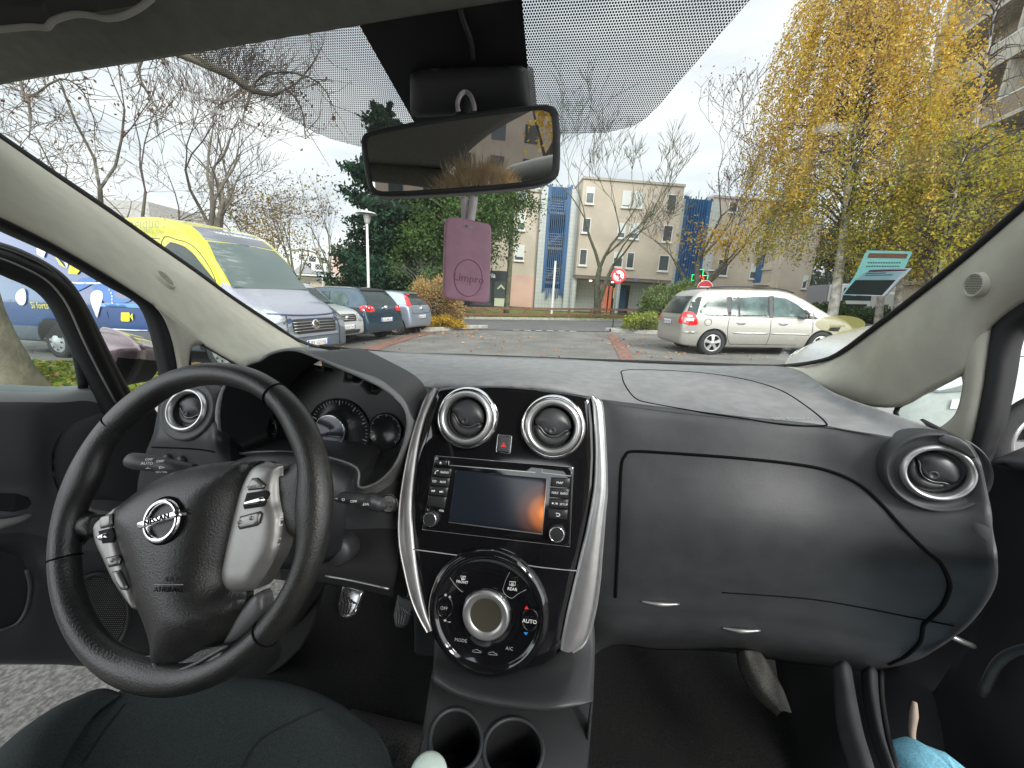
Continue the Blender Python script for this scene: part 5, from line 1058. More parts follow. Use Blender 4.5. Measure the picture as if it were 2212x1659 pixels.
# crossing road, grass verge in front of the building
sheet('road', [(-30, 15.6), (-4, 15.1), (3, 15.1), (9, 16.0), (30, 19), (30, 26.5), (12, 24.0), (-4, 22.6), (-30, 22)], M_road, .0)
V = [(-30, 22.0), (-4, 22.6), (12, 24.), (30, 26.5)]; V2 = [(-30, 22.15), (-4, 22.75), (12, 24.15), (30, 26.65)]
def kerb(name, line, wd=.14, hh=.13):
    o = tube(name, [(x, y, gz(x)+hh*.3) for x, y in line], wd*.6, M_kerb, None, segs=4, n=3); 
    V = []; P = cr1([(x, y, 0) for x, y in line], 4)
    bpy.data.objects.remove(o)
    for i, p in enumerate(P):
        t = P[min(i+1, len(P)-1)]-P[max(i-1, 0)]; s = np.array((-t[1], t[0], 0)); s /= np.linalg.norm(s)+1e-9
        for a, b in ((-wd/2, -.05), (-wd/2, hh-.02), (-wd/2+.02, hh), (wd/2-.02, hh), (wd/2, hh-.02), (wd/2, -.05)): q = p+s*a; V.append((q[0], q[1], gz(q[0])+b))
    o = mk(name, V, [(i*6+j, i*6+j+1, (i+1)*6+j+1, (i+1)*6+j) for i in range(len(P)-1) for j in range(5)], M_kerb, None, False); o['kind'] = 'structure'; return o
kerb('kerb', V)
# verge rises to the building
lawn = mk('lawn', [(-30, 22.1, gz(-30)+.1), (-4, 22.7, gz(-4)+.1), (12, 24.1, gz(12)+.1), (30, 26.6, gz(30)+.1), (-30, 30, .15), (-4, 31.5, .32), (12, 32.6, .42), (30, 34, .7), (-30, 60, .2), (30, 60, .8)], [(0, 1, 5, 4), (1, 2, 6, 5), (2, 3, 7, 6), (4, 5, 7, 9, 8)], M_grass, None, False); lawn['kind'] = 'structure'
# brick strips and lane marks
def strip2(name, pts, wd, m, dz):
    P = [np.array(gp(*q)) for q in pts]; Lf, Rt = [], []
    for i, p in enumerate(P):
        t = P[min(i+1, len(P)-1)]-P[max(i-1, 0)]; s = np.array((-t[1], t[0])); s /= np.linalg.norm(s); Lf.append(p+s*wd/2); Rt.append(p-s*wd/2)
    return sheet(name, Lf+Rt[::-1], m, dz)
strip2('brick_strip', [(1322, 722), (1336, 742), (1352, 768), (1380, 810)], .32, M_brick, -.008)
strip2('brick_strip', [(935, 716), (880, 728), (820, 746), (760, 770), (700, 800)], .5, M_brick, -.008)
M_paint = mat('road_paint', (.62, .62, .58), rough=.8, noise=.3, nscale=20)
for k in range(6):
    a = G(1108+k*24.5, 713.2+k*.5); b = G(1122+k*24.5, 713.6+k*.5); t = b-a; s = np.array((-t[1], t[0], 0)); s = s/np.linalg.norm(s)*.07
    o = mk('lane_mark', [(q[0], q[1], gz(q[0])+.006) for q in (a+s, b+s, b-s, a-s)], [(0, 1, 2, 3)], M_paint, None, False); o['kind'] = 'structure'
# planted islands
def island(name, pts, m=M_soil, hh=.11):
    n_ = len(pts); k = mk(name, [(x, y, gz(x)+hh) for x, y in pts], [tuple(range(n_))], m, None, False); k['kind'] = 'structure'
    c = [(x, y) for x, y in pts]+[pts[0]]; kerb('kerb', c, .13, hh+.01)
i1 = [gp(905, 716), gp(1032, 708.5), (gp(1030, 706)[0], 15.9), (-6, 16.0), (-9, 15.0), gp(860, 712)]
island('island_soil', i1)
i2 = [gp(1320, 716), gp(1460, 722), (9., 14.2), (12, 16.4), (4.4, 15.7)]
island('island_soil', i2)
gl = [(-20, 4.2), (-3.4, 3.9), (-2.7, 4.3), (-2.9, 5.45), (-20, 6.4)]
i3 = mk('grass_strip', [(x, y, gz(x)+.06) for x, y in gl], [tuple(range(5))], M_grass, None, False); i3['kind'] = 'structure'; kerb('kerb', gl+[gl[0]], .12, .07)
def leafquads(name, P, size, m, parent=None, flat=False, kind=None, stretch=1.6, seed=0):
    g = np.random.default_rng(seed); N = len(P); P = np.asarray(P)
    a = g.normal(size=(N, 3)); 
    if flat: a[:, 2] *= .15
    a /= np.linalg.norm(a, axis=1)[:, None]; b = g.normal(size=(N, 3)); 
    if flat: b[:, 2] *= .15
    b -= a*(a*b).sum(1)[:, None]; b /= np.linalg.norm(b, axis=1)[:, None]
    s = (size*g.uniform(.6, 1.35, N))[:, None]
    V = np.stack([P-a*s*.5*stretch, P+b*s*.45, P+a*s*.5*stretch, P-b*s*.45], 1).reshape(-1, 3)
    me = bpy.data.meshes.new(name); me.vertices.add(4*N); me.vertices.foreach_set('co', V.ravel()); me.loops.add(4*N); me.loops.foreach_set('vertex_index', np.arange(4*N)); me.polygons.add(N)
    me.polygons.foreach_set('loop_start', np.arange(N)*4); me.polygons.foreach_set('loop_total', np.full(N, 4)); me.update()
    o = link(name, me, m, parent)
    if kind: o['kind'] = kind
    return o
def leafmat(name, cols, trl=.35):
    if name in _M: return _M[name]
    m = bpy.data.materials.new(name); m.use_nodes = True; n = m.node_tree; n.nodes.clear()
    o = n.nodes.new('ShaderNodeOutputMaterial'); d = n.nodes.new('ShaderNodeBsdfDiffuse'); t = n.nodes.new('ShaderNodeBsdfTranslucent'); x = n.nodes.new('ShaderNodeMixShader'); x.inputs[0].default_value = trl
    g = n.nodes.new('ShaderNodeNewGeometry'); r = n.nodes.new('ShaderNodeValToRGB'); r.color_ramp.interpolation = 'LINEAR'
    while len(r.color_ramp.elements) < len(cols): r.color_ramp.elements.new(.5)
    for i, c in enumerate(cols): r.color_ramp.elements[i].position = i/(len(cols)-1); r.color_ramp.elements[i].color = (*c, 1)
    n.links.new(g.outputs['Random Per Island'], r.inputs[0])
    for q in (d, t): n.links.new(r.outputs[0], q.inputs['Color'])
    n.links.new(d.outputs[0], x.inputs[1]); n.links.new(t.outputs[0], x.inputs[2]); n.links.new(x.outputs[0], o.inputs[0]); _M[name] = m; return m
L_orange = leafmat('leaf_litter', [(.30, .12, .04), (.42, .22, .07), (.22, .10, .05), (.45, .30, .15), (.36, .10, .05)], .1)
P = []
for (x0, x1, y0, y1, n_) in ((-12, -2.9, 4.0, 6.3, 1000), (-6.5, -1.2, 12.0, 15.0, 330), (-4.5, 1, 8, 14.5, 120), (2.6, 6, 8, 14.3, 230), (-10, 20, 22.8, 31, 1300), (-1, 3, 9, 14, 50), (-9, -2, 15.2, 16, 300), (4.3, 10, 14.3, 16, 220)):
    for i in range(n_):
        x, y = rng.uniform(x0, x1), rng.uniform(y0, y1); z = gz(x)+.012
        if y > 22.8: z = (gz(x)+.1)*(1-(y-22.9)/8.5)+.36*(y-22.9)/8.5+.03
        elif (4 < y < 6.4 and x < -2.9): z = gz(x)+.075
        elif y > 15.1 or (y > 14.3 and x > 4.3): z = gz(x)+.13
        P.append((x, y, z))
P = [p for p in P if p[1] > 4]
leafquads('fallen_leaves', P, .06, L_orange, None, True, 'stuff', 1.3, 2)
# grass blades
P = []
for i in range(16000):
    x, y = (rng.uniform(-12, -2.9), rng.uniform(4.0, 6.2)) if i < 7000 else (rng.uniform(-8, 16), rng.uniform(22.9, 26))
    P.append((x, y, gz(x)+(.08 if y < 8 else .12)))
leafquads('grass_blades', P, .05, leafmat('grass_blade', [(.08, .15, .02), (.16, .22, .04), (.25, .22, .06), (.06, .10, .02)], .2), None, False, 'stuff', 2.0, 3)
# ------------------------------------------------------------------ trees
M_bark = mat('bark_brown', (.10, .085, .065), rough=.95, noise=.35, nscale=5, bump=1., bscale=25)
M_barkg = mat('bark_greenish', (.115, .115, .07), rough=.95, noise=.3, nscale=5, bump=1., bscale=25)
M_barkb = mat('bark_birch', (.42, .40, .36), rough=.85, noise=.5, nscale=4, bump=.4, bscale=20)
M_twig = mat('twig_dark', (.075, .055, .05), rough=.95)
M_plane = mat('bark_plane', (.10, .08, .055), rough=.95, noise=.5, nscale=4, col2=(.19, .165, .115), bump=1., bscale=18)
def grow(seed, base, h, r0, depth=5, spread=.55, up=.25, nb=(2, 3), ratio=.72, first=.3, lean=(0, 0), droop=0., wig=.12, minr=.006):
    g = random.Random(seed); segs = []; tips = []
    def rec(p, d, L_, r_, k):
        n_ = 3 if k > 0 else 4; pts = [p]; rr = [r_]
        for i in range(n_):
            d = d+np.array([g.gauss(0, wig), g.gauss(0, wig), g.gauss(0, wig*.6)+(up*.25 if k else 0)-droop*(k/depth)**2*.5]); d /= np.linalg.norm(d)
            p = p+d*L_/n_; pts.append(p); rr.append(max(minr*.6, r_*(1-.42*(i+1)/n_)))
        segs.append((pts, rr, k)); 
        if k >= depth: tips.append((p, d)); return
        if k >= depth-2: tips.append((p, d))
        for j in range(g.randint(*nb)+(1 if k == 0 else 0)):
            az = g.uniform(0, 2*math.pi); s = spread*g.uniform(.6, 1.3)
            a = np.cross(d, [g.gauss(0, 1), g.gauss(0, 1), g.gauss(0, .4)]); a /= np.linalg.norm(a)+1e-9
            nd = d*math.cos(s)+a*math.sin(s)+np.array([0, 0, up*.5]); nd /= np.linalg.norm(nd)
            fr_ = 1 if j < 2 else g.uniform(.4, .9); i0 = min(n_, max(1, int(fr_*n_)))
            rec(pts[i0], nd, L_*ratio*g.uniform(.75, 1.15), max(minr, rr[i0]*.72), k+1)
    d0 = np.array([lean[0], lean[1], 1.]); d0 /= np.linalg.norm(d0)
    rec(np.asarray(base, float), d0, h*first, r0, 0); return segs, tips
def treemesh(name, segs, m, parent=None, kmin=0, kmax=99):
    V, F = [], []
    for pts, rr, k in segs:
        if not (kmin <= k <= kmax): continue
        tube(None, pts, rr, None, segs=8 if k < 2 else (5 if k < 3 else 3), n=1, join=(V, F), caps=False)
    return mk(name, V, F, m, parent)
def fit_seg(segs, tips, base, H):
    z = max(p[0][2] for p in tips)-base[2]; k = H/z; b = np.asarray(base)
    f_ = lambda p: b+(p-b)*k
    return [([f_(p) for p in s[0]], s[1], s[2]) for s in segs], [(f_(p), d) for p, d in tips]
def tree(nm, label, cat, x, y, H, seed, m, group=None, leaves=None, nleaf=0, lsize=.1, lspread=.35, r0=.16, lbias=None, tipsm=None, z=None, width=1., lsub=None, **k):
    zb = gz(max(-30, min(30, x))) if z is None else z
    segs, tips = grow(seed, (0, 0, 0), 10, r0, **k); segs, tips = fit_seg(segs, tips, (0, 0, 0), H)
    if width != 1:
        wv = np.array([width, width, 1]); segs = [([p*wv for p in s[0]], s[1], s[2]) for s in segs]; tips = [(p*wv, d) for p, d in tips]
    t = thing(nm, label, cat, (x, y, zb), None, group)
    treemesh('trunk', segs, m, t, 0, 2); treemesh('branches', segs, tipsm or M_twig, t, 3, 99)
    if leaves and nleaf:
        g = np.random.default_rng(seed+1); T = np.array([p for p, d in tips])
        if lbias is not None: T = T[np.array([lbias(p) for p in T])]
        if len(T):
            idx = g.integers(0, len(T), nleaf); P = T[idx]+g.normal(size=(nleaf, 3))*lspread; leafquads('foliage', P, lsize, leaves, t, seed=seed)
    return t
L_yel = leafmat('leaf_yellow', [(.42, .27, .03), (.55, .38, .05), (.35, .18, .02), (.50, .42, .10)])
L_gold = leafmat('leaf_gold', [(.54, .32, .04), (.68, .47, .08), (.42, .24, .03), (.74, .55, .14), (.38, .33, .06)], .45)
L_goldg = leafmat('leaf_goldgreen', [(.22, .25, .04), (.46, .38, .05), (.14, .18, .03), (.58, .42, .06)], .45)
L_red = leafmat('leaf_red', [(.16, .04, .03), (.26, .10, .04), (.12, .05, .04)])
L_brown = leafmat('leaf_brown', [(.20, .12, .04), (.28, .20, .06), (.12, .08, .03)])
L_green = leafmat('leaf_green', [(.05, .09, .03), (.09, .15, .045), (.03, .06, .02), (.13, .19, .07)], .25)
L_conif = leafmat('needle_dark', [(.012, .032, .02), (.02, .05, .03), (.03, .065, .035), (.01, .022, .014)], .1)
def X(px, d): return (px-CX)/FPX*d
# bare trees on the left
tree('bare_tree', 'tall bare tree just right of the yellow van roof, forked low down', 'tree', X(445, 15), 15, 13.5, 21, M_bark, 'bare trees behind the vans', L_brown, 160, .05, .25, r0=.22, depth=7, spread=.42, up=.26, first=.2, nb=(2, 3), ratio=.78, width=1.3, minr=.010)
tree('bare_tree', 'bare tree with thin upright stems behind the yellow van roof', 'tree', X(330, 17), 17, 14.5, 33, M_bark, 'bare trees behind the vans', L_brown, 100, .05, .25, r0=.2, depth=7, spread=.42, up=.28, first=.2, nb=(2, 3), ratio=.78, width=1.3, lean=(-.2, 0), minr=.010)
tree('bare_tree', 'bare spreading tree with a few withered leaves at the left edge', 'tree', X(205, 17), 17, 10.5, 45, M_bark, 'bare trees behind the vans', L_brown, 500, .06, .3, r0=.18, depth=7, spread=.55, up=.2, first=.2, nb=(2, 3), ratio=.78, width=1.5, minr=.010)
tree('bare_tree', 'bare tree at the far left rising above the beige pillar', 'tree', X(60, 13), 13, 9.5, 52, M_bark, 'bare trees behind the vans', L_brown, 250, .05, .3, r0=.16, minr=.009, depth=6, spread=.6, up=.15, first=.2, ratio=.77, width=1.5)
tree('autumn_tree', 'thin autumn tree with brown leaves left of the conifer', 'tree', X(600, 24), 24, 7.6, 61, M_bark, 'autumn trees by the white building', L_brown, 1800, .08, .38, r0=.16, depth=5, spread=.45, up=.3, first=.28, width=.9)
tree('autumn_tree', 'yellowish autumn tree with a pale trunk beside the pavilion', 'tree', X(640, 21), 21, 6.6, 64, M_barkg, 'autumn trees by the white building', L_brown, 900, .08, .4, r0=.20, depth=5, spread=.42, up=.3, first=.34, width=.8)
tree('autumn_tree', 'slender bare autumn tree next to the dark conifer', 'tree', X(705, 26), 26, 8.6, 67, M_barkg, 'autumn trees by the white building', L_brown, 350, .10, .4, r0=.12, depth=5, spread=.4, up=.3, first=.4, width=.7)
tree('autumn_tree', 'golden tree low on the horizon behind the yellow van', 'tree', X(548, 30), 30, 6.6, 70, M_bark, 'autumn trees by the white building', L_brown, 2400, .10, .6, r0=.15, depth=4, spread=.5, up=.3, first=.3)
# overhanging plane-tree bough, rooted left of the car
pl_t = thing('plane_tree', 'old plane tree with blotched bark seen through the open door glass', 'tree', (0, 0, 0))
tb_ = W(-45, 800, 4.3); tb_[2] = gz(tb_[0])
V, F = [], []
tube(None, [tb_+np.array([0, 0, -.1]), tb_+np.array([-.02, 0, .25]), tb_+np.array([-.05, 0, 1.]), tb_+np.array([-.15, .1, 2.4]), tb_+np.array([-.1, .3, 4.2])], [.62, .44, .31, .26, .2], None, segs=14, n=4, join=(V, F))
mk('trunk', V, F, M_plane, pl_t)
V, F = [], []
bough = [tb_+np.array([-.1, .3, 3.9]), W(190, -60, 5.2), W(340, 85, 5.6), W(420, 128, 5.7), W(500, 165, 5.9), W(545, 195, 6.0), W(590, 205, 6.1)]
tube(None, bough, [.16, .10, .075, .06, .05, .042, .028], None, segs=8, n=4, join=(V, F))
tw = [[(545, 195, 6.), (560, 170, 6.1), (620, 155, 6.2), (690, 180, 6.4), (725, 240, 6.5)], [(500, 165, 5.9), (520, 195, 6.), (480, 225, 6.), (450, 215, 6.1)], [(590, 205, 6.1), (640, 180, 6.2), (680, 130, 6.4), (700, 90, 6.5)], [(545, 195, 6.), (530, 235, 6.05), (520, 270, 6.1)], [(420, 128, 5.7), (450, 100, 5.9), (520, 90, 6.1), (600, 70, 6.3)], [(600, 170, 6.1), (650, 230, 6.2), (660, 300, 6.3)], [(340, 85, 5.6), (300, 150, 5.7), (330, 220, 5.8), (360, 260, 5.9)],
      [(40, 160, 6), (60, 210, 6), (130, 170, 6), (180, 200, 6.2), (210, 280, 6.3)], [(60, 210, 6), (66, 260, 6), (62, 300, 6)], [(190, -60, 5.2), (100, 60, 5.6), (45, 150, 5.9)]]
tipl = []
g = random.Random(8)
for t_ in tw:
    P_ = [W(*q) for q in t_]; tube(None, P_, [.022, .016, .012, .006], None, segs=5, n=3, join=(V, F)); PP_ = cr1(P_, 5)
    for p in PP_[2:]:
        for _ in range(2):
            d = np.array([g.gauss(0, 1), g.gauss(0, 1), g.gauss(-.1, .8)]); d /= np.linalg.norm(d); l_ = g.uniform(.25, .8)
            e1_ = p+d*l_*.5+np.array([0, 0, g.gauss(0, .05)]); e2_ = e1_+d*l_*.5+np.array([g.gauss(0, .1), g.gauss(0, .1), g.gauss(.03, .1)])
            tube(None, [p, e1_, e2_], [.007, .005, .003], None, segs=3, n=2, join=(V, F), caps=False); tipl += [e1_, e2_]
mk('branches', V, F, M_bark, pl_t)
tp_ = np.array(tipl); ii = np.random.default_rng(1).integers(0, len(tp_), 420); leafquads('foliage', tp_[ii]+np.random.default_rng(2).normal(size=(420, 3))*.06, .04, leafmat('leaf_dry', [(.16, .08, .06), (.10, .05, .04), (.22, .13, .08)]), pl_t)
# conifers
def conifer(nm, label, x, y, H, Rm, seed, leaves, n=26000, lsize=.16, z=None, shape=1.0, grp=None, low=.06):
    g = np.random.default_rng(seed); zb = gz(x) if z is None else z; t = thing(nm, label, 'tree', (x, y, zb), None, grp)
    V, F = [], []; tube(None, [(0, 0, 0), (.05, 0, H*.4), (0, .05, H*.97)], [.28, .17, .03], None, segs=8, n=3, join=(V, F)); P = []
    nb = 170
    for i in range(nb):
        f_ = low+(1-low)*(i/nb)**1.05; zz = H*f_; az = g.uniform(0, 2*math.pi); rr = Rm*((1-f_)**shape)*g.uniform(.55, 1.1)+.12
        e = np.array([math.cos(az)*rr, math.sin(az)*rr, zz+rr*g.uniform(-.05, .35)]); s = np.array([0, 0, zz])
        m_ = (s+e)/2+np.array([0, 0, -.12*rr]); 
        if i % 2 == 0: tube(None, [s, m_, e], [.035*(1-f_)+.01, .02*(1-f_)+.008, .005], None, segs=4, n=1, join=(V, F), caps=False)
        k = max(4, int(n/nb*(rr/Rm*1.6)))
        tt = g.beta(1.7, 1.0, k)[:, None]; q = s*(1-tt)**2+2*m_*tt*(1-tt)+e*tt**2; w_ = (.10+.28*(1-np.abs(tt-.6)))*rr*.34
        q = q+g.normal(size=(k, 3))*w_*np.array([1, 1, .45])-np.array([0, 0, 1])*np.abs(g.normal(size=(k, 1)))*.10*rr; P.append(q)
    mk('trunk', V, F, M_bark, t); leafquads('foliage', np.concatenate(P), lsize, leaves, t, seed=seed, stretch=2.2); return t
conifer('conifer', 'large dark conifer behind the white lamp post', X(838, 24), 24, 11.6, 3.7, 5, L_conif, 46000, .14, shape=.5)
conifer('conifer', 'dark conifer tucked behind the mirror beside the larger one', X(925, 27), 27, 10.5, 3.0, 6, L_conif, 26000, .15, shape=.55)
def broad(nm, label, x, y, H, Rx, Rz, zc, seed, leaves, n, lsize, clumps=60, m=M_barkg, z=None, hang=0., cat='tree', grp=None, cs=.45):
    g = np.random.default_rng(seed); zb = gz(x) if z is None else z; t = thing(nm, label, cat, (x, y, zb), None, grp)
    V, F = [], []; P = []
    tube(None, [(0, 0, -.1), (.1, .05, zc*.5), (0, 0, zc), (.1, 0, zc+Rz*.6)], [.2, .15, .11, .03], None, segs=8, n=3, join=(V, F))
    for i in range(clumps):
        d = g.normal(size=3); d /= np.linalg.norm(d); rr = g.uniform(.35, 1.)**.6; c = np.array([d[0]*Rx*rr, d[1]*Rx*rr, zc+d[2]*Rz*rr])
        s = np.array([0, 0, min(zc+Rz*.4, max(zc*.5, c[2]-Rx*.5))]); tube(None, [s, (s+c)/2+np.array([0, 0, .2]), c], [.06, .035, .01], None, segs=4, n=2, join=(V, F), caps=False)
        k = n//clumps; q = c+g.normal(size=(k, 3))*np.array([cs, cs, cs*.75])*g.uniform(.6, 1.2); q[:, 2] -= np.abs(g.normal(size=k))*hang; P.append(q)
    mk('trunk', V, F, m, t); leafquads('foliage', np.concatenate(P), lsize, leaves, t, seed=seed); return t
broad('broadleaf_tree', 'light green tree between the conifer and the beige building', X(985, 23), 23, 9, 3.2, 3.4, 6.2, 7, L_green, 24000, .11, clumps=70, hang=.5, cs=.4)
broad('broadleaf_tree', 'small green tree low beside the conifers', X(905, 22), 22, 6, 2.0, 2.3, 3.2, 17, L_green, 11000, .10, clumps=40, hang=.3, cs=.35)
broad('broadleaf_tree', 'green tree beside the shop wall', X(1085, 26), 26, 9, 2.0, 2.6, 8.4, 18, L_green, 9000, .10, clumps=36, hang=.4, cs=.4)
# bare street trees in front of the building
def lowyel(p): return p[2] < 6.5 and p[0] < 1.0
tree('street_tree', 'bare forked street tree with a few yellow leaves in front of the blue stair tower', 'tree', X(1279, 25.5), 25.5, 13.8, 101, M_barkg, 'bare street trees by the beige building', L_yel, 900, .14, .3, r0=.26, lbias=lowyel, minr=.014, depth=7, spread=.36, up=.38, first=.26, nb=(2, 3), ratio=.76, z=.15, tipsm=M_barkg, width=1.55)
tree('street_tree', 'street tree with dark red and yellow leaves behind the silver estate car', 'tree', X(1480, 24), 24, 13., 117, M_bark, 'bare street trees by the beige building', L_red, 1500, .065, .3, r0=.24, minr=.012, depth=7, spread=.42, up=.35, first=.20, nb=(2, 3), ratio=.78, z=.9, width=1.5)
yl = leafquads('foliage', np.random.default_rng(4).normal(size=(1100, 3))*np.array([1.3, .8, .6])+np.array([.5, -1., 4.2]), .10, L_yel, bpy.data.objects['street_tree.001'])
# weeping birches
def birch(label, x, y, H, Rm, seed, mats, n_str, lsize, trunklean=(0, 0), zlow=1.6, shape=.55, leaf_per=34, grp='weeping birches right of the silver estate car', z=None, xs=1., bare=0):
    g = np.random.default_rng(seed); zb = gz(x) if z is None else z; t = thing('birch_tree', label, 'tree', (x, y, zb), None, grp)
    V, F = [], []; lx, ly = trunklean
    def T(f_): return np.array([lx*f_+.12*math.sin(f_*5), ly*f_, H*.96*f_])
    tube(None, [T(a) for a in np.linspace(0, 1, 9)], list(np.linspace(.19, .02, 9)), None, segs=9, n=2, join=(V, F)); B, FB = [], []
    Pt, Pl = [], []; 
    for i in range(n_str):
        f_ = g.uniform(.22, .97)**.8; az = g.uniform(0, 2*math.pi); s = T(f_); env = (1-((f_-.38)/.66)**2); rr = Rm*max(.1, env)**shape*g.uniform(.3, 1.05)
        pk = s+np.array([math.cos(az)*rr*xs, math.sin(az)*rr, rr*.45*g.uniform(.5, 1.2)]); 
        if i % 3 == 0: tube(None, [s, (s*.5+pk*.5)+np.array([0, 0, .25*rr]), pk], [.03, .018, .006], None, segs=4, n=2, join=(B, FB), caps=False)
        ln = min(g.uniform(.8, 3.4)*(H/10), pk[2]-zlow)
        if ln < .3: continue
        dx, dy = g.normal(0, .12, 2); e = pk+np.array([dx*ln+math.cos(az)*.15*ln, dy*ln+math.sin(az)*.15*ln, -ln])
        md = pk+np.array([math.cos(az)*.18*ln, math.sin(az)*.18*ln, -.35*ln])
        if i % 2 == 0: tube(None, [pk, md, e], [.006, .005, .003], None, segs=3, n=1, join=(B, FB), caps=False)
        if g.uniform() < bare: continue
        k = int(leaf_per*ln*.7); tt = g.uniform(0, 1, k)[:, None]; q = pk*(1-tt)**2+2*md*tt*(1-tt)+e*tt**2+g.normal(size=(k, 3))*np.array([.085, .085, .06])
        (Pt if pk[2]-ln*.4 > H*.42+g.normal(0, .9) else Pl).append(q)
    mk('trunk', V, F, M_barkb, t); mk('branches', B, FB, M_twig, t)
    if Pt: leafquads('foliage', np.concatenate(Pt), lsize, mats[0], t, seed=seed)
    if Pl: leafquads('foliage', np.concatenate(Pl), lsize, mats[1], t, seed=seed+3)
    return t
birch('big golden weeping birch between the silver estate car and the brick block', X(1775, 15.5), 15.5, 12.8, 2.95, 31, (L_gold, L_goldg), 860, .058, (-1.5, 0), zlow=2.7, leaf_per=50)
birch('amber birch hanging in front of the balconies of the brick block', X(2150, 14.2), 14.2, 6.9, 3.2, 37, (L_gold, L_gold), 640, .06, (.5, 0), zlow=1.8, leaf_per=50)
birch('bare topped birch behind the golden one', X(1990, 18), 18, 14.5, 1.5, 41, (L_gold, L_goldg), 300, .055, (-1.2, 0), zlow=4, leaf_per=20, bare=.9)
birch('green lower birch by the parked lorry', X(1960, 13), 13, 6.2, 2.6, 43, (L_goldg, L_goldg), 420, .058, (0, 0), zlow=1.9, leaf_per=40)
birch('yellow green birch at the right edge', X(2300, 11.2), 11.2, 6.0, 2.2, 47, (L_goldg, L_green), 360, .06, (0, 0), zlow=2., leaf_per=38)
for px, d, hh in ((1868, 17, 3.4), (1905, 16.4, 3.8), (1960, 16, 3.8)):
    t = thing('birch_trunk_tree', 'pale leaning birch stem standing beyond the permit cards, %s of the three' % {1868: 'leftmost', 1905: 'middle', 1960: 'rightmost'}[px], 'tree', (X(px, d), d, gz(X(px, d))), None, 'birch stems beyond the permits')
    tube('trunk', [(.15, 0, -.1), (0, 0, .8), (-.18, 0, 2.2), (-.35, 0, hh+1.5)], [.17, .14, .12, .07], M_barkb, t, n=3)
    leafquads('foliage', np.random.default_rng(px).normal(size=(1500, 3))*np.array([1., .8, .7])+np.array([-.2, 0, hh+1.7]), .08, L_goldg, t)
for px, d, hh, sd in ((1740, 36, 9.5, 71), (1850, 34, 8.5, 72), (1960, 33, 9.5, 73), (2080, 30, 9, 74)):
    broad('broadleaf_tree', 'dark green tree filling the gap beyond the birches, %s' % {71: 'beside the end of the beige block', 72: 'behind the white lorry', 73: 'behind the louvred hut', 74: 'nearest the right pillar'}[sd], X(px, d), d, hh, 3.2, 3.4, hh*.5, sd, L_green if sd % 2 else L_conif, 8000, .17, clumps=50, hang=.3, cs=.6)
# bushes
def bush(nm, label, c, r_, n, lsize, leaves, seed, cat='bush', twigs=120, grp=None, box=.0):
    t = thing(nm, label, cat, (c[0], c[1], gz(c[0])+.1), None, grp); g = np.random.default_rng(seed); d = g.normal(size=(n, 3)); d /= np.linalg.norm(d, axis=1)[:, None]; d[:, 2] = np.abs(d[:, 2])
    if box: d = np.sign(d)*np.abs(d)**box
    k = g.uniform(.45, 1., n)[:, None]**.5*(1+.10*np.sin(d[:, :1]*7)+.10*np.cos(d[:, 1:2]*9)+g.normal(size=(n, 1))*.04); P = d*k*np.array(r_); leafquads('foliage', P, lsize, leaves, t, seed=seed)
    V, F = [], []
    for i in range(twigs):
        e = P[g.integers(0, n)]*.97; tube(None, [(e[0]*.25, e[1]*.25, 0), e*.5+np.array([0, 0, .1]), e], [.014, .009, .004], None, segs=3, n=1, join=(V, F), caps=False)
    mk('stems', V, F, M_twig, t); return t
L_hedge = leafmat('leaf_hedge', [(.30, .17, .08), (.38, .25, .10), (.20, .12, .06), (.34, .28, .08)], .15)
c = G(945, 709); bush('brown_hedge', 'rounded brown autumn hedge behind the left kerb island', (c[0]-.05, 15.6), (1.05, .9, 1.85), 17000, .05, L_hedge, 1, 'hedge', 300, box=.75)
bush('low_shrub', 'low yellow shrub at the foot of the brown hedge', (c[0]+.2, 14.95), (.9, .4, .45), 3500, .06, L_yel, 2)
L_bushg = leafmat('leaf_bush', [(.05, .09, .02), (.10, .15, .035), (.15, .19, .05), (.03, .06, .015)], .2)
L_bushy = leafmat('leaf_bush_yellow', [(.16, .20, .03), (.28, .30, .05), (.10, .14, .02)], .2)
bush('green_bush', 'dense dark green bush behind the back of the silver estate car', (X(1445, 16), 16.2), (1.55, 1.0, 1.75), 20000, .065, L_bushg, 3)
bush('low_shrub', 'low yellow green shrub beside the no left turn sign', (X(1378, 15.2), 15.0), (.85, .45, .62), 6000, .06, L_bushy, 4)
bush('hedge', 'trimmed green hedge behind the two small parked cars', (X(850, 19), 19), (2.6, .5, 1.25), 12000, .07, L_green, 5, 'hedge', box=.5)
for i, (px, d) in enumerate(((1760, 20), (1860, 22))): bush('green_bush', 'dark bush in front of the white lorry, %s one' % ('left' if i == 0 else 'right'), (X(px, d), d), (1.6, .8, .9 if i else 1.1), 5000, .09, L_green, 20+i)
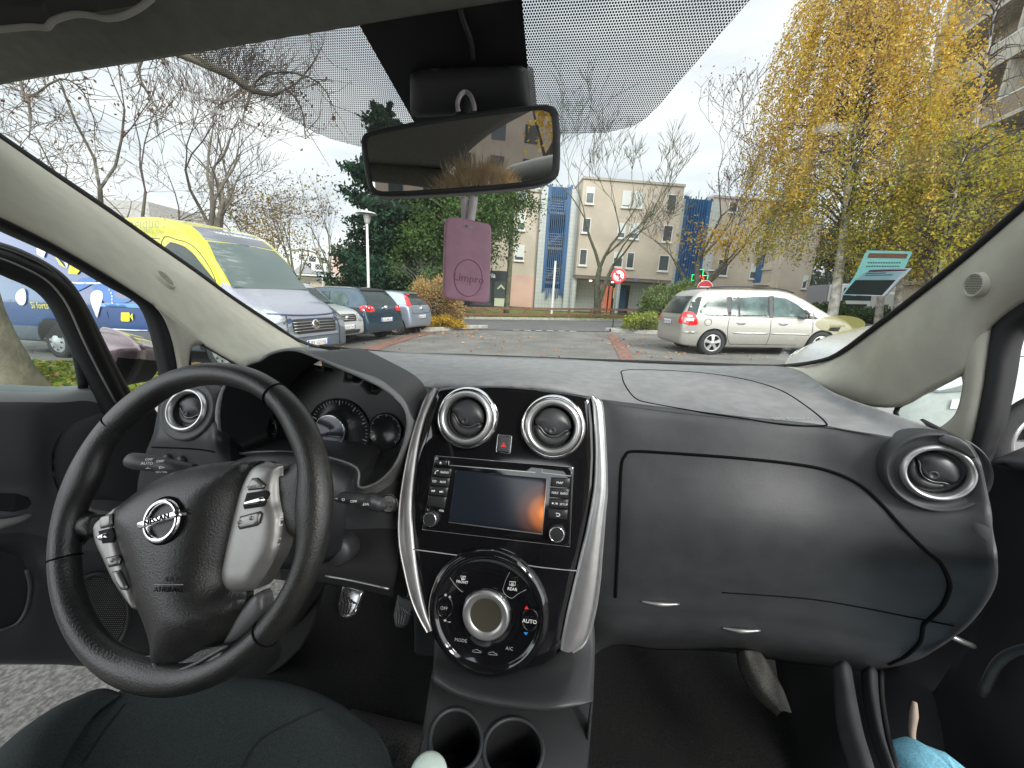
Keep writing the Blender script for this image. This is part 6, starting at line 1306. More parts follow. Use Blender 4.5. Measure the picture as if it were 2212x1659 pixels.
# ------------------------------------------------------------------ street furniture
M_galv = mat('galvanised', (.55, .56, .55), rough=.5, metal=.3, noise=.1, nscale=10)
M_postw = mat('post_white', (.62, .63, .62), rough=.6)
M_wood = mat('fence_wood', (.16, .085, .05), rough=.9, noise=.35, nscale=12)
def post_at(px, pytop, d):
    p = W(px, pytop, d); return p
def lamp(label, pxt, pyt, d, cat='street lamp', sc=1.):
    top = W(pxt, pyt, d); x, y = top[0], top[1]; z0_ = gz(x); h = top[2]-z0_; t = thing('street_lamp', label, cat, (x, y, z0_), None, 'round lamp posts')
    tube('pole', [(0, 0, -.1), (0, 0, h*.5), (0, 0, h-.45*sc)], [.065*sc, .055*sc, .045*sc], M_postw, t, n=1, segs=12)
    L0 = Plane((0, 0, h), (0, 0, 1), (1, 0, 0))
    lathe('lamp_shade', L0, (0, 0), [(.03, .12), (.05, .05), (.34, -.02), (.40, -.07), (.38, -.085), (.1, -.04)], M_galv, t, 32) if sc == 1 else lathe('lamp_shade', L0, (0, 0), [(.03*sc, .1*sc), (.42*sc, .0), (.42*sc, -.03), (.1, -.03)], M_galv, t, 24)
    lathe('lantern', L0, (0, 0), [(.11*sc, -.06), (.13*sc, -.12*sc), (.09*sc, -.42*sc), (.05*sc, -.45*sc)], mat('lantern_glass', (.45, .45, .40), rough=.3), t, 16)
    for a in range(3): tube('bracket', [(.1*sc*math.cos(a*2.1), .1*sc*math.sin(a*2.1), h-.45*sc), (.17*sc*math.cos(a*2.1), .17*sc*math.sin(a*2.1), h-.06)], .01, M_galv, t, n=1, segs=5)
    return t
lamp('tall white lamp post in front of the dark conifer', 792, 458, 15.5)
lamp('small lamp post on the lawn before the pink shop wall', 1098.5, 555, 26, sc=.9)
lamp('distant lamp post among the autumn trees by the white building', (1000+738/2.765)/1.8228, (950+178/2.765)/1.8228, 27, sc=.9)
lamp('lamp post partly hidden behind the silver estate car', 1316.7+830*.2645, 356.6+865*.2645, 24, sc=.9)
# banded white post
tp_ = W(1200, 564, 25); t = thing('white_post', 'white upright post with black side pegs standing on the lawn', 'post', (tp_[0], tp_[1], .1))
boxes('post', [((0, 0, (tp_[2]-.1)/2), (.065, .065, (tp_[2]-.1)/2))], mat('post_bright', (.72, .73, .70), rough=.6), t)
boxes('peg', [((.12, 0, tp_[2]-.35-.27*k), (.07, .05, .035)) for k in range(6)], M_rub, t)
# no left turn sign
sp_ = W(1336, 596, 15.4); t = thing('no_left_turn_sign', 'round red bordered no left turn sign on a dark pole at the kerb', 'road sign', (sp_[0], sp_[1], gz(sp_[0])))
hz_ = sp_[2]-gz(sp_[0]); tube('pole', [(-.0, .03, -.1), (-.0, .03, hz_+.2)], .03, mat('pole_grey', (.10, .10, .10), rough=.6), t, n=1, segs=10)
SG = Plane((0, -.02, hz_), (-.25, -1, 0), (1, -.25, 0))
M_sr = mat('sign_red', (.62, .02, .03), rough=.4); M_sw = mat('sign_white', (.8, .8, .78), rough=.4)
ds = lathe('sign_disc', SG, (0, 0), [(.29, -.012), (.29, .0), (0, .001)], M_sw, t, 48)
lathe('red_border', SG, (0, 0), [(.29, .002), (.285, .006), (.215, .006), (.21, .002)], M_sr, ds, 48)
def sgp(name, pts, m, h): return mk(name, [SG.P(x, y, h) for x, y in pts], [tuple(range(len(pts)))], m, ds, False)
sgp('arrow', [(.02, -.17), (.065, -.17), (.065, .07), (.02, .07)], M_rub, .004); sgp('arrow', [(.065, .03), (.065, .075), (-.07, .075), (-.07, .03)], M_rub, .0045); sgp('arrow', [(-.06, .12), (-.15, .052), (-.06, -.015)], M_rub, .004)
sgp('red_bar', [(-.17, .13), (-.13, .17), (.17, -.13), (.13, -.17)], M_sr, .006)
# wooden rail fence
fa = W(985, 690, 23.0); fb = W(1500, 700, 24.6); t = thing('rail_fence', 'low brown wooden rail fence along the lawn', 'fence', (fa[0], fa[1], 0))
zf0, zf1 = gz(fa[0])+.08, gz(fb[0])+.08; nf = 12
for i in range(nf):
    f_ = i/(nf-1); x, y = fa[0]+(fb[0]-fa[0])*f_-fa[0], (fb[1]-fa[1])*f_; z = zf0+(zf1-zf0)*f_
    boxes('fence_post', [((x, y, z+.27), (.07, .06, .33))], M_wood, t)
for hh in (.48, .12):
    a = np.array((0, -.07, zf0+hh)); b = np.array((fb[0]-fa[0], fb[1]-fa[1]-.07, zf1+hh)); mk('rail', [a, b, b+[0, 0, .13], a+[0, 0, .13], a+[0, .05, 0], b+[0, .05, 0], b+[0, .05, .13], a+[0, .05, .13]], [(0, 1, 2, 3), (4, 7, 6, 5), (3, 2, 6, 7), (0, 4, 5, 1)], M_wood, t, False)
# ------------------------------------------------------------------ beige building
th = R(4.5); FO = np.array([X(1142, 33), 33., 0.]); FX = np.array([math.cos(th), math.sin(th), 0]); FN = np.array([math.sin(th), -math.cos(th), 0])
FAC = Plane(FO, FN, FX)
def stucco(name, c):
    m = mat(name, c, rough=.9, noise=.10, nscale=.5, bump=.3, bscale=40); return m
M_st = stucco('stucco_beige', (.50, .43, .345)); M_st2 = stucco('stucco_pink', (.55, .37, .29))
def brickm(name, c1, c2, mort, w_, h_, rough=.6):
    m = bpy.data.materials.new(name); m.use_nodes = True; n = m.node_tree; b = n.nodes['Principled BSDF']; b.inputs['Roughness'].default_value = rough
    t = n.nodes.new('ShaderNodeTexCoord'); mp = n.nodes.new('ShaderNodeMapping'); mp.inputs['Rotation'].default_value = (R(90), 0, 0); k = n.nodes.new('ShaderNodeTexBrick')
    k.offset = 0 if w_ == h_ else .5; k.inputs['Scale'].default_value = 1; k.inputs['Brick Width'].default_value = w_; k.inputs['Row Height'].default_value = h_; k.inputs['Mortar Size'].default_value = .012
    for i, c in zip(('Color1', 'Color2', 'Mortar'), (c1, c2, mort)): k.inputs[i].default_value = (*c, 1)
    n.links.new(t.outputs['Object'], mp.inputs[0]); n.links.new(mp.outputs[0], k.inputs['Vector']); n.links.new(k.outputs['Color'], b.inputs['Base Color']); return m
M_tile = brickm('tile_grey', (.47, .49, .46), (.43, .45, .43), (.30, .31, .30), .3, .3)
M_winf = mat('window_frame_white', (.66, .66, .63), rough=.5); M_pane = mat('window_pane', (.07, .085, .09), rough=.08, spec=.8); M_shut = mat('shutter_grey', (.62, .64, .60), rough=.6)
M_bluem = mat('blue_steel', (.02, .095, .22), rough=.4); M_dk = mat('interior_dark', (.02, .022, .025), rough=.7); M_conc = mat('concrete_grey', (.33, .32, .30), rough=.9, noise=.15, nscale=3)
bld = wthing('apartment_building', 'beige rendered apartment block with blue stair towers and a shop on the ground floor', 'building', (FO[0], FO[1], 0))
def fb_(name, s0, s1, z0, z1, t0, t1, m, par=bld, label=None):
    """box on the facade plane: s along, z up, t outwards from the wall"""
    c = FO+FX*((s0+s1)/2)+FN*((t0+t1)/2); return boxes(name, [((c[0], c[1], (z0+z1)/2), ((s1-s0)/2, (t1-t0)/2, (z1-z0)/2), th)], m, par, label=label)
def fz(px, py, t=0): p = hit(px, py, FO+FN*t, FN); return (p-FO)@FX, p[2]
def q3(x, y): return (932.6+x*.2645, 356.6+y*.2645)
def q4(x, y): return (1316.7+x*.2645, 356.6+y*.2645)
sA = -9.; sT0 = 0.; sT1 = fz(1240, 560)[0]; sB1 = fz(1457, 560, 1.)[0]; sC0 = fz(1537, 560)[0]
zr = 10.45
M_roofe = mat('coping_grey', (.40, .36, .31), rough=.9)
wA = fb_('wall', sA, sT0, .0, 9.5, -9, 0, M_st); fb_('coping', sA-.1, sT0, 9.5, 9.7, -9, .12, M_roofe, wA)
sof = 3.35
wB = fb_('wall', sT1, sB1, sof, zr, -9, 1.0, M_st); fb_('coping', sT1-.05, sB1+.05, zr, zr+.18, -9, 1.1, M_roofe, wB)
fb_('ground_floor_wall', sT1, sB1, 0, sof-.01, -9, -1.5, M_tile); fb_('soffit_beam', sT1, sB1, sof-.25, sof-.01, -1.5, .95, mat('soffit_brown', (.17, .13, .10), rough=.9))
wC = fb_('wall', sC0, fz(1690, 560, 1.2)[0], .0, 10.45, -9, -1.2, M_st); fb_('coping', sC0, sC0+9.6, 10.46, 10.65, -9, -1.1, M_roofe, wC)
wC2 = fb_('wall', fz(1690, 560, 1.2)[0], fz(1752, 600, 1.2)[0], .0, 8.9, -9, 1.2, M_st)
fb_('shop_wall', -2.15, -.02, .55, 3.1, 0, .05, M_st2); fb_('plinth', -3.4, -.02, -.2, .55, 0, .09, mat('plinth_navy', (.03, .04, .06), rough=.6))
# shop front
sh = fb_('shop_front', -8.8, -2.2, .1, 3.35, 0, .08, mat('shop_dark', (.025, .03, .032), rough=.3))
fb_('shop_window', -3.35, -2.3, .5, 2.5, .08, .12, M_pane, sh); fb_('shop_window', -5.4, -3.6, .5, 2.5, .08, .12, M_pane, sh); fb_('shop_display', -3.3, -2.35, .5, 1.15, .12, .15, mat('display_cream', (.50, .52, .38), rough=.7), sh)
mk('shop_ornament', [FO+FX*s_+FN*.16+ZC*z_ for s_, z_ in ((-3.15, 1.9), (-2.8, 2.3), (-2.45, 1.9), (-2.6, 1.9), (-2.8, 2.1), (-3., 1.9))], [(0, 1, 4, 5), (1, 2, 3, 4)], mat('ornament_green', (.45, .55, .35), rough=.6), sh, False)
fs = FAC.shift(.09); s_, z_ = fz(*q3(497, 902), .09); text('shop_lettering', 'Bella Pizzeria', fs, (s_+.25, z_), .55, M_white, sh, h=.01, align='RIGHT')
text('shop_lettering', 'Ber', fs, (fz(*q3(90, 898), .09)[0]-.1, fz(*q3(90, 898), .09)[1]), .62, M_white, sh, h=.01)
# stair towers
def tower(s0, s1, tt, n_bars, zt, label=None):
    fb_('tower_tiles', s0, s0+(s1-s0)*.17, 0, zt-.3, -2.5, tt, M_tile, bld); fb_('tower_tiles', s1-(s1-s0)*.22, s1, 0, zt-.3, -2.5, tt, M_tile, bld)
    core = fb_('stair_core', s0, s1, 0, zt-.2, -4, -2.2, M_dk, bld)
    fb_('tower_wall', s0+.1, s1-.1, 0, 2.2, -2.2, tt-.25, M_tile, core)
    a, b = s0+(s1-s0)*.17, s1-(s1-s0)*.22
    for k in range(3):
        fb_('landing', a, b, 2.6+k*2.7, 2.78+k*2.7, -2.2, tt-.35, M_conc, core)
        for j in range(5): fb_('guard_rail', a, b, 3.0+k*2.7+j*.2, 3.05+k*2.7+j*.2, tt-.5, tt-.45, M_galv, core)
        P_ = [(a, 2.7+k*2.7), (b, 4.0+k*2.7), (b, 4.25+k*2.7), (a, 2.95+k*2.7)]; mk('stair_flight', [FO+FX*s_+FN*(-.4)+ZC*z_ for s_, z_ in P_], [(0, 1, 2, 3)], M_conc, core, False)
    g = random.Random(int(s0*10)+3)
    for i in range(n_bars):
        f_ = i/(n_bars-1); s_ = a+(b-a)*f_; wd = .20 if i in (0, 1, n_bars-2, n_bars-1) else .06; zb_ = 2.3-1.0*math.sin(f_*2.6)+g.uniform(-.4, .4) 
        fb_('blue_bar', s_-wd/2-.03, s_+wd/2-.03, max(.6, zb_), zt-g.uniform(0, .25), tt-.1, tt-.02, M_bluem, bld)
    fb_('tower_top', a, b, zt-.9, zt-.2, tt-.6, tt-.15, M_bluem, bld)
tower(sT0+.02, sT1-.02, .35, 13, 10.15); tower(sB1+.02, sC0-.02, .2, 11, 10.1)
fb_('tower_panel', sB1+.25, sC0-.5, 2.6, 9.7, -.2, .0, mat('blue_panel', (.02, .085, .21), rough=.35), bld)
def window(x0, y0, x1, y1, conv, t=0., shut=0., style=0):
    a = fz(*conv(x0, y0), t); b = fz(*conv(x1, y1), t); c = fz(*conv(x1, y0), t); d = fz(*conv(x0, y1), t)
    s0, s1 = (a[0]+d[0])/2, (b[0]+c[0])/2; z1, z0_ = (a[1]+c[1])/2, (b[1]+d[1])/2
    f_ = fb_('window', s0, s1, z0_, z1, t-.02, t+.02, M_dk, bld)
    w_ = .07
    for q in ((s0, s1, z0_, z0_+w_), (s0, s1, z1-w_, z1), (s0, s0+w_, z0_+w_, z1-w_), (s1-w_, s1, z0_+w_, z1-w_)): fb_('frame', *q, t+.02, t+.06, M_winf, f_)
    fb_('pane', s0+w_, s1-w_, z0_+w_, z1-w_, t+.02, t+.035, M_pane, f_)
    fb_('sill', s0-.05, s1+.05, z0_-.09, z0_, t, t+.14, M_winf, f_)
    if shut: fb_('shutter', s0+w_, s1-w_, z1-w_-(z1-z0_)*shut, z1-.02, t+.036, t+.055, M_shut, f_)
window(675, 652, 755, 782, q3, shut=.7); window(695, 395, 765, 535, q3, shut=.5); window(705, 130, 780, 280, q3)
for a in ((1203, 685, 1268, 820, 0), (1228, 432, 1298, 555, 0), (1258, 180, 1328, 318, .3), (1480, 710, 1560, 835, .35), (1588, 712, 1652, 845, .0), (1512, 472, 1582, 598, .6)): window(*a[:4], q3, 1.0, a[4])
for a in ((155, 472, 242, 605, .6), (102, 210, 172, 348, .8), (188, 214, 272, 352, .9), (397, 735, 485, 868, 0), (432, 490, 512, 630, 0), (467, 238, 545, 378, 0)): window(*a[:4], q4, 1.0, a[4])
for a in ((877, 770, 967, 905, .0), (917, 602, 982, 672, 0), (970, 300, 1045, 390, 0), (1145, 805, 1197, 930, .5), (1185, 580, 1232, 712, .3)): window(*a[:4], q4, -1.2, a[4])
window(1572, 900, 1612, 1010, q4, 1.2, .4)
# balconies on the recessed part
for a, b in (((1245, 965), (1440, 850)), ((1300, 840), (1450, 705)), ((1330, 640), (1480, 560))):
    s0, z0_ = fz(*q4(*a), .0); s1, z1 = fz(*q4(*b), .0); bb = fb_('balcony', s0, s1, z0_-.15, z0_+.05, -1.2, .3, M_st, bld)
    fb_('balcony_opening', s0, s1, z0_+.05, z0_+2.2, -1.2, -1.1, M_dk, bb); fb_('balcony_blind', s0, s0+.5, z0_+.05, z0_+2.2, -1.1, -.9, M_bluem, bb)
    for j in range(3): fb_('rail', s0, s1, z0_+.3+.3*j, z0_+.35+.3*j, .22, .28, M_galv, bb)
    fb_('balcony_side', s1-.1, s1, z0_, z0_+2.2, -1.2, .3, M_st, bb)
# arcade details
def s3(x, y, t=-1.5): return fz(*q3(x, y), t)
for x in (1152, 1512):
    s_, _ = fz(*q3(x, 1060), .5); cc_ = FO+FX*s_+FN*.5; lathe('column', Plane((cc_[0], cc_[1], 0), (0, 0, 1)), (0, 0), [(.24, 0), (.24, sof-.2)], M_tile, bld, 24)
a, b = s3(1325, 1180), s3(1480, 1000)
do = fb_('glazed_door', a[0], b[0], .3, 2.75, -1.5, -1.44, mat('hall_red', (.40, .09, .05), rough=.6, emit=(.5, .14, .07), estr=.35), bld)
for k in range(5): fb_('door_frame', a[0]+(b[0]-a[0])*k/4-.05, a[0]+(b[0]-a[0])*k/4+.05, .3, 2.75, -1.44, -1.38, M_winf if k < 3 else M_dk, do)
for z_ in (.32, 1.2, 2.0): fb_('door_frame', a[0], a[0]+(b[0]-a[0])*.5, z_, z_+.08, -1.44, -1.37, M_winf, do)
fb_('notice', a[0]+.05, a[0]+.75, 1.5, 2.4, -1.37, -1.35, mat('notice_pale', (.55, .68, .62), rough=.6), do)
for x in (1293, 1472):
    s_, z_ = s3(x, 998, -.4); c_ = FO+FX*s_+FN*(-.4); lathe('hall_lamp', Plane((c_[0], c_[1], sof-.3), (0, 0, 1)), (0, 0), [(.1, 0), (.1, -.06), (0, -.08)], mat('lamp_lit', (.9, .8, .6), emit=(1, .82, .55), estr=6), bld, 16)
rs_ = fb_('red_notice', *[s3(1122, 0)[0], s3(1202, 0)[0]], 1.75, 2.75, -1.5, -1.46, mat('notice_red', (.50, .05, .06), rough=.5), bld)
for k in range(4): fb_('notice_line', s3(1135, 0)[0], s3(1192-k*9, 0)[0], 2.5-k*.2, 2.56-k*.2, -1.46, -1.45, M_white, rs_)
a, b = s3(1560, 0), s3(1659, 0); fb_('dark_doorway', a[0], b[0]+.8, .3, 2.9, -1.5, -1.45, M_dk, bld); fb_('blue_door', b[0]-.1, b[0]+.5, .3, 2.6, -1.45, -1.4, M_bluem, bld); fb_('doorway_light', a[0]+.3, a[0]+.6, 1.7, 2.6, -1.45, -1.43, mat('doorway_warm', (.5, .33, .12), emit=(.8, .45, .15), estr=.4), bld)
for x, y, cv in ((1432, 925, q3), (215, 938, q4)):
    s_, z_ = fz(*cv(x, y), 1.0); fb_('house_number', s_-.14, s_+.14, z_-.13, z_+.13, 1.0, 1.03, mat('plate_blue', (.10, .12, .35), rough=.5), bld)
# pharmacy cross and no entry sign
cp_ = W(*q4(733, 922), 23.5); ph = wthing('pharmacy_sign', 'lit green and red pharmacy cross above the silver estate car', 'shop sign', (cp_[0], cp_[1]+.2, cp_[2]-.5))
PC = Plane(cp_, FN, FX); gm = mat('neon_green', (.0, .4, .1), emit=(.0, .85, .25), estr=1.3); rm_ = mat('neon_red', (.5, .02, .0), emit=(1., .08, .02), estr=1.4); cw_ = .17
cr_ = [(-cw_, .52), (cw_, .52), (cw_, cw_), (.52, cw_), (.52, -cw_), (cw_, -cw_), (cw_, -.52), (-cw_, -.52), (-cw_, -cw_), (-.52, -cw_), (-.52, cw_), (-cw_, cw_)]
pc_ = dome('cross_body', PC, cr_, M_dk, ph, h=.02, edge=.02, res=.1, px=False, skirt=.14)
tube('green_tube', [PC.P(x*.95, y*.95, .04) for x, y in cr_], .022, gm, pc_, n=1, closed=True, segs=6)
text('red_digits', '015', PC, (0, 0), .42, rm_, pc_, h=.05, ext=.01)
boxes('bracket', [((cp_[0], cp_[1]+.5, cp_[2]), (.05, .4, .05))], M_dk, ph)
np_ = W(*q4(779, 1000), 17.5); ne = thing('no_entry_sign', 'red round no entry sign showing over the estate car roof', 'road sign', (np_[0], np_[1], gz(np_[0])))
hz_ = np_[2]-gz(np_[0]); SG2 = Plane((0, 0, hz_), (-.3, -1, 0), (1, -.3, 0)); d2 = lathe('sign_disc', SG2, (0, 0), [(.31, -.01), (.31, .002), (.29, .003), (0, .004)], M_sr, ne, 40)
lathe('white_rim', SG2, (0, 0), [(.325, -.008), (.325, .004), (.305, .005), (.30, .002)], M_sw, d2, 40); mk('white_bar', [SG2.P(x, y, .008) for x, y in ((-.22, -.05), (.22, -.05), (.22, .05), (-.22, .05))], [(0, 1, 2, 3)], M_sw, d2, False)
tube('pole', [(0, .03, -.1), (0, .03, hz_+.1)], .03, M_galv, ne, n=1)
# ------------------------------------------------------------------ far buildings on the left
def zL(x, y): return ((1000+x/2.765)/1.8228, (950+y/2.765)/1.8228)
fbp = W(*zL(640, 300), 52); wbn = wthing('white_building', 'pale modern building with a curved roof and dark square windows in the distance', 'building', (fbp[0], fbp[1], 0))
WB = Plane(fbp, (.25, -1, 0), (1, .25, 0)); M_wbw = mat('panel_white', (.60, .62, .62), rough=.7)
def wb(name, pts, m, t0, t1, par=wbn):
    V = [WB.at(*zL(*q), t0) for q in pts]+[WB.at(*zL(*q), t1) for q in pts]; n_ = len(pts); F = [tuple(range(n_)), tuple(range(2*n_-1, n_-1, -1))]+[(i, (i+1) % n_, n_+(i+1) % n_, n_+i) for i in range(n_)]
    return mk(name, V, F, m, par, False)
wb('wall', [(250, 160), (390, 90), (500, 80), (600, 90), (700, 130), (790, 190), (870, 270), (905, 340), (905, 520), (250, 520)], M_wbw, 0, -6)
wb('roof', [(380, 84), (500, 72), (605, 82), (708, 122), (800, 184), (890, 268), (870, 272), (790, 194), (700, 134), (600, 94), (500, 84), (390, 94)], M_galv, .3, -6)
wb('dark_storey', [(300, 320), (905, 330), (905, 480), (300, 480)], mat('storey_slate', (.10, .12, .14), rough=.5), .0, .2)
for q in ((490, 140, 545, 190), (598, 160, 672, 212), (720, 175, 800, 228), (535, 228, 620, 288), (668, 248, 738, 298), (788, 262, 858, 312), (320, 130, 380, 170)):
    w__ = wb('window', [(q[0], q[1]), (q[2], q[1]+6), (q[2], q[3]+6), (q[0], q[3])], M_dk, .0, .15)
    for i in range(4):
        for j in range(3):
            if (i+j) % 2 == 0: x = q[0]+8+(q[2]-q[0]-16)*i/3.6; y = q[1]+8+(q[3]-q[1]-10)*j/2.8; wb('pane', [(x, y), (x+8, y), (x+8, y+9), (x, y+9)], M_wbw, .15, .2, w__)
kp = W(*zL(560, 400), 33); kk = wthing('pavilion', 'small pavilion with a grey pyramid roof before the white building', 'kiosk', (kp[0], kp[1], 0))
kv = [WB.o*0+W(*zL(x, y), d) for x, y, d in ((400, 350, 33), (710, 352, 33), (660, 345, 38), (430, 345, 38), (520, 240, 35.5))]
mk('roof', kv, [(0, 1, 4), (1, 2, 4), (2, 3, 4), (3, 0, 4)], mat('roof_zinc', (.22, .22, .23), rough=.6), kk, False)
boxes('wall', [((kp[0]+.2, kp[1]+2.3, .2), (2.0, 1.8, 1.75))], M_st, kk); boxes('window', [((kp[0]-.5, kp[1]+.48, 1.3), (.6, .05, .35))], M_pane, kk); boxes('eaves', [((kp[0]+.1, kp[1]+2.4, (kv[0][2])-.06), (2.9, 2.6, .06))], M_winf, kk)
pk = W(*zL(960, 350), 38); pw = wthing('pink_house', 'pink rendered wall end beside the conifer', 'building', (pk[0], pk[1], 0)); boxes('wall', [((pk[0]+1.6, pk[1]+2, 1.4), (2.6, 1.8, 3.6))], M_st2, pw); boxes('roof', [((pk[0]+1.5, pk[1]+2, 5.1), (2.9, 2.1, .12))], M_roofe, pw)
boxes_l = thing('garden_wall', 'low pale wall running below the pink house', 'wall', (X(650, 34), 34, 0)); boxes('wall', [((0, 0, .2), (7, .15, .9))], M_st, boxes_l)
fl = thing('distant_block', 'flat roofed block showing above the van roof at the left', 'building', (X(330, 60), 60, 0)); boxes('wall', [((0, 0, 5), (6, 5, 6.2))], M_conc, fl); boxes('window', [((-7+2*i, -5.02, 10.5), (.5, .04, .6)) for i in range(1)], M_pane, fl)
# ------------------------------------------------------------------ tall block on the right
D_ = np.array([math.sin(R(9.9)), math.cos(R(9.9)), 0]); Nn = np.array([-D_[1], D_[0], 0]); bo = W(2022, 160, 24.5); bo[2] = 0
BR = Plane(bo, Nn, -D_)
M_brk = brickm('brick_buff', (.40, .33, .23), (.34, .27, .19), (.24, .21, .17), .42, .11, .9)
rb = wthing('tall_block', 'tall buff brick block with slanting balcony rows at the right edge', 'building', tuple(bo))
def rbx(name, u0, u1, z0, z1, t0, t1, m, par=rb):
    c = bo-D_*((u0+u1)/2)+Nn*((t0+t1)/2); a = math.atan2(D_[1], D_[0]); return boxes(name, [((c[0], c[1], (z0+z1)/2), ((u1-u0)/2, (t1-t0)/2, (z1-z0)/2), a)], m, par)
rbx('wall', 0, 22, -1, 34, -10, 0, M_brk); M_balc = mat('balcony_concrete', (.42, .39, .33), rough=.9, noise=.15, nscale=2)
for k in range(11):
    z_ = 2.3+2.9*k; sl_ = rbx('balcony', 1.7, 17, z_, z_+.2, 0, 1.5, M_balc); rbx('parapet', 1.7, 17, z_+.2, z_+1.05, 1.38, 1.5, mat('parapet_brown', (.24, .19, .14), rough=.8) if k % 2 else M_balc, sl_); rbx('handrail', 1.7, 17, z_+1.1, z_+1.16, 1.4, 1.46, M_winf, sl_)
    for u in (2.2, 5.2, 8.2, 11.2, 14.2):
        w_ = rbx('window', u, u+1.9, z_+.3, z_+2.4, 0, .04, M_winf); rbx('pane', u+.1, u+.92, z_+.4, z_+2.3, .04, .06, M_pane, w_); rbx('pane', u+1.0, u+1.8, z_+.4, z_+2.3, .04, .06, M_pane, w_)
    for u in (1.7, 6.8, 12): rbx('divider', u, u+.15, z_+.2, z_+2.9, 0, 1.4, M_balc, sl_)
# mirror view: block and trees behind the car
bb_ = thing('rear_block', 'pale housing block standing behind the car, seen in the mirror', 'building', (9, -48, 0)); boxes('wall', [((0, 0, 7), (14, 4, 7))], M_st, bb_)
for i in range(8):
    for k in range(4): boxes('window', [((-12+3.4*i, 4.02, 2+3*k), (.7, .04, .8))], M_pane, bb_)
tree('autumn_tree', 'golden tree behind the car, seen in the mirror', 'tree', 5.5, -20, 9, 170, M_bark, None, L_gold, 7000, .16, .6, r0=.2, depth=4, spread=.5, up=.3, first=.3)
# ================================================================== VEHICLES
def tiltmat(x, y, head, z=None, s=1.):
    zz = gz(x) if z is None else z; zx = Vector((-TILT, 0, 1)).normalized(); q = Vector((0, 0, 1)).rotation_difference(zx).to_matrix().to_4x4()
    return Matrix.Translation((x, y, zz)) @ q @ Matrix.Rotation(head, 4, 'Z') @ Matrix.Scale(s, 4)
def vehicle(name, label, cat, x, y, head, z=None, s=1., group=None):
    t = bpy.data.objects.new(name, None); COL.objects.link(t); t.matrix_world = tiltmat(x, y, head, z, s); tag(t, label, cat, group); t['_'] = 0; del t['_']
    t.empty_display_size = .2; return t, tiltmat(x, y, head, z, s)
def loc(Mx, px, py, axis, val):
    """pixel ray -> point in the vehicle frame on the plane local[axis]=val"""
    Mi = Mx.inverted(); e = Mi @ Vector(EYE); d = (Mi.to_3x3() @ Vector(ray(px, py))); t = (val-e[axis])/d[axis]; return e+d*t
def section(s):
    zb, zw, zt, wb, ws, wt = s[1:7]; l = lambda a, b, t: a+(b-a)*t; k = min(1, (zt-zw)/.5)
    return [(0, zb), (wb*.85, zb), (wb, zb+.07*(zw-zb)), (l(wb, ws, .9), l(zb, zw, .33)), (ws*1.0, l(zb, zw, .62)), (ws*.99, l(zb, zw, .86)), (ws*.965, zw), (l(ws*.955, wt, .22), l(zw, zt, .22)), (l(ws*.95, wt, .55), l(zw, zt, .58)), (l(ws*.95, wt, .9), l(zw, zt, .88)), (wt*.93, zt-.015*k), (wt*.62, zt+.008*k), (0, zt+.02*k)]
def carbody(st, m, par, n=5, wells=(), name='body', wr=.36, yw=.62, ymax=1.2):
    rows = []
    for s in st:
        h = section(s); full = [(s[0], y, z) for y, z in h]+[(s[0], -y, z) for y, z in h[-2:0:-1]]; rows.append(full)
    A = np.array(rows, float); nr = A.shape[1]; B = np.array([cr1(A[:, j], n) for j in range(nr)]).transpose(1, 0, 2)
    C_ = np.array([cr1(B[i], 3, True) for i in range(len(B))]); nr = C_.shape[1]; V = C_.reshape(-1, 3); F = gridfaces(len(C_), nr, True)
    V = list(V); F = [f[::-1] for f in F]; 
    F += [tuple(range(nr)), tuple(range((len(C_)-1)*nr, len(C_)*nr))[::-1]]
    me = bpy.data.meshes.new(name); me.from_pydata([tuple(map(float, v)) for v in V], [], F); me.update()
    b = bmesh.new(); b.from_mesh(me); bmesh.ops.recalc_face_normals(b, faces=b.faces); b.to_mesh(me); b.free()
    o = bpy.data.objects.new(name, me); COL.objects.link(o)
    tmp = []
    for wx in wells:
        for sy in (-1, 1):
            cm = bpy.data.meshes.new('c'); b = bmesh.new(); bmesh.ops.create_cone(b, cap_ends=True, segments=40, radius1=wr, radius2=wr, depth=.9)
            bmesh.ops.rotate(b, verts=b.verts, matrix=Matrix.Rotation(R(90), 3, 'X')); bmesh.ops.translate(b, verts=b.verts, vec=(wx, sy*(yw+.45), .31)); b.to_mesh(cm); b.free()
            c = bpy.data.objects.new('c', cm); COL.objects.link(c); md = o.modifiers.new('b', 'BOOLEAN'); md.object = c; md.operation = 'DIFFERENCE'; md.solver = 'EXACT'; tmp.append(c)
    if wells:
        bpy.context.view_layer.update(); dg = bpy.context.evaluated_depsgraph_get(); me2 = bpy.data.meshes.new_from_object(o.evaluated_get(dg))
        o.modifiers.clear(); o.data = me2; me2.name = name
        for c in tmp: bpy.data.objects.remove(c)
        me = me2
    me.materials.clear()
    for q in (m if isinstance(m, (list, tuple)) else [m]): me.materials.append(q)
    me.polygons.foreach_set('use_smooth', [True]*len(me.polygons))
    try: me.set_sharp_from_angle(angle=R(42))
    except Exception: pass
    bv = BVHTree.FromPolygons([v.co.copy() for v in me.vertices], [tuple(p.vertices) for p in me.polygons])
    o.parent = par; return o, bv
AX = {'L': (Plane((0, 3, 0), (0, 1, 0), (-1, 0, 0))), 'R': (Plane((0, -3, 0), (0, -1, 0), (1, 0, 0))), 'F': (Plane((9, 0, 0), (1, 0, 0), (0, 1, 0))), 'B': (Plane((-9, 0, 0), (-1, 0, 0), (0, -1, 0))), 'T': Plane((0, 0, 5), (0, 0, 1), (1, 0, 0))}
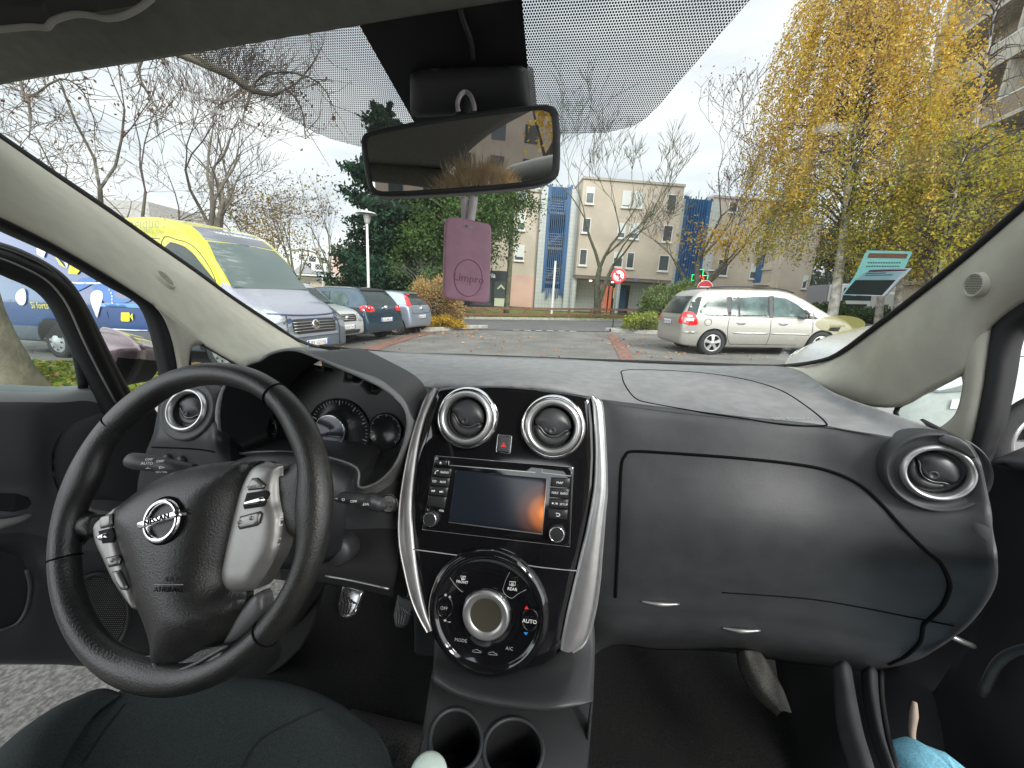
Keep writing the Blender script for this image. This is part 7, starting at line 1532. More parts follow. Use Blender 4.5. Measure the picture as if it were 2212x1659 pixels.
def pj(name, bv, ax, pts, m, par, off=.008, res=.07, smooth=0, label=None):
    """pts: (x,z) for L/R, (y,z) for F/B, (x,y) for T; projected onto the body"""
    pl = AX[ax]
    if smooth: pts = [tuple(q) for q in cr1([tuple(p) for p in pts], smooth, True)]
    w3 = [(p[0], 0, p[1]) if ax in 'LR' else ((0, p[0], p[1]) if ax in 'FB' else (p[0], p[1], 0)) for p in pts]
    uv = [(np.dot(np.array(q)-pl.o, pl.x), np.dot(np.array(q)-pl.o, pl.y)) for q in w3]
    out = []; N = len(uv)
    for i in range(N):
        a = np.array(uv[i]); b = np.array(uv[(i+1) % N]); k = max(1, int(np.linalg.norm(b-a)/res)); out += [a+(b-a)*j/k for j in range(k)]
    B = np.array(out); n0 = len(B); A_, B_ = B, np.roll(B, -1, 0); lo, hi = B.min(0), B.max(0); g = []
    for x in np.arange(lo[0]+res/2, hi[0], res):
        for y in np.arange(lo[1]+res/2, hi[1], res):
            c = ((A_[:, 1] > y) != (B_[:, 1] > y)); dy = B_[:, 1]-A_[:, 1]; dy = np.where(dy == 0, 1e-12, dy)
            if (c & (x < (B_[:, 0]-A_[:, 0])*(y-A_[:, 1])/dy+A_[:, 0])).sum() % 2 == 1: g.append((x, y))
    r = delaunay_2d_cdt([Vector(q) for q in B]+[Vector(q) for q in g], [(i, (i+1) % n0) for i in range(n0)], [], 1, 1e-7, True)
    V = []; last = None; miss = []
    for k, v in enumerate(r[0]):
        p = pl.P(v[0], v[1]); h = bv.ray_cast(Vector(p), Vector(-pl.n))
        if h[0] is None: miss.append(k); V.append(None); continue
        V.append(np.array(h[0])+pl.n*off)
    good = [v for v in V if v is not None]
    if not good: return None
    for k in miss:
        p = pl.P(r[0][k][0], r[0][k][1]); c = min(good, key=lambda v: np.linalg.norm((v-p)-pl.n*np.dot(v-p, pl.n))); V[k] = p+pl.n*np.dot(c-p, pl.n)
    return mk(name, V, [tuple(f) for f in r[2]], m, par, True, label)
def pline(name, bv, ax, pts, rad, m, par, n=4, off=.001):
    pl = AX[ax]; P = cr1(pts, n) if n > 1 else np.array(pts); V = []
    for p in P:
        q = np.array((p[0], 0, p[1]) if ax in 'LR' else ((0, p[0], p[1]) if ax in 'FB' else (p[0], p[1], 0))); q = q+pl.n*np.dot(pl.o-q, pl.n)
        h = bv.ray_cast(Vector(q), Vector(-pl.n))
        if h[0] is not None: V.append(np.array(h[0])+pl.n*off)
    return tube(name, V, rad, m, par, n=1, segs=5) if len(V) > 1 else None
M_tyre = mat('tyre', (.022, .022, .022), rough=.85, bump=.3, bscale=50); M_alloy = mat('alloy', (.55, .55, .55), rough=.3, metal=.8); M_steelw = mat('steel_wheel', (.42, .43, .44), rough=.45, metal=.5); M_well = mat('wheel_well', (.01, .01, .01), rough=.9)
def wheel(par, x, y, side, r_=.315, w_=.20, style=5, rim=.205, z=None):
    pl = Plane((x, y, r_ if z is None else z), (0, side, 0), (1, 0, 0))
    t = lathe('wheel', pl, (0, 0), [(rim, -w_), (r_*.93, -w_), (r_, -w_*.85), (r_, -.035), (r_*.965, -.005), (r_*.80, .008), (rim*1.05, .0), (rim*1.02, -.015)], M_tyre, par, 40)
    lathe('wheel_well_back', pl, (0, 0), [(rim*1.02, -.06), (0, -.06)], M_well, t, 30)
    if style == 'steel':
        rm = lathe('hub_cap', pl, (0, 0), [(rim*1.03, -.012), (rim*.98, .004), (rim*.85, -.006), (rim*.6, .012), (rim*.42, .02), (rim*.3, .035), (0, .04)], M_steelw, t, 36)
        V, F = [], []
        for k in range(8):
            a = k*math.pi/4; c = (rim*.72*math.cos(a), rim*.72*math.sin(a)); j = len(V)
            for s in range(10): V.append(pl.P(c[0]+.021*math.cos(s*.628), c[1]+.021*math.sin(s*.628), .016))
            F.append(tuple(range(j, j+10)))
        mk('cap_holes', V, F, M_well, rm, False)
    else:
        rm = lathe('rim', pl, (0, 0), [(rim*1.03, -.012), (rim*1.0, .004), (rim*.93, .002), (rim*.9, -.05)], M_alloy, t, 40); V, F = [], []
        for k in range(style):
            a = 2*math.pi*k/style+.3; d = np.array((math.cos(a), math.sin(a))); s = np.array((-d[1], d[0])); j = len(V)
            for f_, w2, h_ in ((.0, .030, .004), (.35, .030, .004), (.65, .034, .0), (.95, .052, -.004)):
                for sg in (-1, 1): V.append(pl.P(*(d*rim*f_+s*sg*w2), h_-.002)); V.append(pl.P(*(d*rim*f_+s*sg*w2*.8), h_+.012)) if False else None
                q = [pl.P(*(d*rim*f_+s*sg*w2), h_) for sg in (-1, 1)]+[pl.P(*(d*rim*f_+s*sg*w2), h_-.04) for sg in (-1, 1)]
                V += q
            V = [v for v in V if v is not None]; 
            for i in range(3):
                b0 = j+i*6; b1 = b0+6
                F += [(b0+2, b0+3, b1+3, b1+2), (b0+2, b1+2, b1+4, b0+4), (b0+3, b0+5, b1+5, b1+3)]
        mk('spoke', V, F, M_alloy, rm, False); lathe('hub', pl, (0, 0), [(rim*.27, -.01), (rim*.25, .012), (rim*.15, .016), (0, .016)], M_alloy, rm, 24)
    return t
M_cg = mat('car_glass', (.03, .042, .042), rough=.08, spec=.4); M_cgl = mat('car_glass_pale', (.065, .098, .094), rough=.12, spec=.18, noise=.45, nscale=3)
M_trim = mat('car_trim_black', (.02, .02, .021), rough=.5); M_gap = mat('panel_gap', (.012, .012, .012), rough=.8); M_tail = mat('tail_red', (.60, .012, .015), rough=.12, coat=.8, emit=(.6, .01, .01), estr=.12)
M_tailw = mat('lamp_clear', (.72, .70, .70), rough=.1, coat=.8); M_head_l = mat('headlamp', (.50, .52, .53), rough=.12, metal=.6, coat=1.); M_plate = mat('plate_white', (.72, .72, .70), rough=.5); M_plb = mat('plate_blue_band', (.03, .08, .42), rough=.5)
def paint(name, c, metal=.35, rough=.28): return mat(name, c, rough=rough, metal=metal, coat=.9, noise=.05, nscale=30)
def plate(par, c, ax, s, txt, w_=.52, h_=.11, tiltx=0):
    pl = AX[ax]; p0 = Plane(c, pl.n, pl.x); o = dome('number_plate', p0, rrect(0, 0, w_/2, h_/2, .01), M_plate, par, h=.004, edge=.004, res=.1, px=False, skirt=.01)
    for sg in (-1, 1): mk('plate_band', [p0.P(sg*(w_/2-.025)+a, b, .0055) for a, b in ((-.02, -.05), (.02, -.05), (.02, .05), (-.02, .05))], [(0, 1, 2, 3)], M_plb, o, False)
    text('plate_lettering', txt, p0, (0, 0), .088*s, M_trim, o, h=.007, spacing=1.0); return o
# ---- silver people carrier (rear at x=0, forward +x, left side +y; its right side faces the camera)
pm = paint('paint_champagne', (.39, .375, .335), .35, .32)
mv, MM = vehicle('silver_estate', 'silver beige estate car parked side on beyond the bonnet, roof rails and alloy wheel', 'car', 3.87, 9.80, R(.3), .12, .93)
st = [(-.0, .42, .62, .66, .70, .74, .66), (.03, .30, .80, .92, .78, .82, .70), (.12, .24, .95, 1.12, .80, .87, .68), (.30, .22, 1.0, 1.42, .82, .89, .64), (.50, .21, 1.0, 1.60, .82, .90, .66), (.90, .20, 1.0, 1.635, .82, .90, .68), (1.8, .20, .99, 1.645, .82, .90, .69), (2.5, .20, .97, 1.62, .82, .90, .68), (3.0, .20, .95, 1.46, .82, .90, .66), (3.45, .20, .94, 1.20, .82, .89, .70), (3.75, .20, .93, 1.03, .82, .88, .74), (4.1, .22, .84, .93, .80, .85, .70), (4.35, .26, .70, .80, .74, .78, .62), (4.46, .34, .58, .62, .62, .64, .50)]
b_, bv = carbody(st, pm, mv, wells=(.80, 3.5), wr=.37)
b2 = dict(bv=bv, par=mv)
for wx in (.80, 3.5):
    for sy in (-1, 1): wheel(mv, wx, sy*.885, sy)
def Rx(L_): return L_
pj('side_window', bv, 'R', [(.42, 1.03), (1.10, 1.0), (1.08, 1.42), (.80, 1.43), (.62, 1.36), (.50, 1.20)], M_cgl, mv, smooth=2); 
pj('side_window', bv, 'R', [(1.18, 1.0), (2.12, .985), (2.10, 1.47), (1.20, 1.44)], M_cgl, mv); pj('side_window', bv, 'R', [(2.22, .985), (3.05, .965), (3.16, 1.03), (2.85, 1.28), (2.55, 1.43), (2.24, 1.465)], M_cgl, mv)
pj('window_pillar', bv, 'R', [(1.10, .985), (1.18, .985), (1.20, 1.46), (1.07, 1.45)], M_trim, mv, .010); pj('window_pillar', bv, 'R', [(2.12, .97), (2.22, .97), (2.24, 1.49), (2.10, 1.48)], M_trim, mv, .010); pj('window_pillar', bv, 'R', [(1.36, .985), (1.40, .985), (1.38, 1.46), (1.34, 1.455)], M_trim, mv, .012)
pj('quarter_glass', bv, 'R', [(3.10, .97), (3.34, .95), (3.06, 1.16), (2.98, 1.15)], M_cg, mv)
pj('rear_window', bv, 'B', [(-.62, 1.02), (.62, 1.02), (.56, 1.46), (-.56, 1.46)], M_cg, mv, .012)
pj('rear_glass_side', bv, 'R', [(.10, .99), (.34, 1.0), (.48, 1.44), (.30, 1.42), (.20, 1.22)], M_cg, mv, .006)
for q in ([(1.14, 1.0), (1.12, .72), (1.14, .52), (1.20, .36), (1.28, .28)], [(2.16, .97), (2.18, .60), (2.16, .28)], [(3.20, .93), (3.22, .6), (3.14, .28)], [(1.28, .29), (2.2, .29), (3.14, .29)]): pline('door_gap', bv, 'R', q, .006, M_gap, mv)
pline('belt_line', bv, 'R', [(.42, 1.0), (1.1, .985), (2.1, .965), (3.3, .94)], .009, M_trim, mv)
pline('side_moulding', bv, 'R', [(1.28, .575), (1.7, .572), (2.13, .57)], .026, pm, mv, off=-.008); pline('side_moulding', bv, 'R', [(2.21, .57), (2.7, .567), (3.16, .56)], .026, pm, mv, off=-.008)
for x in (1.32, 2.36): 
    pline('door_handle', bv, 'R', [(x+.01, .82), (x+.12, .826), (x+.23, .818)], .016, pm, mv, off=.012); pline('handle_shadow', bv, 'R', [(x+.04, .79), (x+.12, .778), (x+.20, .79)], .008, M_gap, mv)
tube('fuel_flap', [(.62+.085*math.cos(a), -.905, .83+.085*math.sin(a)) for a in np.linspace(0, 6.28, 20, endpoint=False)], .004, M_gap, mv, n=1, closed=True)
tl = pj('tail_light', bv, 'R', [(.04, .78), (.34, .76), (.36, .84), (.30, 1.02), (.22, 1.08), (.10, 1.07), (.03, .96)], M_tail, mv, .014, smooth=2)
pj('lamp_lens', bv, 'R', [(.09, .86), (.26, .85), (.27, .92), (.10, .93)], M_tailw, tl, .018); pj('lamp_lens', bv, 'R', [(.12, .96), (.24, .95), (.22, 1.0), (.12, 1.0)], M_tailw, tl, .018)
pj('tail_light', bv, 'B', [(-.80, .78), (-.62, .80), (-.64, 1.02), (-.76, 1.04)], M_tail, mv, .014); pj('tail_light', bv, 'B', [(.80, .78), (.62, .80), (.64, 1.02), (.76, 1.04)], M_tail, mv, .014)
for sy in (-1, 1): tube('roof_rail', [(.62, sy*.63, 1.63), (.80, sy*.63, 1.685), (1.5, sy*.63, 1.70), (2.4, sy*.625, 1.665), (2.8, sy*.615, 1.57)], .018, M_trim, mv, n=4)
pline('bumper_line', bv, 'R', [(.02, .55), (.2, .57), (.40, .56)], .005, M_gap, mv); pj('bumper_corner', bv, 'R', [(.06, .60), (.34, .59), (.34, .55), (.06, .56)], pm, mv, .02)
plate(mv, (-.03, .05, .80), 'B', .9, 'BM 482 KS', .5)
wm = tube('door_mirror', [(3.02, -.90, .98), (3.0, -1.02, 1.02), (3.02, -1.09, 1.03)], [.03, .085, .06], pm, mv, n=4, segs=14); mk('mirror_face', [(2.93, -.98, .96), (2.93, -1.10, .97), (2.93, -1.09, 1.09), (2.93, -.98, 1.08)], [(0, 1, 2, 3)], M_trim, wm, False)
boxes('interior_seats', [((1.0, 0, 1.05), (.10, .55, .18)), ((2.0, .35, 1.05), (.08, .2, .24)), ((2.0, -.35, 1.05), (.08, .2, .24))], M_trim, mv, bevel=.04)
# ---- hatchbacks seen from behind (rear x=0; forward +x)
def hatch(name, label, x, y, head, z, pm, L_, Wd, H, wells, tall=False, s=1., txt=''):
    h, MX = vehicle(name, label, 'car', x, y, head, z, s); hw = Wd/2
    st = [(0, .44, .60, .64, hw-.14, hw-.10, hw-.20), (.03, .32, .74, .86, hw-.08, hw-.05, hw-.16), (.08, .27, .90, 1.0, hw-.06, hw-.02, hw-.20), (.20, .24, .95, 1.20, hw-.05, hw, hw-.27), (.42, .22, .96, H-.06, hw-.05, hw+.0, hw-.26), (.75, .21, .96, H, hw-.05, hw, hw-.25), (1.5, .2, .95, H+.015, hw-.05, hw, hw-.24), (2.2, .2, .93, H-.03, hw-.05, hw, hw-.24), (2.7, .2, .92, H-.22, hw-.05, hw, hw-.23), (3.1, .2, .90, 1.0, hw-.05, hw-.01, hw-.2), (L_-.4, .22, .82, .90, hw-.07, hw-.04, hw-.2), (L_-.08, .28, .62, .70, hw-.12, hw-.12, hw-.3), (L_, .36, .52, .56, hw-.25, hw-.25, hw-.4)]
    b, bv = carbody(st, pm, h, wells=wells, wr=.36)
    for wx in wells:
        for sy in (-1, 1): wheel(h, wx, sy*(hw-.01), sy, r_=.305, rim=.195)
    pj('rear_window', bv, 'B', [(-hw+.20, 1.0), (-hw+.26, .98), (hw-.26, .98), (hw-.20, 1.0), (hw-.32, H-.10), (hw-.40, H-.07), (-hw+.40, H-.07), (-hw+.32, H-.10)], M_cg, h, .010)
    pj('spoiler', bv, 'B', [(-hw+.34, H-.08), (hw-.34, H-.08), (hw-.36, H-.015), (-hw+.36, H-.015)], M_trim if not tall else pm, h, .05)
    tube('rear_wiper', [(.03, .05, .96), (.10, -.1, 1.02), (.13, -.25, 1.03)], .012, M_trim, h, n=2)
    for ax in 'LR':
        pj('side_window', bv, ax, [(.60, 1.0), (1.15, .99), (1.15, H-.12), (.85, H-.13), (.70, H-.22)], M_cgl, h, smooth=2); pj('side_window', bv, ax, [(1.22, .99), (2.05, .975), (2.0, H-.13), (1.24, H-.11)], M_cgl, h); pj('side_window', bv, ax, [(2.13, .97), (2.85, .95), (2.5, H-.24), (2.15, H-.14)], M_cgl, h)
        for q in ([(1.18, .98), (1.2, .6), (1.16, .28)], [(2.09, .96), (2.1, .3)]): pline('door_gap', bv, ax, q, .005, M_gap, h)
    pline('bumper_line', bv, 'B', [(-hw+.16, .74), (-hw+.3, .72), (0, .71), (hw-.3, .72), (hw-.16, .74)], .006, M_gap, h); pline('hatch_gap', bv, 'B', [(-hw+.19, .98), (-hw+.22, .74)], .005, M_gap, h); pline('hatch_gap', bv, 'B', [(hw-.19, .98), (hw-.22, .74)], .005, M_gap, h)
    return h, bv, hw
gm_ = paint('paint_dark_teal_blue', (.028, .058, .085), .45, .25)
hg, bv, hw = hatch('dark_blue_hatchback', 'dark blue hatchback with round red tail lamps seen from behind', -3.62, 10.95, R(163.6), -.17, gm_, 4.2, 1.76, 1.465, (.78, 3.36))
for sy, ax in ((1, 'L'), (-1, 'R')):
    tl = pj('tail_light', bv, 'B', [(sy*(hw-.09), .84), (sy*(hw-.36), .835), (sy*(hw-.39), .90), (sy*(hw-.35), .97), (sy*(hw-.10), .985)], M_tail, hg, .016, smooth=2)
    pj('tail_light_side', bv, ax, [(.05, .85), (.16, .86), (.20, .95), (.16, .985), (.07, .985)], M_tail, hg, .012, smooth=2)
    for yy, r2 in ((hw-.17, .05), (hw-.29, .045)):
        pj('lamp_ring', bv, 'B', [(sy*yy+r2*math.cos(a), .925+r2*math.sin(a)-.015) for a in np.linspace(0, 6.28, 16, endpoint=False)], mat('tail_dark', (.30, .008, .008), rough=.15, coat=.8), tl, .022, .03)
        pj('lamp_lens', bv, 'B', [(sy*yy+.022*math.cos(a), .93+.022*math.sin(a)) for a in np.linspace(0, 6.28, 10, endpoint=False)], M_tailw, tl, .028, .03)
plate(hg, (-.035, 0, .60), 'B', .95, 'CZ 806 PL'); lathe('badge', Plane((-.0, 0, .93), (-1, 0, .2), (0, -1, 0)), (0, 0), [(.055, -.05), (.055, .03), (.045, .04), (0, .035)], M_chrome, hg, 24)
cm_ = paint('paint_ice_blue', (.30, .35, .42), .5, .28)
hc2, bv, hw = hatch('pale_blue_hatchback', 'small pale blue silver hatchback with tall red tail lamps beside the hedge', -3.15, 13.15, R(166), -.16, cm_, 3.82, 1.62, 1.42, (.55, 3.0), tall=True)
for sy, ax in ((1, 'L'), (-1, 'R')):
    pj('tail_light', bv, 'B', [(sy*(hw-.13), .93), (sy*(hw-.20), .96), (sy*(hw-.27), 1.12), (sy*(hw-.335), 1.31), (sy*(hw-.29), 1.31), (sy*(hw-.19), 1.12)], M_tail, hc2, .015, res=.04)
    pj('tail_light_side', bv, ax, [(.05, .92), (.12, .95), (.29, 1.22), (.36, 1.32), (.30, 1.33), (.14, 1.10)], M_tail, hc2, .010, res=.04)
plate(hc2, (-.035, -.0, .60), 'B', .95, 'AB 217 QF'); lathe('badge', Plane((-.0, 0, .88), (-1, 0, .2), (0, -1, 0)), (0, 0), [(.045, -.05), (.045, .03), (0, .03)], M_chrome, hc2, 20)
# ---- small white car, front towards the lane (front x=0, body towards -x)
wp = paint('paint_white', (.42, .43, .42), .1, .28)
sz, MX = vehicle('small_white_car', 'small silver white car nosed out between the yellow van and the dark blue hatchback', 'car', -4.06, 9.39, R(-15), -.134, .95)
st = [(-3.6, .3, .8, 1.0, .68, .74, .6), (-3.4, .25, .95, 1.5, .70, .77, .62), (-1.9, .2, .93, 1.56, .72, .78, .62), (-1.45, .2, .93, 1.48, .72, .78, .62), (-.95, .2, .93, 1.06, .72, .78, .66), (-.55, .2, .86, .97, .72, .78, .62), (-.18, .22, .74, .86, .71, .75, .58), (-.05, .26, .62, .72, .68, .71, .52), (0, .34, .48, .56, .60, .62, .45)]
b, bv = carbody(st, wp, sz, wells=(-.62, -3.0), wr=.34)
for wx in (-.62, -3.0):
    for sy in (-1, 1): wheel(sz, wx, sy*.76, sy, r_=.29, rim=.185)
pj('windscreen', bv, 'F', [(-.62, 1.02), (.62, 1.02), (.54, 1.44), (-.54, 1.44)], M_cg, sz, .012)
gl_ = pj('grille', bv, 'F', [(-.36, .60), (.36, .60), (.42, .74), (.38, .78), (-.38, .78), (-.42, .74)], M_trim, sz, .012)
for k in range(3): pline('grille_bar', bv, 'F', [(-.36, .64+.05*k), (0, .645+.05*k), (.36, .64+.05*k)], .009, M_chrome, gl_, off=.018)
for sy in (-1, 1): pj('headlight', bv, 'F', [(sy*.44, .60), (sy*.66, .60), (sy*.70, .68), (sy*.62, .79), (sy*.48, .79)], M_head_l, sz, .014, smooth=2)
pj('air_intake', bv, 'F', [(-.45, .28), (.45, .28), (.50, .38), (-.50, .38)], M_trim, sz, .012); plate(sz, (.035, 0, .46), 'F', .95, 'EJ·429·YW')
lathe('badge', Plane((.02, 0, .69), (1, 0, 0), (0, 1, 0)), (0, 0), [(.05, -.03), (.05, .01), (.035, .014)], M_chrome, sz, 20); pj('side_window', bv, 'R', [(-1.5, 1.0), (-2.6, 1.0), (-2.6, 1.38), (-1.85, 1.40)], M_cg, sz)
# ---- yellow and blue van
VX, VY, VH = -3.55, 6.9, R(-14)
vn, MV = vehicle('yellow_blue_van', 'large yellow fronted van with blue decorated sides parked beyond the left pillar', 'van', VX, VY, VH, -.20)
m_y = paint('paint_lemon', (.52, .50, .02), .0, .3); m_b = paint('paint_royal_blue', (.018, .06, .19), .0, .3); m_s = paint('paint_silver_lilac', (.25, .26, .31), .2, .32); m_g = mat('bumper_slate', (.10, .12, .14), rough=.5); m_db = paint('paint_navy', (.03, .055, .12), .0, .3)
Q = [(-6.9, .4, 1.2, 2.1, .95, 1.0, .85), (-6.75, .32, 1.25, 2.42, .97, 1.02, .88), (-4.5, .3, 1.25, 2.48, .97, 1.02, .88), (-3., .3, 1.25, 2.50, .97, 1.02, .88), (-2.2, .3, 1.25, 2.48, .97, 1.02, .87), (-1.75, .3, 1.25, 2.36, .97, 1.02, .84), (-1.40, .3, 1.25, 2.12, .97, 1.02, .80), (-1.05, .3, 1.24, 1.72, .97, 1.01, .80), (-.80, .3, 1.18, 1.36, .96, 1.0, .80), (-.55, .3, 1.08, 1.22, .95, .99, .74), (-.28, .3, .96, 1.10, .92, .95, .66), (-.08, .3, .80, .96, .86, .88, .55), (.0, .36, .66, .80, .76, .78, .45)]
b, bv = carbody(Q, [m_b, m_y, m_s, m_g, m_db], vn, wells=(-.98, -4.95), wr=.42, yw=.66)
for p in b.data.polygons:
    x, y, z = p.center; n_ = p.normal
    if x > -1.15 and n_.z > .35 and z > .8 and z < 1.42+(-.0): k = 2
    elif z > 1.22+max(0, (-x-2.2)*.30) and x > -4.0: k = 1
    elif x > -.14 and z < .8: k = 2 if z > .62 else 3
    elif z < .62: k = 3
    elif x > -.8: k = 4 if z < .95 else 1
    else: k = 0
    p.material_index = k
for wx in (-.98, -4.95):
    for sy in (-1, 1): wheel(vn, wx, sy*1.0, sy, r_=.335, rim=.20, style='steel')
    pj('arch_trim', bv, 'R', [(wx+.47*math.cos(a), .31+.47*math.sin(a)) for a in np.linspace(R(5), R(175), 14)]+[(wx+.42*math.cos(a), .31+.42*math.sin(a)) for a in np.linspace(R(175), R(5), 14)], M_trim, vn, .02, .05)
pj('windscreen', bv, 'F', [(-.80, 1.36), (0, 1.38), (.80, 1.36), (.76, 1.8), (.66, 2.10), (0, 2.14), (-.66, 2.10), (-.76, 1.8)], mat('van_screen', (.07, .10, .095), rough=.05, spec=.8, coat=.5), vn, .012)
cap = pj('sign_band', bv, 'F', [(-.66, 2.13), (0, 2.17), (.66, 2.13), (.60, 2.36), (0, 2.40), (-.60, 2.36)], mat('band_slate', (.13, .14, .17), rough=.35, coat=.5), vn, .014)
tp_ = Plane((-1.56, 0, 2.26), (.72, 0, .69), (0, 1, 0))
def onvan(x, y, z): return None
for s_, c_ in (('et vous inv', 0), ('votre habitation.com', -.11)):
    text('van_lettering', s_, Plane((-1.50, 0, 2.27), (.60, 0, .80), (0, 1, 0)), (0., c_+.04), .115, M_white, cap, h=.06)
gl_ = pj('grille', bv, 'F', [(-.50, .62), (.50, .62), (.52, .80), (.46, .86), (-.46, .86), (-.52, .80)], M_trim, vn, .014)
for k in range(4): pline('grille_bar', bv, 'F', [(-.50, .66+.05*k), (0, .665+.05*k), (.50, .66+.05*k)], .010, M_silverd, gl_, off=.022)
lathe('badge', Plane((.02, 0, .76), (1, 0, .1), (0, 1, 0)), (0, 0), [(.085, -.03), (.085, .015), (.07, .02), (0, .018)], M_chrome, gl_, 28)
pj('bumper_centre', bv, 'F', [(-.56, .56), (.56, .56), (.56, .61), (-.56, .61)], m_s, vn, .02); pline('bumper_edge', bv, 'F', [(-.60, .36), (-.62, .7), (-.56, .92)], .014, M_trim, vn); pline('bumper_edge', bv, 'F', [(.60, .36), (.62, .7), (.56, .92)], .014, M_trim, vn)
pline('bonnet_edge', bv, 'F', [(-.80, .96), (-.4, .93), (0, .92), (.4, .93), (.80, .96)], .018, m_db, vn, off=.006)
plate(vn, (.035, 0, .44), 'F', .98, 'BY·153·NJ')
for sy, ax in ((-1, 'R'), (1, 'L')):
    hl2 = pj('headlight', bv, ax, [(-.14, .80), (-.50, .84), (-.80, 1.06), (-.72, 1.16), (-.45, 1.10), (-.18, .96)], M_head_l, vn, .016, smooth=2); pj('headlight', bv, 'F', [(sy*.86, .80), (sy*.62, .84), (sy*.66, .98), (sy*.80, 1.06), (sy*.90, 1.0)], M_head_l, vn, .016)
    for c_ in ((-.35, .93), (-.58, 1.02)): pj('lamp_bowl', bv, ax, [(c_[0]+.07*math.cos(a), c_[1]+.06*math.sin(a)) for a in np.linspace(0, 6.28, 12, endpoint=False)], M_chrome, hl2, .022, .04)
    pj('side_window', bv, ax, [(-.98, 1.32), (-1.95, 1.30), (-1.95, 2.0), (-1.70, 2.04), (-1.45, 1.90), (-1.15, 1.55)], M_cg, vn, smooth=2)
    for q in ([(-.95, 1.28), (-1.12, 1.62), (-1.42, 1.98), (-1.70, 2.10), (-2.02, 2.08), (-2.04, 1.2), (-2.02, .5)], [(-3.4, 2.1), (-3.4, .5)], [(-2.05, 2.12), (-2.6, 2.2), (-2.62, 2.4)]): pline('door_gap', bv, ax, q, .006, M_gap, vn)
tube('wiper', [(-.86, -.55, 1.37), (-.92, -.2, 1.45), (-.90, .2, 1.42)], .012, M_trim, vn, n=3); tube('wiper', [(-.84, .1, 1.36), (-.90, .4, 1.43), (-.90, .65, 1.40)], .012, M_trim, vn, n=3); tube('aerial', [(-1.75, .1, 2.4), (-1.9, .1, 2.55)], .008, M_trim, vn, n=1)
# side decals traced at their real place on the van side
def vs(px, py): p = loc(MV, px, py, 1, -1.02); return (p[0], p[2])
def vd(name, pts, m, off=.016, smooth=0): return pj(name, bv, 'R', [vs(*q) for q in pts], m, vn, off, .12, smooth)
def v1(x, y): return (x*.2811, 466.3+y*.2811)
m_wd = mat('decal_white', (.68, .68, .70), rough=.4); m_yd = mat('decal_yellow', (.75, .62, .02), rough=.4); m_lb = mat('decal_light_blue', (.12, .28, .60), rough=.4); m_mb = mat('decal_mid_blue', (.05, .16, .42), rough=.4)
vd('decal_camera', [v1(*q) for q in [(940, 742), (1000, 742), (1006, 750), (1006, 804), (1000, 812), (948, 810), (938, 800)]], m_yd, .018); vd('decal_camera', [v1(*q) for q in [(1008, 772), (1026, 745), (1032, 808)]], m_yd, .018)
vd('decal_stripe', [v1(*q) for q in [(480, 508), (800, 512), (830, 524), (480, 522)]], m_wd); vd('decal_stripe', [v1(*q) for q in [(720, 668), (1080, 678), (1090, 708), (720, 694)]], m_lb)
vd('decal_swirl', [v1(*q) for q in [(700, 520), (860, 540), (960, 580), (1010, 640), (960, 668), (850, 665), (760, 640), (710, 590)]], m_mb, .014, 2); vd('decal_swirl', [v1(*q) for q in [(560, 500), (640, 470), (760, 460), (700, 510), (620, 560), (560, 580)]], m_mb, .014, 2)
vd('decal_swirl', [v1(*q) for q in [(870, 590), (920, 570), (980, 590), (1010, 630), (930, 640), (880, 620)]], m_db, .016, 2)
vd('decal_pin', [v1(*q) for q in [(690, 605), (705, 580), (735, 570), (770, 582), (786, 610), (788, 650), (772, 700), (758, 782), (735, 740), (705, 670)]], m_wd, .018, 2); vd('decal_triangle', [v1(*q) for q in [(500, 340), (595, 400), (560, 448), (490, 440)]], m_yd, .018); vd('decal_triangle', [v1(*q) for q in [(360, 285), (470, 400), (420, 372)]], m_yd, .018); vd('decal_triangle', [v1(*q) for q in [(440, 320), (490, 345), (475, 400)]], m_wd, .018); vd('decal_triangle', [v1(*q) for q in [(225, 215), (310, 240), (290, 320), (235, 290)]], m_wd, .018)
for k in range(5): a = (820+math.sin(k)*8+k*12, 560+k*25); vd('road_dash', [v1(a[0], a[1]), v1(a[0]+7, a[1]), v1(a[0]+12, a[1]+15), v1(a[0]+5, a[1]+15)], m_wd, .02)
vd('decal_robot', [v1(*q) for q in [(120, 590), (150, 560), (180, 570), (205, 640), (195, 680), (160, 685), (125, 640)]], m_wd, .018, 2); vd('decal_skirt', [v1(*q) for q in [(780, 862), (1140, 876), (1140, 884), (780, 872)]], m_wd, .018)
def v0(x, y): return ((300+x*.3917)/1.8228, (750+y*.3917)/1.8228)
p_ = loc(MV, *v0(690, 340), 1, -.98); text('van_lettering', 'magique !', Plane((p_[0], -.975, p_[2]), (0, -1, .2), (1, 0, 0)), (0, 0), .26, mat('lettering_grey', (.25, .27, .12), rough=.5), vn, h=.03, align='CENTER')
p_ = loc(MV, *v1(320, 690), 1, -1.03); text('van_lettering', 'Si forts', Plane((p_[0], -1.05, p_[2]), (0, -1, 0), (1, 0, 0)), (0, 0), .17, m_yd, vn, h=.01)
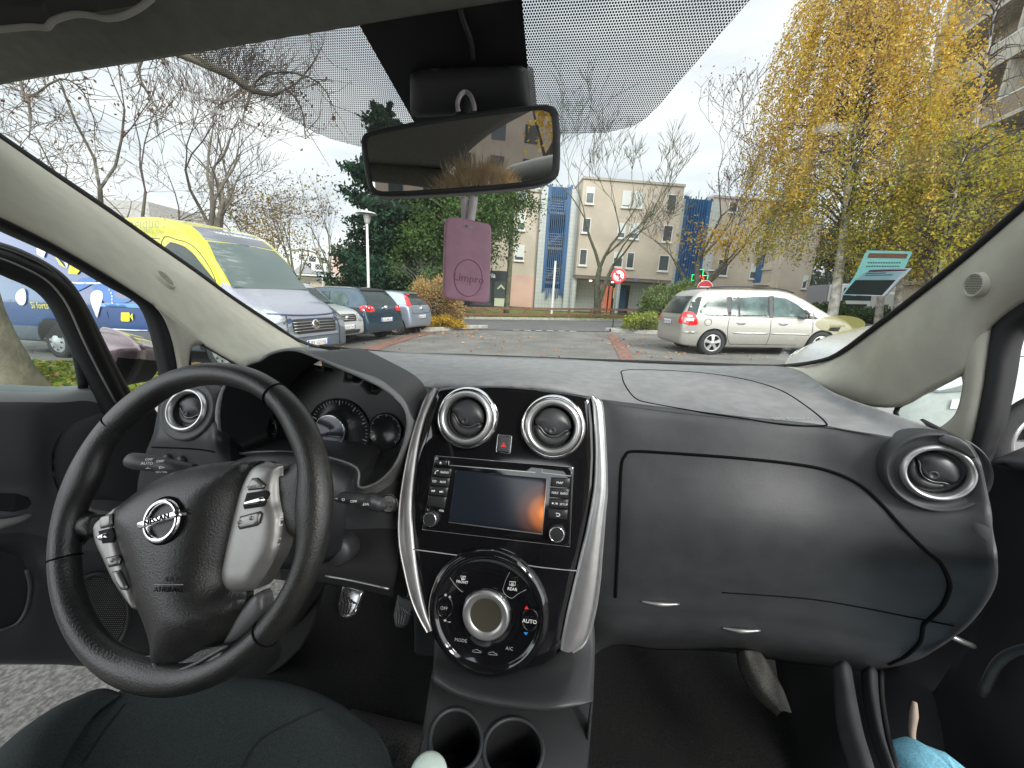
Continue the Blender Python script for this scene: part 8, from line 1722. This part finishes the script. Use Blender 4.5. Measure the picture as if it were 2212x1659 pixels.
# ---- white car alongside on the right (front x=0)
hd = R(172); o_ = np.array([2.80, 3.42, 0]); zf = gz(3.2)
wcar, MW = vehicle('white_car', 'white car nosing in from the right with a glossy bonnet and alloy wheel', 'car', o_[0], o_[1], hd, zf)
wpp = paint('paint_pearl_white', (.50, .51, .49), .05, .25)
st = [(-4.2, .3, .9, 1.0, .8, .85, .7), (-3.7, .22, .98, 1.46, .84, .9, .66), (-2.4, .2, .97, 1.52, .84, .9, .66), (-1.9, .2, .96, 1.40, .84, .9, .66), (-1.3, .2, .95, 1.08, .84, .9, .72), (-.85, .2, .88, 1.0, .84, .9, .68), (-.45, .22, .78, .90, .83, .87, .62), (-.15, .24, .66, .76, .79, .81, .54), (0, .34, .50, .58, .66, .68, .42)]
b, bv = carbody(st, wpp, wcar, wells=(-.90, -3.4), wr=.375, yw=.64)
for wx in (-.90, -3.4):
    for sy in (-1, 1): wheel(wcar, wx, sy*.90, sy, r_=.32, rim=.225, style=5)
pj('windscreen', bv, 'F', [(-.68, 1.02), (.68, 1.02), (.58, 1.40), (-.58, 1.40)], M_cg, wcar, .012)
for sy, ax in ((1, 'L'), (-1, 'R')):
    pj('headlight', bv, ax, [(-.10, .60), (-.42, .64), (-.56, .72), (-.40, .77), (-.16, .70)], M_head_l, wcar, .014, smooth=2); pj('side_window', bv, ax, [(-1.5, 1.0), (-3.2, 1.0), (-3.2, 1.36), (-2.1, 1.40)], M_cg, wcar)
    pline('bonnet_gap', bv, ax, [(-.20, .74), (-.6, .85), (-1.1, .93)], .004, M_gap, wcar); pline('door_gap', bv, ax, [(-1.45, .95), (-1.5, .3)], .005, M_gap, wcar); pj('side_repeater', bv, ax, [(-.30, .50), (-.52, .52), (-.55, .56), (-.30, .57)], M_tailw, wcar, .012)
lathe('badge', Plane((-.0, 0, .62), (1, 0, .3), (0, 1, 0)), (0, 0), [(.06, -.03), (.06, .02), (0, .02)], M_chrome, wcar, 24)
# ---- white lorry and blue-fronted vehicle far right
tp_ = G(1825, 706, 0); d = 27.; tx_, ty_ = X(1815, d), d
lo, ML = vehicle('white_lorry', 'white lorry cab seen from the front beyond the dark bushes', 'lorry', tx_, ty_, R(-100), gz(tx_)+.35, .85)
boxes('cab', [((-.9, 0, 1.45), (.9, 1.15, 1.1))], mat('lorry_white', (.66, .67, .66), rough=.4), lo, bevel=.12, segs=3); boxes('windscreen', [((.01, 0, 1.75), (.02, 1.0, .5))], M_cg, lo, bevel=.01); boxes('grille', [((.01, 0, .75), (.03, .8, .22))], M_trim, lo); boxes('bumper', [((.03, 0, .42), (.08, 1.15, .16))], m_s, lo, bevel=.03)
boxes('cargo_body', [((-3.4, 0, 1.6), (1.5, 1.2, .95))], m_s, lo, bevel=.05)
for sy in (-1, 1): boxes('headlight', [((.03, sy*.85, .72), (.03, .18, .1))], M_head_l, lo); wheel(lo, -.8, sy*1.1, sy, r_=.45, rim=.28, style='steel'); boxes('door_mirror', [((-.05, sy*1.35, 1.7), (.06, .1, .25))], M_trim, lo)
boxes('number_plate', [((.12, 0, .42), (.01, .26, .06))], M_plate, lo)
lb, MB2 = vehicle('blue_windowed_van', 'pale van with a blue front at the edge of the right pillar', 'van', X(2010, 21), 21, R(-100), gz(18)-.1)
boxes('body', [((-2.2, 0, 1.2), (2.2, .95, 1.0))], wpp, lb, bevel=.15, segs=3); boxes('windscreen', [((-.0, 0, 1.45), (.03, .82, .5))], mat('van_blue_glass', (.04, .09, .30), rough=.15), lb, bevel=.01)
for sy in (-1, 1): wheel(lb, -.9, sy*.92, sy, r_=.33, style='steel'); boxes('headlight', [((.01, sy*.7, .75), (.02, .16, .1))], M_head_l, lb)
kb_ = W(1985, 615, 20); lu = thing('louvred_hut', 'grey louvred hut roofed low behind the birch stems', 'hut', (kb_[0]+1.3, 20.5, gz(12)))
boxes('wall', [((0, 0, 1.2), (2.0, .8, 1.3))], M_st, lu); boxes('louvre', [((0, -.84, 1.5+.11*k), (1.9, .05, .03)) for k in range(9)], M_galv, lu); boxes('roof', [((0, 0, 2.6), (2.2, 1., .1))], M_conc, lu)
